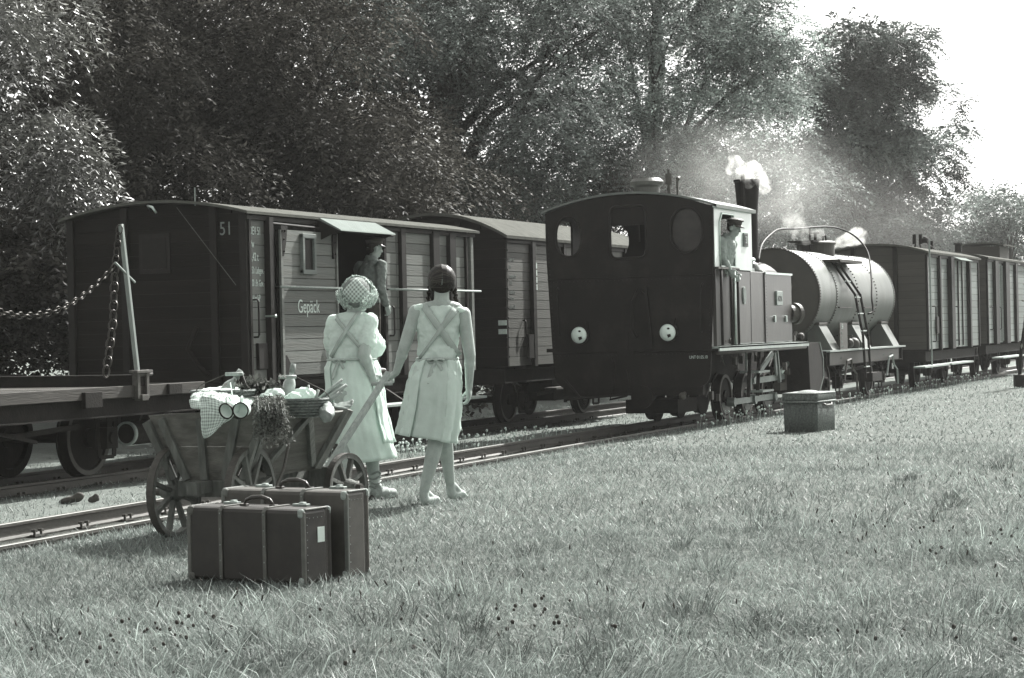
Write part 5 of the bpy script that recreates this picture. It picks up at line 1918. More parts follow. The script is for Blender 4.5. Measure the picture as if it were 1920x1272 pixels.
suitcase('dark suitcase with wooden ribs and a white paper label, the nearer one', (-5.208, 9.165, .195), .74, .235, .375, R(-9.5), M_case, (-.155, .125), True)
suitcase('taller greenish suitcase with a flat handle standing behind the ribbed one', (-5.16, 9.455, .195), .79, .205, .44, R(-8), M_case2, (-.13, .12), False, mat('green_edge_trim', .11, .5, .2, 20))

# ================================================================== wicker trunk, points lever, scrap on the ballast
wt = thing('wicker_hamper', 'square wicker hamper with a hinged lid standing alone on the grass', 'hamper', (-6.42, 24.86, .11), R(-4))
wt.scale = (.88, 1.6, 1.06)
MB().hexa([(-.24, -.195, 0), (.24, -.195, 0), (.24, .195, 0), (-.24, .195, 0), (-.245, -.2, .36), (.245, -.2, .36), (.245, .2, .36), (-.245, .2, .36)]).build('woven_body', M_wicker, wt, bevel=.01)
MB().box((0, 0, .405), (.51, .42, .09)).build('lid', M_wicker, wt, bevel=.012)
ww = MB()
for k in range(24):
    x = -.225 + .45 * k / 23
    ww.tube((x * 1.05, -.197, .01), (x * 1.08, -.203, .36), .007, n=5).tube((x * 1.12, -.213, .365), (x * 1.12, -.213, .445), .006, n=5).tube((x * 1.12, -.2, .452), (x * 1.12, .2, .455), .007, n=5)
for k in range(20):
    y = -.18 + .36 * k / 19
    ww.tube((.242, y * 1.06, .01), (.248, y * 1.09, .36), .007, n=5).tube((.258, y * 1.12, .365), (.258, y * 1.12, .445), .006, n=5)
o = ww.build('upright_rods', M_wicker, wt, smooth=True)
o['kind'] = 'stuff'
MB().path([(-.26, -.217, .355), (.262, -.217, .355), (.262, .21, .355)], .011, 8).path([(-.25, -.21, .45), (.258, -.21, .45), (.258, .2, .45)], .01, 8).build('braided_rim', M_wicker, wt, smooth=True)
MB().sphere((-.03, .03, .452), (.15, .12, .03), 18, 8).build('lid_dome', M_wicker, wt, smooth=True)
MB().path([(.262, -.1, .33), (.29, -.06, .31), (.29, .06, .31), (.262, .1, .33)], .012, 8).build('handle', M_rib, wt, smooth=True)

lv = thing('points_lever', 'dark iron points lever with counterweight at the right edge of the grass', 'lever', (-6.32, 40.3, .1), R(20))
MB().box((0, 0, .16), (.16, .2, .24)).tube((.1, 0, .14), (.1, .12, .14), .14, n=18).build('weight_box', M_post, lv, bevel=.02)
MB().path([(.02, 0, .2), (.06, 0, .7), (.16, 0, 1.3), (.2, 0, 1.75)], .035, 8).build('lever_rod', M_post, lv, smooth=True)
MB().tube((.2, 0, 1.2), (.55, .1, .25), .025, n=8).build('stay', M_post, lv)
V = spray_quads(lambda i: [Vector((.2 + random.gauss(0, .04), random.gauss(0, .08), z)) for z in (1.0, 1.5, 2.0, 2.4)], 14, 12, .1, .05) + np.array((-6.25, 40.3, .1))
o = put('leafy_garland', quads_mesh('leafy_garland', V, 4, np.clip(RNG.normal(2, .5, len(V)), .5, 3), M_herb), None)
tag(o, 'leafy garland tied up the points lever at the right edge', 'garland')

for k, (x, y, s, lb) in enumerate(((-11.43, 16.55, .13, 'long dark scrap of wood lying on the gravel between the tracks'), (-11.2, 16.57, .055, 'small dark lump lying beside the scrap on the gravel'))):
    me = bake(MB().sphere((0, 0, 0), (s, s * .4, .035), 12, 8, rot=(0, -.2, .3)).sphere((s * .5, .02, .02), (s * .5, s * .35, .045), 10, 8, rot=(0, -.5, .2)), 'scrap', .012, 1)
    o = put('scrap', me, M_stone, None, smooth=True, loc=(x, y, -.075))
    tag(o, lb, 'scrap')


# ================================================================== people
def V3(*a):
    return Vector(a)


def hand(mb, wrist, d, n, side, curl=(.3, .5, .4), s=1.0, spread=.0):
    """palm, four jointed fingers and a thumb; d along the hand, n out of the palm, side towards the thumb"""
    d, n = Vector(d).normalized(), Vector(n).normalized()
    side = Vector(side)
    side = (side - d * side.dot(d)).normalized()
    n = d.cross(side) if d.cross(side).dot(n) > 0 else side.cross(d)
    pc = Vector(wrist) + d * .048 * s
    rot = Matrix((side, d, n)).transposed()
    mb.caps(wrist, pc, .024 * s, .026 * s, 10)
    mb.sphere(pc, (.04 * s, .052 * s, .017 * s), 14, 10, rot)
    for k, (o, L_) in enumerate(((.03, .072), (.0105, .082), (-.0095, .076), (-.029, .06))):
        p = pc + d * .038 * s + side * o * s
        a = 0
        for j, (f, c) in enumerate(zip((.45, .32, .23), curl)):
            a += c * 1.55
            q = p + (d * math.cos(a) + n * math.sin(a) + side * o * spread * 4) * L_ * f * s * 1.15
            mb.caps(p, q, (.0095 - .001 * j) * s, (.0088 - .001 * j) * s, 8)
            p = q
    p = pc - d * .02 * s + side * .03 * s
    for L_, (cd, cs_, cn) in ((.038, (.55, .75, .35)), (.032, (.85, .25, .5)), (.024, (.8, -.1, .6))):
        q = p + (d * cd + side * cs_ + n * cn).normalized() * L_ * s
        mb.caps(p, q, .012 * s, .0105 * s, 8)
        p = q


def foot(mb, ankle, heel, toe, s=1.0):
    ankle, heel, toe = Vector(ankle), Vector(heel), Vector(toe)
    d = (toe - heel).normalized()
    sd = d.cross(V3(0, 0, 1)).normalized()
    mb.caps(ankle, heel + V3(0, 0, .035) + d * .03, .036 * s, .034 * s, 12)
    ball = heel + d * (toe - heel).length * .68 + V3(0, 0, .026)
    mb.caps(heel + d * .03 + V3(0, 0, .032), ball, .033 * s, .034 * s, 12)
    mb.caps(ankle + V3(0, 0, -.0) + d * .02, ball + V3(0, 0, .004), .032 * s, .022 * s, 12)
    mb.caps(ball + sd * .012, ball - sd * .012, .03 * s, .03 * s, 10)
    L_ = (toe - heel).length * .3
    for k, (o, l_) in enumerate(((-.028, 1.0), (-.011, .95), (.004, .86), (.017, .76), (.028, .64))):
        b = ball + sd * o + V3(0, 0, -.008)
        mb.caps(b, b + d * L_ * l_ + V3(0, 0, -.004), .0115 - .001 * k + (.003 if k == 0 else 0), .0085, 8)


def head(mb, c, yaw=0.0, tilt=0.0, s=1.0):
    """skull, face, ears; local +y of the head is the way it looks"""
    Rm = Matrix.Rotation(yaw, 3, 'Z') @ Matrix.Rotation(tilt, 3, 'X')
    c = Vector(c)

    def P_(x, y, z):
        return c + Rm @ V3(x * s, y * s, z * s)
    mb.sphere(P_(0, -.012, .03), (.073 * s, .092 * s, .088 * s), 18, 14, Rm)
    mb.sphere(P_(0, .025, -.03), (.058 * s, .066 * s, .082 * s), 16, 12, Rm)
    mb.sphere(P_(0, .062, -.085), (.027 * s, .024 * s, .022 * s), 10, 8, Rm)          # chin
    mb.caps(P_(0, .09, .012), P_(0, .106, -.03), .010 * s, .015 * s, 10)               # nose
    mb.caps(P_(-.02, .084, -.062), P_(.02, .084, -.062), .009 * s, .009 * s, 8)        # mouth
    mb.caps(P_(-.042, .078, .026), P_(.042, .078, .026), .011 * s, .011 * s, 8)        # brow
    for k in (-1, 1):
        mb.sphere(P_(k * .032, .07, -.028), (.02 * s, .018 * s, .016 * s), 8, 6, Rm)    # cheek
        mb.sphere(P_(k * .031, .083, .004), (.012 * s, .008 * s, .008 * s), 8, 6, Rm)   # eye
        mb.sphere(P_(k * .074, -.008, -.012), (.012 * s, .022 * s, .034 * s), 10, 8, Rm)  # ear
    return P_


def ring_at(rings, z):
    """interpolated (cx, cy, rx, ry) of a loft given as (cx, cy, z, rx, ry) from top to bottom"""
    for a, b in zip(rings[:-1], rings[1:]):
        if a[2] >= z >= b[2]:
            t = (a[2] - z) / (a[2] - b[2] + 1e-9)
            return [a[i] * (1 - t) + b[i] * t for i in (0, 1, 3, 4)]
    e = rings[0] if z > rings[0][2] else rings[-1]
    return [e[0], e[1], e[3], e[4]]


def back_pt(rings, x, z, off=.006):
    cx, cy, rx, ry = ring_at(rings, z)
    t = max(0, 1 - ((x - cx) / rx) ** 2)
    return V3(x, cy - ry * math.sqrt(t) - off, z)


def ribbon(pts_, width, nrm_ref=(0, -1, 0)):
    mb = MB()
    pts_ = [Vector(p) for p in pts_]
    row = []
    for i, p in enumerate(pts_):
        d = (pts_[min(i + 1, len(pts_) - 1)] - pts_[max(i - 1, 0)]).normalized()
        s = d.cross(Vector(nrm_ref)).normalized() * (width[i] if isinstance(width, (list, tuple)) else width) / 2
        row += [p - s, p + s]
    mb.v = [tuple(p) for p in row]
    mb.f = [(2 * i, 2 * i + 1, 2 * i + 3, 2 * i + 2) for i in range(len(pts_) - 1)]
    return mb


def solid(o, t=.003, sub=0):
    if sub:
        s = o.modifiers.new('sub', 'SUBSURF')
        s.levels = s.render_levels = sub
    m_ = o.modifiers.new('solid', 'SOLIDIFY')
    m_.thickness = t
    m_.offset = 0
    return o


def skirt_mesh(rings, a0, a1, n, folds, amp, hem=lambda x: 0.0, seed=1, closed=True):
    """rings top to bottom; folds grow towards the hem"""
    rnd = random.Random(seed)
    ph = [rnd.uniform(0, 6.28) for _ in range(3)]
    fine = []
    for a, b in zip(rings[:-1], rings[1:]):
        for k in range(5):
            t = k / 5
            fine.append([a[i] * (1 - t) + b[i] * t for i in range(5)])
    fine.append(list(rings[-1]))
    mb = MB()
    N = n if closed else n + 1
    ztop, zbot = rings[0][2], rings[-1][2]
    for cx, cy, z, rx, ry in fine:
        g = (ztop - z) / (ztop - zbot)
        for k in range(N):
            a = a0 + (a1 - a0) * k / n
            f = 1 + amp * g ** .8 * (.55 * math.sin(folds * a + ph[0] + g * .8) + .35 * math.sin((folds * 1.7) * a + ph[1] - g) + .2 * math.sin(folds * 2.9 * a + ph[2]))
            f += .012 * (1 - g) * math.sin(26 * a + ph[1])
            x, y = cx + rx * f * math.cos(a), cy + ry * f * math.sin(a)
            mb.v.append((x, y, z + hem(x) * g))
    for i in range(len(fine) - 1):
        for k in range(n):
            k2 = (k + 1) % N
            mb.f.append((i * N + k, i * N + k2, (i + 1) * N + k2, (i + 1) * N + k))
    return mb


def crinkle(o, strength, scale):
    tx = bpy.data.textures.new('crinkle', 'CLOUDS')
    tx.noise_scale = scale
    tx.noise_depth = 3
    d = o.modifiers.new('disp', 'DISPLACE')
    d.texture, d.strength, d.mid_level = tx, strength, .5
    return o


# ------------------------------------------------------------------ the girl with plaits
gl = thing('person', 'barefoot young woman with dark plaits in a sleeveless light dress pulling the cart', 'person', (-6.19, 13.47, .2), R(24.5), 'people at the train')
gr = [(.04, 0, 1.415, .10, .075), (.035, .0, 1.385, .155, .088), (.03, .0, 1.33, .165, .1), (.02, .01, 1.24, .155, .108), (.015, .01, 1.13, .142, .1), (.01, .0, 1.03, .135, .098)]
mb = MB()
head(mb, (.055, .01, 1.582), -.1)
mb.caps((.05, -.01, 1.40), (.054, -.005, 1.53), .058, .052, 16)
mb.loft([(x, y, z, rx - .012, ry - .012) for x, y, z, rx, ry in gr[::-1]], 24)
mb.sphere((.04, 0, 1.40), (.16, .065, .055), 18, 10)
mb.loft([(.0, .01, .75, .15, .11), (.0, 0, .9, .165, .12), (.01, 0, 1.03, .125, .09)], 20)
sL, eL, wL = V3(-.135, 0, 1.375), V3(-.225, -.03, 1.115), V3(-.285, .03, .945)
sR, eR, wR = V3(.205, 0, 1.35), V3(.243, -.015, 1.055), V3(.232, .03, .825)
for a, b, c in ((sL, eL, wL), (sR, eR, wR)):
    mb.caps(a, b, .052, .042, 14)
    mb.caps(b, c, .041, .026, 14)
    mb.sphere(b.lerp(c, .25), (.042, .042, .05), 10, 8)
hand(mb, wL, (-.75, .25, -.5), (-.2, .2, -.9), (.1, .9, .2), (.9, .95, .7), .95)
hand(mb, wR, (-.06, .1, -1), (-.9, .2, 0), (-.2, 1, 0), (.35, .45, .4), .95)
hp = V3(.0, 0, .82)
mb.caps((.0, .0, .82), (.0, .0, .5), .085, .06, 16)
mb.caps((.0, .0, .5), (-.045, -.02, .32), .056, .054, 14)
mb.caps((-.045, -.02, .32), (-.108, -.03, .085), .052, .034, 14)
mb.caps((.06, .08, .82), (.055, .24, .47), .08, .058, 16)
mb.caps((.055, .24, .47), (.065, .33, .3), .054, .05, 14)
mb.caps((.065, .33, .3), (.085, .4, .1), .048, .033, 14)
foot(mb, (-.108, -.03, .085), (-.118, -.06, .0), (.015, .1, .0))
foot(mb, (.085, .4, .1), (.07, .38, .0), (.21, .5, .005))
put('body', bake(mb, 'body', .006, 2), M_skin, gl, smooth=True)
# dress: bodice over the shoulders, skirt swinging to the left, apron open at the back
bm_ = MB().loft(gr[::-1], 28)
for s, x, z in ((-1, -.118, 1.405), (1, .185, 1.385)):
    bm_.sphere((x, .0, z - .006), (.05, .058, .026), 14, 10, (0, .35 * s, 0))
o = put('dress_bodice', bake(bm_, 'dress_bodice', .007, 2), M_dress, gl, smooth=True)
crinkle(o, .03, .06)
hem_ = lambda x: -.18 * (x + .08)
sr = [(.01, 0, 1.035, .14, .103), (.0, 0, .98, .165, .125), (-.015, 0, .88, .185, .145), (-.03, .02, .72, .2, .165), (-.055, .04, .58, .205, .18), (-.08, .05, .475, .205, .19)]
o = skirt_mesh(sr, 0, 2 * math.pi, 96, 7, .075, hem_, 4).build('dress_skirt', M_apron, gl, smooth=True)
solid(crinkle(o, .028, .07), .004)
ar = [(cx, cy, z, rx * 1.045, ry * 1.045) for cx, cy, z, rx, ry in sr]
o = skirt_mesh(ar, R(-62), R(238), 100, 9, .08, lambda x: hem_(x) - .006, 9, False).build('apron', M_dress, gl, smooth=True)
solid(crinkle(o, .03, .06), .004)


def strap(x0, z0, x1, z1, w_, root, rings, n=10, off=.009):
    pts_ = [back_pt(rings, x0 + (x1 - x0) * k / n, z0 + (z1 - z0) * k / n, off + .004 * math.sin(k * 1.3)) for k in range(n + 1)]
    return solid(ribbon(pts_, w_).build('apron_strap', M_strap, root, smooth=True), .005)


strap(-.085, 1.425, .165, 1.055, .05, gl, gr)
strap(.16, 1.40, -.115, 1.045, [.058 - .035 * min(1, k / 7) for k in range(11)], gl, gr, off=.013)
mb = MB()
cx, cy, rx, ry = .01, 0, .147, .11
mb.path([(cx + rx * math.cos(a), cy + ry * math.sin(a), 1.035 + .006 * math.sin(3 * a)) for a in np.linspace(0, 2 * math.pi, 40)[:-1]], .01, 6, closed=True)
mb.build('waist_tie', M_strap, gl, smooth=True)


def bow(root, c, s=1.0, name='bow'):
    c = Vector(c)
    lp = []
    for sg in (-1, 1):
        o = ribbon([c, c + V3(sg * .03, -.02, .012) * s, c + V3(sg * .065, -.016, .002) * s, c + V3(sg * .06, -.006, -.022) * s, c + V3(sg * .02, -.004, -.012) * s, c], .028 * s, (0, -.5, 1)).build('bow_loop', M_strap, root, smooth=True)
        solid(o, .004, 2)
    solid(ribbon([c, c + V3(-.02, -.014, -.05) * s, c + V3(-.045, -.022, -.11) * s, c + V3(-.06, -.03, -.17) * s], .03 * s).build('bow_tail', M_strap, root, smooth=True), .004, 1)
    solid(ribbon([c, c + V3(.02, -.014, -.03) * s, c + V3(.035, -.018, -.06) * s, c + V3(.045, -.022, -.075) * s], .028 * s).build('bow_tail', M_strap, root, smooth=True), .004, 1)
    MB().sphere(c + V3(0, -.006, 0), (.015 * s, .012 * s, .013 * s), 10, 8).build('bow_knot', M_strap, root, smooth=True)


bow(gl, (.0, -.115, 1.03), 1.0)
# hair
mb = MB().sphere((.056, -.012, 1.604), (.09, .108, .1), 24, 16).sphere((.056, -.04, 1.555), (.07, .066, .055), 18, 12)
for s in (-1, 1):
    mb.sphere((.056 + s * .07, .01, 1.55), (.022, .045, .04), 12, 10)
o = put('hair', bake(mb, 'hair', .006, 4), M_hairdark, gl, smooth=True)
for s in (-1, 1):
    mb = MB()
    for k in range(11):
        t = k / 10
        x = .056 + s * (.084 + .016 * math.sin(t * 2.2)) + (.004 if k % 2 else -.004)
        mb.sphere((x, .02 + .05 * t + (.008 if k % 2 else -.006), 1.545 - .19 * t), (.018 - .006 * t, .018 - .006 * t, .016), 10, 8, (.4 * (-1) ** k, .5 * (-1) ** k, 0))
    mb.build('plait', M_hairdark, gl, smooth=True)
MB().path([(.056 + .003 * math.sin(k), -.012 - .114 * math.cos(R(-8 + 12.2 * k)) - (.004 if k < 3 else 0), 1.604 + .104 * math.sin(R(-8 + 12.2 * k)) - .03 * (k == 0)) for k in range(9)], .003, 5).build('hair_parting', M_scalp, gl, smooth=True)

# loose strands combed from the parting round to the plaits
rnd = random.Random(3)
hs_, tn_ = [], []
for k in range(760):
    s = -1 if k % 2 else 1
    e0 = R(rnd.uniform(-25, 112))                 # where it leaves the parting, up the back of the head
    start = V3(0, -math.cos(e0), math.sin(e0))
    endp = V3(s * rnd.uniform(.88, 1.0), -.15 + rnd.uniform(-.1, .25), rnd.uniform(-.75, -.35))
    prev = None
    off = rnd.uniform(1.0, 1.05)
    for j in range(7):
        f = j / 6
        v = start.lerp(endp, f) + V3(s * .35 * math.sin(f * math.pi), -.1 * math.sin(f * math.pi), .12 * math.sin(f * math.pi))
        v.normalize()
        p = V3(.056 + v.x * .0965 * off, -.013 + v.y * .1145 * off, 1.604 + v.z * .103 * off - (.02 if v.z < -.3 else 0))
        if prev is not None:
            wv = (p - prev).cross(v).normalized() * .0024
            hs_.append([tuple(prev - wv), tuple(prev + wv), tuple(p + wv), tuple(p - wv)])
            tn_.append(.25 + 2.0 * (((k * 7919) % 101) / 101) ** 2)
        prev = p
for k in range(60):
    a = rnd.uniform(0, 6.28)
    p = V3(.056 + .095 * math.cos(a), -.01 + .11 * math.sin(a), 1.60 + rnd.uniform(-.05, .09))
    for j in range(3):
        q = p + V3(.35 * math.cos(a) + rnd.uniform(-.5, .5), .35 * math.sin(a) + rnd.uniform(-.5, .5), rnd.uniform(-.2, .9)) * .012
        wv = V3(.0006, 0, 0)
        hs_.append([tuple(p - wv), tuple(p + wv), tuple(q + wv), tuple(q - wv)])
        tn_.append(1.6)
        p = q
put('hair_strands', quads_mesh('hair_strands', np.array(hs_), 4, np.array(tn_), mat('dark_hair_strands', .026, .5, .2, 30, bump=0, attr='tone', spec=.25)), None, gl)['kind'] = 'stuff'

# ------------------------------------------------------------------ the older woman with the headscarf
wo_ = thing('person', 'woman with checked headscarf and curly hair in a long light skirt pulling the cart', 'person', (-7.0, 13.79, .2), R(15), 'people at the train')
wr = [(-.01, 0, 1.385, .09, .07), (-.012, 0, 1.345, .16, .1), (-.01, .01, 1.26, .185, .125), (.0, .02, 1.15, .19, .145), (-.01, .01, 1.06, .175, .135), (-.02, 0, 1.03, .165, .125)]
mb = MB()
head(mb, (.03, .02, 1.502), -.5)
mb.caps((-.005, 0, 1.34), (.02, .01, 1.45), .06, .055, 16)
mb.loft([(x, y, z, rx - .014, ry - .014) for x, y, z, rx, ry in wr[::-1]], 24)
mb.loft([(.01, .0, .7, .17, .13), (.0, 0, .88, .185, .15), (-.01, 0, 1.05, .16, .12)], 20)
sR, eR, wR = V3(.13, -.03, 1.295), V3(.1, -.13, 1.075), V3(.15, -.12, .93)
sL, eL, wL = V3(-.16, .03, 1.3), V3(-.19, .1, 1.08), V3(-.12, .2, .95)
for a, b, c in ((sR, eR, wR), (sL, eL, wL)):
    mb.caps(a, b, .046, .048, 14)
    mb.caps(b, c, .048, .031, 14)
    mb.sphere(b.lerp(c, .3), (.048, .048, .055), 10, 8)
hand(mb, wR, (.3, .35, -.85), (.55, .6, .3), (.7, .5, .2), (.95, .95, .7), 1.0)
hand(mb, wL, (.1, .3, -.9), (.7, .2, .2), (.2, .9, .1), (.5, .5, .4), 1.0)
for x, y, xa, ya in ((.07, .02, .135, .0), (-.06, -.1, -.06, -.2)):
    mb.caps((x, y, .8), (x + .02, y, .48), .09, .062, 16)
    mb.caps((x + .02, y, .48), ((x + .02 + xa) / 2, (y + ya) / 2, .3), .06, .056, 14)
    mb.caps(((x + .02 + xa) / 2, (y + ya) / 2, .3), (xa, ya, .085), .054, .036, 14)
foot(mb, (.135, 0, .085), (.12, -.04, .0), (.25, .14, .0))
foot(mb, (-.06, -.2, .085), (-.07, -.24, .0), (-.0, -.02, .0))
put('body', bake(mb, 'body', .0064, 2), M_skin, wo_, smooth=True)
bm_ = MB().loft(wr[::-1], 28)
bm_.caps((.125, -.01, 1.315), (.112, -.075, 1.165), .066, .074, 16).caps((-.15, .02, 1.315), (-.178, .07, 1.165), .066, .072, 16)
bm_.sphere((.12, .1, 1.14), (.1, .1, .1), 14, 10).sphere((-.08, .1, 1.16), (.1, .09, .1), 14, 10)
bm_.sphere((-.01, -.02, 1.33), (.13, .08, .06), 14, 10)
o = put('blouse', bake(bm_, 'blouse', .007, 3), M_dress, wo_, smooth=True)
crinkle(o, .03, .07)
sr = [(-.02, 0, 1.04, .17, .13), (-.015, 0, .97, .195, .155), (.0, .0, .8, .205, .18), (.03, .0, .6, .2, .19), (.07, .0, .42, .2, .2), (.095, .0, .285, .205, .205)]
hem2 = lambda x: .10 * (x - .1)
o = skirt_mesh(sr, 0, 2 * math.pi, 110, 8, .06, hem2, 12).build('long_skirt', M_dress, wo_, smooth=True)
solid(crinkle(o, .03, .09), .004)
ar = [(cx, cy, z, rx * 1.05, ry * 1.05) for cx, cy, z, rx, ry in sr[:-1]]
o = skirt_mesh(ar, R(-40), R(225), 90, 8, .06, lambda x: 0.0, 15, False).build('apron', M_dress, wo_, smooth=True)
solid(crinkle(o, .03, .08), .004)
strap(-.13, 1.37, .12, 1.07, .03, wo_, wr, off=.012)
strap(.06, 1.39, -.16, 1.06, .03, wo_, wr, off=.016)
MB().path([(-.02 + .182 * math.cos(a), .142 * math.sin(a), 1.04) for a in np.linspace(0, 2 * math.pi, 40)[:-1]], .009, 6, closed=True).build('waist_tie', M_strap, wo_, smooth=True)
bow(wo_, (-.085, -.14, 1.035), .85)
# shoes and short socks on the visible foot
for ax_, ay_, hx_, hy_, tx_, ty_ in ((.135, 0, .12, -.04, .25, .14), (-.06, -.2, -.07, -.24, 0, -.02)):
    h, t = V3(hx_, hy_, .0), V3(tx_, ty_, .0)
    d = (t - h).normalized()
    mb = MB().caps(h + d * .03 + V3(0, 0, .042), h + d * .12 + V3(0, 0, .045), .045, .045, 14).caps(h + d * .1 + V3(0, 0, .042), t - d * .015 + V3(0, 0, .034), .045, .036, 14).caps(h + d * .05 + V3(0, 0, .05), h + d * .05 + V3(0, 0, .085), .044, .042, 14)
    so = put('shoe', bake(mb, 'shoe', .007, 3), M_shoe, wo_, smooth=True)
    MB().caps(h + d * .0 + V3(0, 0, .01), t + V3(0, 0, .01), .03, .03, 12).build('sole', M_leather, so, smooth=True)
    mb = MB()
    for k in range(4):
        z = .09 + k * .035
        mb.path([(ax_ - .0 + .041 * math.cos(a), ay_ + .041 * math.sin(a), z + .01 * math.sin(a * 2 + k)) for a in np.linspace(0, 2 * math.pi, 18)[:-1]], .008, 5, closed=True)
    mb.build('ankle_straps', M_shoe, so, smooth=True)
# headscarf
HC, HR = V3(.03, .0, 1.535), (.105, .12, .115)


def on_head(px, py, k=1.0):
    """point on the back of the head dome for a photograph position relative to the head"""
    x, z = (px - 663 + .0227 * (555 - py)) / 253 + .026, (938 - py) / 253 + .005
    u, w_ = (x - HC.x) / (HR[0] * k), (z - HC.z) / (HR[2] * k)
    q = u * u + w_ * w_
    if q < .92:
        return V3(x, HC.y - HR[1] * k * math.sqrt(1 - q), z)
    s = .96 / math.sqrt(q)
    return V3(HC.x + (x - HC.x) * min(1, s * 1.02), HC.y - HR[1] * k * .27 + (q - .92) * .14, HC.z + (z - HC.z) * min(1, s * 1.02))


sm_, uv = MB(), []
Lc, Tc, Rc, Bc = (637, 554), (667, 523), (694, 555), (667, 585)
rows = []
for i in range(7):
    r_ = []
    for j in range(7):
        a, b = i / 6, j / 6
        px = (Lc[0] * (1 - b) + Tc[0] * b) * (1 - a) + (Bc[0] * (1 - b) + Rc[0] * b) * a
        py = (Lc[1] * (1 - b) + Tc[1] * b) * (1 - a) + (Bc[1] * (1 - b) + Rc[1] * b) * a
        r_.append(on_head(px, py, 1.06))
    rows.append(r_)
patch(sm_, rows, uv, (0, 0), (.2, .2))
cloth_build('headscarf', sm_, uv, gingham('checked_headscarf', .6, .2, .026), wo_, .003, 2, .006, .05)
put('hair_cap', bake(MB().sphere(HC, HR, 20, 14).sphere((.03, -.04, 1.47), (.09, .06, .05), 14, 10), 'hair_cap', .008, 2), mat('hair_shade', .14, .8, .3, 40, bump=.4), wo_, smooth=True)


def in_scarf(px, py):
    a = (px - Lc[0]) * (Bc[1] - Lc[1]) - (py - Lc[1]) * (Bc[0] - Lc[0])
    b = (px - Bc[0]) * (Rc[1] - Bc[1]) - (py - Bc[1]) * (Rc[0] - Bc[0])
    return a > 0 and b > 0


cur = []
rnd = random.Random(5)
while len(cur) < 9500:
    a, e = rnd.uniform(0, 2 * math.pi), rnd.uniform(-.8, 1.5)
    k = rnd.uniform(1.0, 1.2) * (1.0 + .26 * max(0, 1 - abs(e + .15) / .7))
    d = V3(math.cos(e) * math.cos(a), math.cos(e) * math.sin(a), math.sin(e))
    p = V3(HC.x + d.x * HR[0] * k, HC.y + d.y * HR[1] * k, HC.z - .01 + d.z * HR[2] * k)
    px, py = 663 + (p.x - .026) * 253, 938 - (p.z - .005) * 253
    if p.y < HC.y + .02 and in_scarf(px, py) and d.y < .1:
        continue
    if d.z > .75 and k > 1.19:
        continue
    if d.z < -.55 and rnd.random() < .5:
        continue
    t1 = V3(rnd.gauss(0, 1), rnd.gauss(0, 1), rnd.gauss(0, 1) - .4)
    t1 = (t1 - d * t1.dot(d)).normalized()
    L_ = rnd.uniform(.012, .03)
    wv = d.cross(t1).normalized() * .003
    for s in range(4):
        n1 = (t1 + d * math.sin(s * 1.4 + a * 3) * .4 + wv.normalized() * math.cos(s * 1.7) * .6).normalized()
        q = p + n1 * L_ * .45
        cur.append([tuple(p - wv), tuple(p + wv), tuple(q + wv), tuple(q - wv)])
        p = q
cur = np.array(cur)
put('curls', quads_mesh('curls', cur, 4, np.clip(RNG.normal(1.2, .4, len(cur)), .4, 2.4), M_hairgrey), None, wo_)


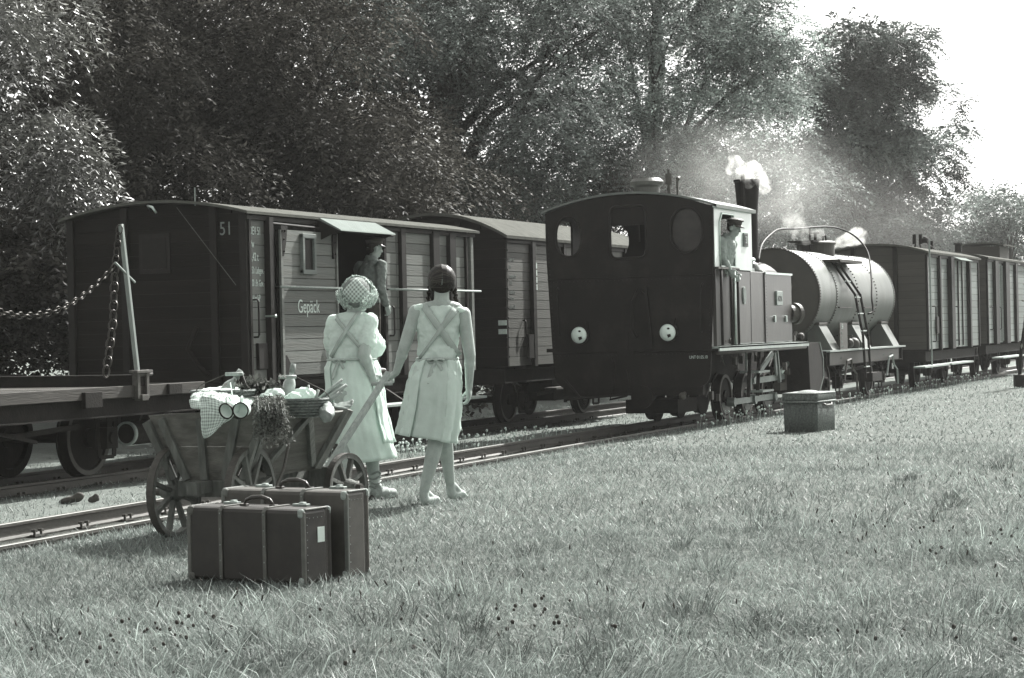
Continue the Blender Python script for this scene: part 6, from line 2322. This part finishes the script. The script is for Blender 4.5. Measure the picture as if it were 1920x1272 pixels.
# ------------------------------------------------------------------ men on the train
def man(label, loc, rz, neck, headc, hyaw, shR, elR, wrR, shL, elL, wrL, coat, hips=(0, 0, .92), legs=True, htilt=0.0, handR=None, bulk=1.0, skin=None):
    t = thing('person', label, 'person', loc, rz, 'people at the train')
    neck, headc, hips = Vector(neck), Vector(headc), Vector(hips)
    skin = skin or M_skinm
    mb = MB()
    P_ = head(mb, headc, hyaw, htilt, 1.04)
    mb.caps(neck - V3(0, 0, .06), headc - V3(0, .0, .07), .062, .058, 14)
    mb.caps(neck - V3(0, 0, .12), hips, .12, .12, 16)
    shR, elR, wrR, shL, elL, wrL = map(Vector, (shR, elR, wrR, shL, elL, wrL))
    for a, b, c in ((shR, elR, wrR), (shL, elL, wrL)):
        mb.caps(a, b, .05, .042, 12)
        mb.caps(b, c, .04, .03, 12)
    hand(mb, wrR, (handR or (wrR - elR)), (-1, .2, 0), (0, 1, .1), (.35, .45, .35), 1.1)
    hand(mb, wrL, (wrL - elL), (1, .2, 0), (0, 1, .1), (.35, .45, .35), 1.1)
    if legs:
        for s in (-1, 1):
            mb.caps(hips + V3(s * .09, 0, 0), V3(s * .1, .02, .48), .08, .055, 12)
            mb.caps(V3(s * .1, .02, .48), V3(s * .1, -.02, .08), .05, .035, 12)
    put('body', bake(mb, 'body', .0085, 2), skin, t, smooth=True)
    mb = MB()
    mid = (neck + hips) / 2
    dn = (hips - neck)
    for k in range(7):
        f = k / 6
        c = neck + V3(0, 0, -.03) + dn * f * 1.0
        w_ = (.09, .175, .19, .185, .175, .17, .175)[k] * bulk
        d_2 = (.07, .11, .13, .135, .13, .12, .125)[k] * bulk
        if k:
            p2 = neck + V3(0, 0, -.03) + dn * (k - 1) / 6
            for j in range(4):
                ff = j / 4
                mb.sphere(p2.lerp(c, ff), (pw * (1 - ff) + w_ * ff, pd * (1 - ff) + d_2 * ff, .075), 18, 10)
        pw, pd = w_, d_2
    for a, b, c in ((shR, elR, wrR), (shL, elL, wrL)):
        mb.caps(a, b, .074 * bulk, .062, 14)
        mb.caps(b, b.lerp(c, .92), .06, .045, 14)
    o = put('jacket' if coat is M_jacket else 'shirt', bake(mb, 'jacket', .01, 2), coat, t, smooth=True)
    crinkle(o, .035, .06)
    cc = neck + V3(0, 0, .0)
    MB().lathe([(.078, -.03), (.075, .035), (.082, .038), (.09, -.03)], 24, cc, (headc - neck).normalized(), closed=True).build('collar', coat, t, smooth=True)
    if legs:
        mb = MB()
        for s in (-1, 1):
            mb.caps(hips + V3(s * .085, 0, .0), V3(s * .1, .02, .48), .1, .075, 14)
            mb.caps(V3(s * .1, .02, .48), V3(s * .1, -.02, .1), .073, .066, 14)
        crinkle(put('trousers', bake(mb, 'trousers', .014, 2), M_trouser, t, smooth=True), .02, .08)
        for s in (-1, 1):
            MB().caps((s * .1, -.06, .05), (s * .11, .14, .04), .05, .042, 12).build('shoe', M_leather, t, smooth=True)
    # cap with a peak
    Rm = Matrix.Rotation(hyaw, 3, 'Z') @ Matrix.Rotation(htilt, 3, 'X')
    cap = MB().sphere(P_(0, -.006, .075), (.098, .114, .052), 22, 12, Rm).sphere(P_(0, .0, .105), (.118, .13, .036), 22, 12, Rm @ Matrix.Rotation(.12, 3, 'X'))
    co = put('cap', bake(cap, 'cap', .006, 3), M_cap, t, smooth=True)
    pk = MB()
    for a in np.linspace(R(25), R(155), 13):
        for r1, dz in ((1.0, .055), (1.0, .048)):
            pk.v.append(tuple(P_(.085 * math.cos(a), .09 * math.sin(a), dz)))
        for dz in (.03, .023):
            pk.v.append(tuple(P_(.1 * math.cos(a), .09 * math.sin(a) + .065 * math.sin(a), dz)))
    for k in range(12):
        b = k * 4
        pk.f += [(b, b + 4, b + 6, b + 2), (b + 1, b + 3, b + 7, b + 5), (b + 2, b + 6, b + 7, b + 3)]
    pk.build('cap_peak', M_leather, co, smooth=True)
    hb_ = put('hair', bake(MB().sphere(P_(0, -.02, .03), (.08, .09, .07), 16, 12, Rm).sphere(P_(0, -.05, -.02), (.066, .05, .05), 12, 8, Rm), 'hair', .008, 2), M_hairdark, t, smooth=True)
    return t


man('man in dark cap and work jacket standing in the open doorway of the luggage van', (-11.84, 23.74, .91), R(-22), (0, .07, 1.46), (0, .13, 1.61), -.25,
    (.2, .06, 1.38), (.25, .0, 1.1), (.24, .1, .88), (-.2, .06, 1.38), (-.26, .05, 1.1), (-.22, .2, .9), M_jacket, (0, 0, .93), htilt=-.1, bulk=1.08)
drv = man('engine driver in dark cap and light shirt leaning out of the cab window', (-8.74, 28.72, 1.17), R(-97), (0, .19, 1.52), (-.02, .28, 1.66), -.0,
          (.17, .16, 1.45), (.235, .2, 1.24), (.2, .29, 1.06), (-.19, .16, 1.44), (-.24, .1, 1.18), (-.18, .22, 1.0), M_shirt, (0, -.0, .95), htilt=-.25, bulk=1.18)
MB().path([(.16 * math.cos(a), .02 + .135 * math.sin(a), 1.0) for a in np.linspace(0, 2 * math.pi, 30)[:-1]], .02, 6, closed=True).build('belt', M_leather, drv, smooth=True)


# ================================================================== trees
def in_poly(px, py, poly):
    c, j = False, len(poly) - 1
    for i in range(len(poly)):
        (xi, yi), (xj, yj) = poly[i], poly[j]
        if (yi > py) != (yj > py) and px < (xj - xi) * (py - yi) / (yj - yi) + xi:
            c = not c
        j = i
    return c


def bough_cloud(poly, n, d0, d1, r0, r1, seed):
    """bough centres and radii filling a crown whose outline was measured on the photograph"""
    rnd_ = random.Random(seed)
    x0, x1 = min(p[0] for p in poly), max(p[0] for p in poly)
    y0, y1 = min(p[1] for p in poly), max(p[1] for p in poly)
    out_ = []
    while len(out_) < n:
        px, py = rnd_.uniform(x0, x1), rnd_.uniform(y0, y1)
        if in_poly(px, py, poly):
            d = rnd_.uniform(d0, d1)
            out_.append((at(px, py, d), rnd_.uniform(r0, r1)))
    return out_


def sprays(boughs, per_m2, nl, L, ll, lw, droop, tone, tvar, seed):
    """pinnate leaf sprays spread through every bough: a drooping rachis with leaflets either side"""
    rg = np.random.default_rng(seed)
    C_, R_, T_ = [], [], []
    for c, r in boughs:
        k = max(6, int(per_m2 * r * r))
        C_.append(np.repeat(np.array([tuple(c)]), k, 0))
        R_.append(np.full(k, r))
        T_.append(np.full(k, tone * np.clip(rg.normal(1, .4), .35, 1.9)))
    C_, R_, T_ = np.concatenate(C_), np.concatenate(R_), np.concatenate(T_)
    n = len(C_)
    u = rg.normal(size=(n, 3))
    u[:, 2] = u[:, 2] * .8 + .4
    u /= np.linalg.norm(u, axis=1, keepdims=True)
    rad = (0.45 + 0.6 * rg.random(n) ** .6) * R_
    P0 = C_ + u * rad[:, None] * np.array([1, 1, .6])
    ax = u * np.array([1, 1, .35]) + rg.normal(0, .35, (n, 3))
    ax[:, 2] -= .15
    ax /= np.linalg.norm(ax, axis=1, keepdims=True)
    Ls = L * (0.7 + .6 * rg.random(n))
    sd = np.cross(ax, np.array([0, 0, 1.0]))
    sd /= np.linalg.norm(sd, axis=1, keepdims=True) + 1e-6
    roll = rg.normal(0, .5, n)
    up = np.cross(sd, ax)
    sd = sd * np.cos(roll)[:, None] + up * np.sin(roll)[:, None]
    V, T = [], []
    for k in range(nl):
        f = (k // 2 + .6) / (nl / 2)
        sg = 1 if k % 2 else -1
        p = P0 + ax * (Ls * f)[:, None]
        p[:, 2] -= droop * Ls * f * f
        a = sd * sg + ax * (.55 + .5 * f) + rg.normal(0, .16, (n, 3))
        a[:, 2] -= .3 * f + .15
        a /= np.linalg.norm(a, axis=1, keepdims=True)
        b = np.cross(a, np.cross(ax, sd) + rg.normal(0, .35, (n, 3)))
        b /= np.linalg.norm(b, axis=1, keepdims=True) + 1e-6
        l_ = (ll * (.7 + .6 * rg.random(n)))[:, None]
        w_ = (lw * (.7 + .6 * rg.random(n)))[:, None]
        V.append(np.stack([p, p + a * l_ * .45 + b * w_ * .5, p + a * l_, p + a * l_ * .45 - b * w_ * .5], 1))
        T.append(T_ * np.clip(rg.normal(1, tvar, n), .35, 2.2))
    cn = u * np.array([1, 1, 1.0]) + np.array([0, 0, .15]) + sd * .35
    cn /= np.linalg.norm(cn, axis=1, keepdims=True)
    return np.concatenate(V), np.concatenate(T), np.tile(cn, (nl, 1))


M_leafd = leaf_mat('dark_tree_leaves', .05, .2, .02)
M_leafl = leaf_mat('light_tree_leaves', .14, .3, .02)


M_leafw = leaf_mat('willow_leaves', .085, .3, .13, .38, .45)


def tree(name, label, base, top, r0, boughs, lm, per, nl=12, L=.42, ll=.1, lw=.042, droop=.5, tone=1.0, tvar=.3, seed=1, limbs=7, group='trees along the railway', fork=None):
    base, top = Vector(base), Vector(top)
    t = thing(name, label, 'tree', tuple(base), 0, group)
    rnd_ = random.Random(seed)
    mb = MB()
    N = 9
    trunk = []
    for k in range(N + 1):
        f = k / N
        trunk.append(base.lerp(top, f) - base + V3(rnd_.uniform(-1, 1), rnd_.uniform(-1, 1), 0) * .12 * (0 < k < N) * r0 * 4)
    mb.path(trunk, [r0 * (1.25 if k == 0 else 1.0) * (1 - .72 * k / N) for k in range(N + 1)], 12)
    for bp in (fork or []):
        mb.path([Vector(p) - base for p in bp[0]], bp[1], 10)
    bs = sorted(boughs, key=lambda b: -b[1])[:limbs]
    for c, r in bs:
        e = Vector(c) - base
        f = min(.92, max(.2, (e.z / max(.1, (top - base).z)) * rnd_.uniform(.45, .85)))
        s = trunk[int(f * N)]
        m1 = s.lerp(e, .35) + V3(0, 0, .25 + .1 * r)
        m2 = s.lerp(e, .7) + V3(rnd_.uniform(-.2, .2), rnd_.uniform(-.2, .2), .2)
        rr = r0 * .3
        mb.path([s, m1, m2, e], [rr, rr * .7, rr * .42, rr * .15], 7)
        for q in range(3):
            e2 = e + V3(rnd_.uniform(-1, 1), rnd_.uniform(-1, 1), rnd_.uniform(-.5, .7)) * r * .9
            mb.path([m2, m2.lerp(e2, .5) + V3(0, 0, .1), e2], [rr * .3, rr * .2, rr * .08], 5)
    mb.build('trunk', M_bark, t, smooth=True)
    V, T, K = sprays(boughs, per, nl, L, ll, lw, droop, tone, tvar, seed)
    V -= np.array(base)
    put('crown', quads_mesh('crown', V, 4, T, lm, K), None, t)
    return t


P1_ = bough_cloud([(-80, -90), (100, -80), (112, 60), (70, 170), (-80, 190)], 12, 25.5, 28.5, .35, .6, 1) + \
    bough_cloud([(40, 205), (110, 205), (170, 270), (150, 330), (60, 340), (30, 270)], 13, 25.5, 27, .26, .42, 2) + \
    bough_cloud([(95, 345), (190, 345), (222, 385), (120, 395)], 8, 26, 27.2, .2, .3, 3) + bough_cloud([(-80, 190), (40, 250), (60, 400), (-80, 420)], 4, 27, 29, .3, .5, 4)
tree('willow_tree', 'tree with pale shining drooping leaves at the far left', (-19.0, 22.5, -.1), (-18.0, 23.6, 7.2), .2, P1_, M_leafw, 300, 12, .34, .1, .026, 1.1, .9, .45, 11, 7)
P2_ = bough_cloud([(60, -130), (440, -130), (430, 395), (150, 385), (130, 300)], 44, 30, 36, .5, .95, 5)
tree('robinia_tree', 'dark feathery tree directly above the end of the luggage van', (-19.5, 28.5, -.1), (-18.2, 29.0, 9.0), .24, P2_, M_leafd, 250, 12, .55, .105, .034, .6, .85, .3, 12, 8)
P3_ = bough_cloud([(420, -130), (700, -130), (780, 180), (860, 360), (800, 410), (430, 395)], 44, 32, 38, .5, .95, 6) + bough_cloud([(700, 330), (850, 340), (800, 400), (690, 400)], 8, 31, 33, .35, .55, 66)
tree('robinia_tree', 'dark feathery tree whose sprays hang over the middle of the luggage van', (-19.0, 34.5, -.1), (-18.0, 34.8, 9.5), .24, P3_, M_leafd, 250, 12, .55, .105, .034, .6, 1.15, .32, 13, 8)
P4_ = bough_cloud([(640, -160), (1090, -160), (1100, 300), (960, 330), (900, 180), (800, 150), (690, 160)], 64, 40, 47, .6, 1.1, 7) + bough_cloud([(930, 300), (1100, 290), (1060, 400), (900, 380)], 14, 41, 46, .5, .8, 77) + bough_cloud([(855, 150), (960, 150), (960, 330), (855, 330)], 14, 42, 47, .5, .8, 78)
b0, t0 = at(848, 470, 44), at(842, -120, 44.5)
tree('ash_tree', 'tall forked tree with a thick dark trunk showing between its leaves', (b0.x, b0.y, -.1), tuple(t0), .34, P4_, M_leafl, 180, 12, .44, .092, .038, .45, 1.35, .34, 14, 7,
     fork=[([at(846, 240, 44), at(862, 170, 44), at(885, 90, 43.8), at(915, 10, 43.5), at(930, -60, 43.5)], [.2, .17, .15, .12, .09]), ([at(846, 420, 44), at(872, 320, 43.6), at(898, 250, 43.4), at(925, 215, 43.2), at(960, 190, 43)], [.2, .16, .12, .08, .05])])
P5_ = bough_cloud([(1080, -160), (1400, -160), (1440, -40), (1455, 60), (1462, 140), (1440, 250), (1380, 320), (1290, 330), (1180, 330), (1090, 300)], 76, 44, 52, .6, 1.05, 8) + bough_cloud([(1400, 150), (1475, 160), (1480, 300), (1420, 330)], 8, 50, 53, .5, .7, 88) + bough_cloud([(1240, 190), (1400, 190), (1440, 320), (1250, 330)], 16, 47, 53, .55, .9, 89)
tree('ash_tree', 'big pale leaved tree rising behind the locomotive chimney', (-17.4, 50.5, -.1), (-16.5, 50.5, 12.0), .32, P5_, M_leafl, 180, 12, .44, .092, .038, .4, 2.1, .34, 15, 8)
P6_ = bough_cloud([(1562, 60), (1600, 60), (1650, 60), (1690, 75), (1735, 95), (1745, 190), (1690, 300), (1560, 230), (1550, 120)], 26, 70, 76, .65, 1.05, 9) + \
    bough_cloud([(1495, 150), (1540, 135), (1740, 220), (1790, 260), (1775, 330), (1790, 350), (1780, 470), (1490, 480)], 46, 70, 78, .8, 1.35, 10) + [(at(1800, 242, 74), .4), (at(1780, 250, 74), .5), (at(1762, 170, 74), .55), (at(1800, 195, 74), .35), (at(1790, 395, 74), .6), (at(1640, 55, 74), .35), (at(1575, 52, 74), .3)]
tree('robinia_tree', 'separate round crowned tree against the white sky at the right', (-17.4, 74.5, -.1), (-16.3, 74.0, 11.0), .3, P6_, M_leafl, 130, 12, .55, .16, .068, .4, .95, .3, 16, 9)
P7_ = bough_cloud([(1800, 480), (1805, 400), (1835, 350), (1880, 375), (1930, 420), (1960, 470), (1950, 500)], 26, 100, 112, .9, 1.5, 17)
tree('hazel_bush', 'low pale bush far away beside the last wagon', (-17.0, 104, -.1), (-16.5, 104, 5.5), .2, P7_, M_leafl, 70, 8, .7, .2, .09, .1, 1.2, .3, 17, 12)
P8_ = bough_cloud([(1300, 330), (1500, 300), (1560, 460), (1300, 480), (1250, 430)], 30, 57, 64, .8, 1.3, 18)
tree('hazel_bush', 'hazy bush behind the steam of the locomotive', (-18.6, 62, -.1), (-18.2, 61, 5.0), .2, P8_, M_leafl, 90, 10, .55, .14, .06, .3, 1.2, .3, 18, 10)
P9_ = bough_cloud([(-100, 400), (125, 430), (130, 720), (-100, 740)], 26, 27.5, 32, .45, .75, 19)
tree('elder_bush', 'dark bush growing behind the flat wagon at the left edge', (-18.8, 24.6, -.1), (-18.6, 24.8, 3.2), .1, P9_, M_leafd, 190, 10, .4, .09, .05, .4, .75, .3, 19, 8)
P10_ = bough_cloud([(830, 330), (1300, 310), (1320, 420), (1030, 440), (830, 430)], 44, 50, 58, .7, 1.1, 20)
tree('elder_bush', 'dark thicket between the trunks behind the locomotive roof', (-20.3, 48.5, -.1), (-20.3, 48.5, 4.5), .14, P10_, M_leafd, 92, 10, .5, .12, .055, .4, .9, .3, 20, 10)
# added thicket beyond the second track, hides sunlit ground seen under the wagons
rb = random.Random(31)
B_ = []
for k in range(95):
    y = rb.uniform(26.5, 70)
    B_.append((Vector((-15.9 - rb.random() * 1.6, y, .1 + rb.random() * 1.0)), rb.uniform(.5, .85)))
V, T, K = sprays(B_, 60, 8, .4, .14, .07, .3, .8, .3, 32)
tag(put('added_undergrowth', quads_mesh('added_undergrowth', V, 4, T, M_leafd, K), None), kind='stuff')
# the wood behind, one dark mass
B_ = bough_cloud([(-150, -170), (820, -170), (860, 420), (-150, 420)], 130, 44, 52, 1.0, 1.6, 21) + bough_cloud([(820, -170), (1000, -170), (1000, 0), (820, 0)], 6, 56, 64, 1.2, 1.8, 22) + \
    bough_cloud([(-150, 420), (500, 420), (500, 640), (-150, 640)], 40, 36, 44, .9, 1.5, 23) + bough_cloud([(400, 380), (1560, 420), (1900, 470), (1900, 600), (400, 600)], 60, 66, 96, 1.3, 2.2, 24)
V, T, K = sprays(B_, 32, 6, .6, .24, .12, .4, .7, .3, 25)
tag(put('background_wood', quads_mesh('background_wood', V, 4, T, M_leafd, K), None), kind='stuff')


# ================================================================== steam, smoke and haze
def volume_mat(name, dens, noise_scale, lo_, hi_, v=.95, aniso=.3, fade=None, detail=4.0):
    mt = bpy.data.materials.new(name)
    mt.use_nodes = True
    t = mt.node_tree
    N, L_ = t.nodes, t.links
    N.remove(N['Principled BSDF'])
    pv = N.new('ShaderNodeVolumePrincipled')
    pv.inputs['Color'].default_value = (v, v, v * .98, 1)
    pv.inputs['Anisotropy'].default_value = aniso
    L_.new(pv.outputs[0], N['Material Output'].inputs['Volume'])
    if noise_scale is None:
        pv.inputs['Density'].default_value = dens
        return mt
    tc = N.new('ShaderNodeTexCoord')
    n = N.new('ShaderNodeTexNoise')
    n.inputs['Scale'].default_value = noise_scale
    n.inputs['Detail'].default_value = detail
    n.inputs['Distortion'].default_value = .6
    geo = N.new('ShaderNodeNewGeometry')
    L_.new(geo.outputs['Position'], n.inputs['Vector'])
    mr = N.new('ShaderNodeMapRange')
    mr.inputs[1].default_value, mr.inputs[2].default_value = lo_, hi_
    mr.inputs[3].default_value, mr.inputs[4].default_value = 0, dens
    L_.new(n.outputs[0], mr.inputs[0])
    res = mr.outputs[0]
    if fade:
        ln = N.new('ShaderNodeVectorMath')
        ln.operation = 'LENGTH'
        L_.new(tc.outputs['Object'], ln.inputs[0])
        fr_ = N.new('ShaderNodeMapRange')
        fr_.interpolation_type = 'SMOOTHSTEP'
        fr_.inputs[1].default_value, fr_.inputs[2].default_value = 1.0, fade
        L_.new(ln.outputs['Value'], fr_.inputs[0])
        q = N.new('ShaderNodeMath')
        q.operation = 'MULTIPLY'
        L_.new(res, q.inputs[0])
        L_.new(fr_.outputs[0], q.inputs[1])
        res = q.outputs[0]
    L_.new(res, pv.inputs['Density'])
    return mt


def steam(name, blobs, mt, voxel=.05, lump=.12, lscale=.14):
    mb = MB()
    for px, py, d, r in blobs:
        mb.sphere(at(px, py, d), r, 14, 10)
    o = put(name, bake(mb, name, voxel, 1), mt, None, smooth=True)
    tx = bpy.data.textures.new('billow', 'CLOUDS')
    tx.noise_scale = lscale
    tx.noise_depth = 3
    d_2 = o.modifiers.new('disp', 'DISPLACE')
    d_2.texture, d_2.strength, d_2.mid_level = tx, lump, .5
    tag(o, kind='stuff')
    return o


M_steam = volume_mat('white_steam', 7, 6.5, .4, .66, .99, .2)
M_thin = volume_mat('thin_steam', 2, 3.6, .45, .75, .99, .2)
steam('steam', [(1386, 314, 34.6, .14), (1378, 302, 34.6, .12), (1396, 324, 34.8, .16), (1410, 318, 34.9, .17), (1420, 328, 35, .16), (1430, 342, 35, .13), (1368, 318, 34.6, .09), (1434, 356, 35.2, .1), (1402, 338, 34.9, .14), (1372, 296, 34.6, .07)], M_steam, .03, .12, .13)
steam('steam', [(1608, 443, 40.8, .19), (1594, 448, 40.8, .16), (1578, 454, 40.8, .12), (1616, 440, 40.8, .13), (1562, 460, 40.8, .08)], M_steam, .03, .1, .11)
steam('steam', [(1488, 415, 37, .22), (1500, 404, 37, .18), (1478, 425, 37, .16), (1505, 440, 37.5, .2), (1530, 442, 38, .12)], M_thin, .05, .2, .2)


def smoke(px, py, d, size, dens, ns, lo_, hi_):
    o = put('smoke', MB().sphere((0, 0, 0), 1.0, 20, 14).mesh('smoke'), volume_mat('smoke', dens, ns, lo_, hi_, .9, .25, .15, 3.0), None, smooth=True, loc=tuple(at(px, py, d)))
    o.scale = size
    tag(o, kind='stuff')
    return o


smoke(1400, 340, 42, (2.6, 5.0, 1.55), .13, .9, .36, .68)
smoke(1560, 420, 54, (4.2, 9.0, 2.2), .02, .5, .36, .7)
smoke(1690, 440, 66, (4.5, 9.0, 2.0), .008, .35, .35, .7)
hz = MB().box((0, 240, 9.2), (610, 740, 21)).build('haze', volume_mat('haze_air', 0.00028, None, 0, 0, .97, .3), None)
tag(hz, kind='stuff')
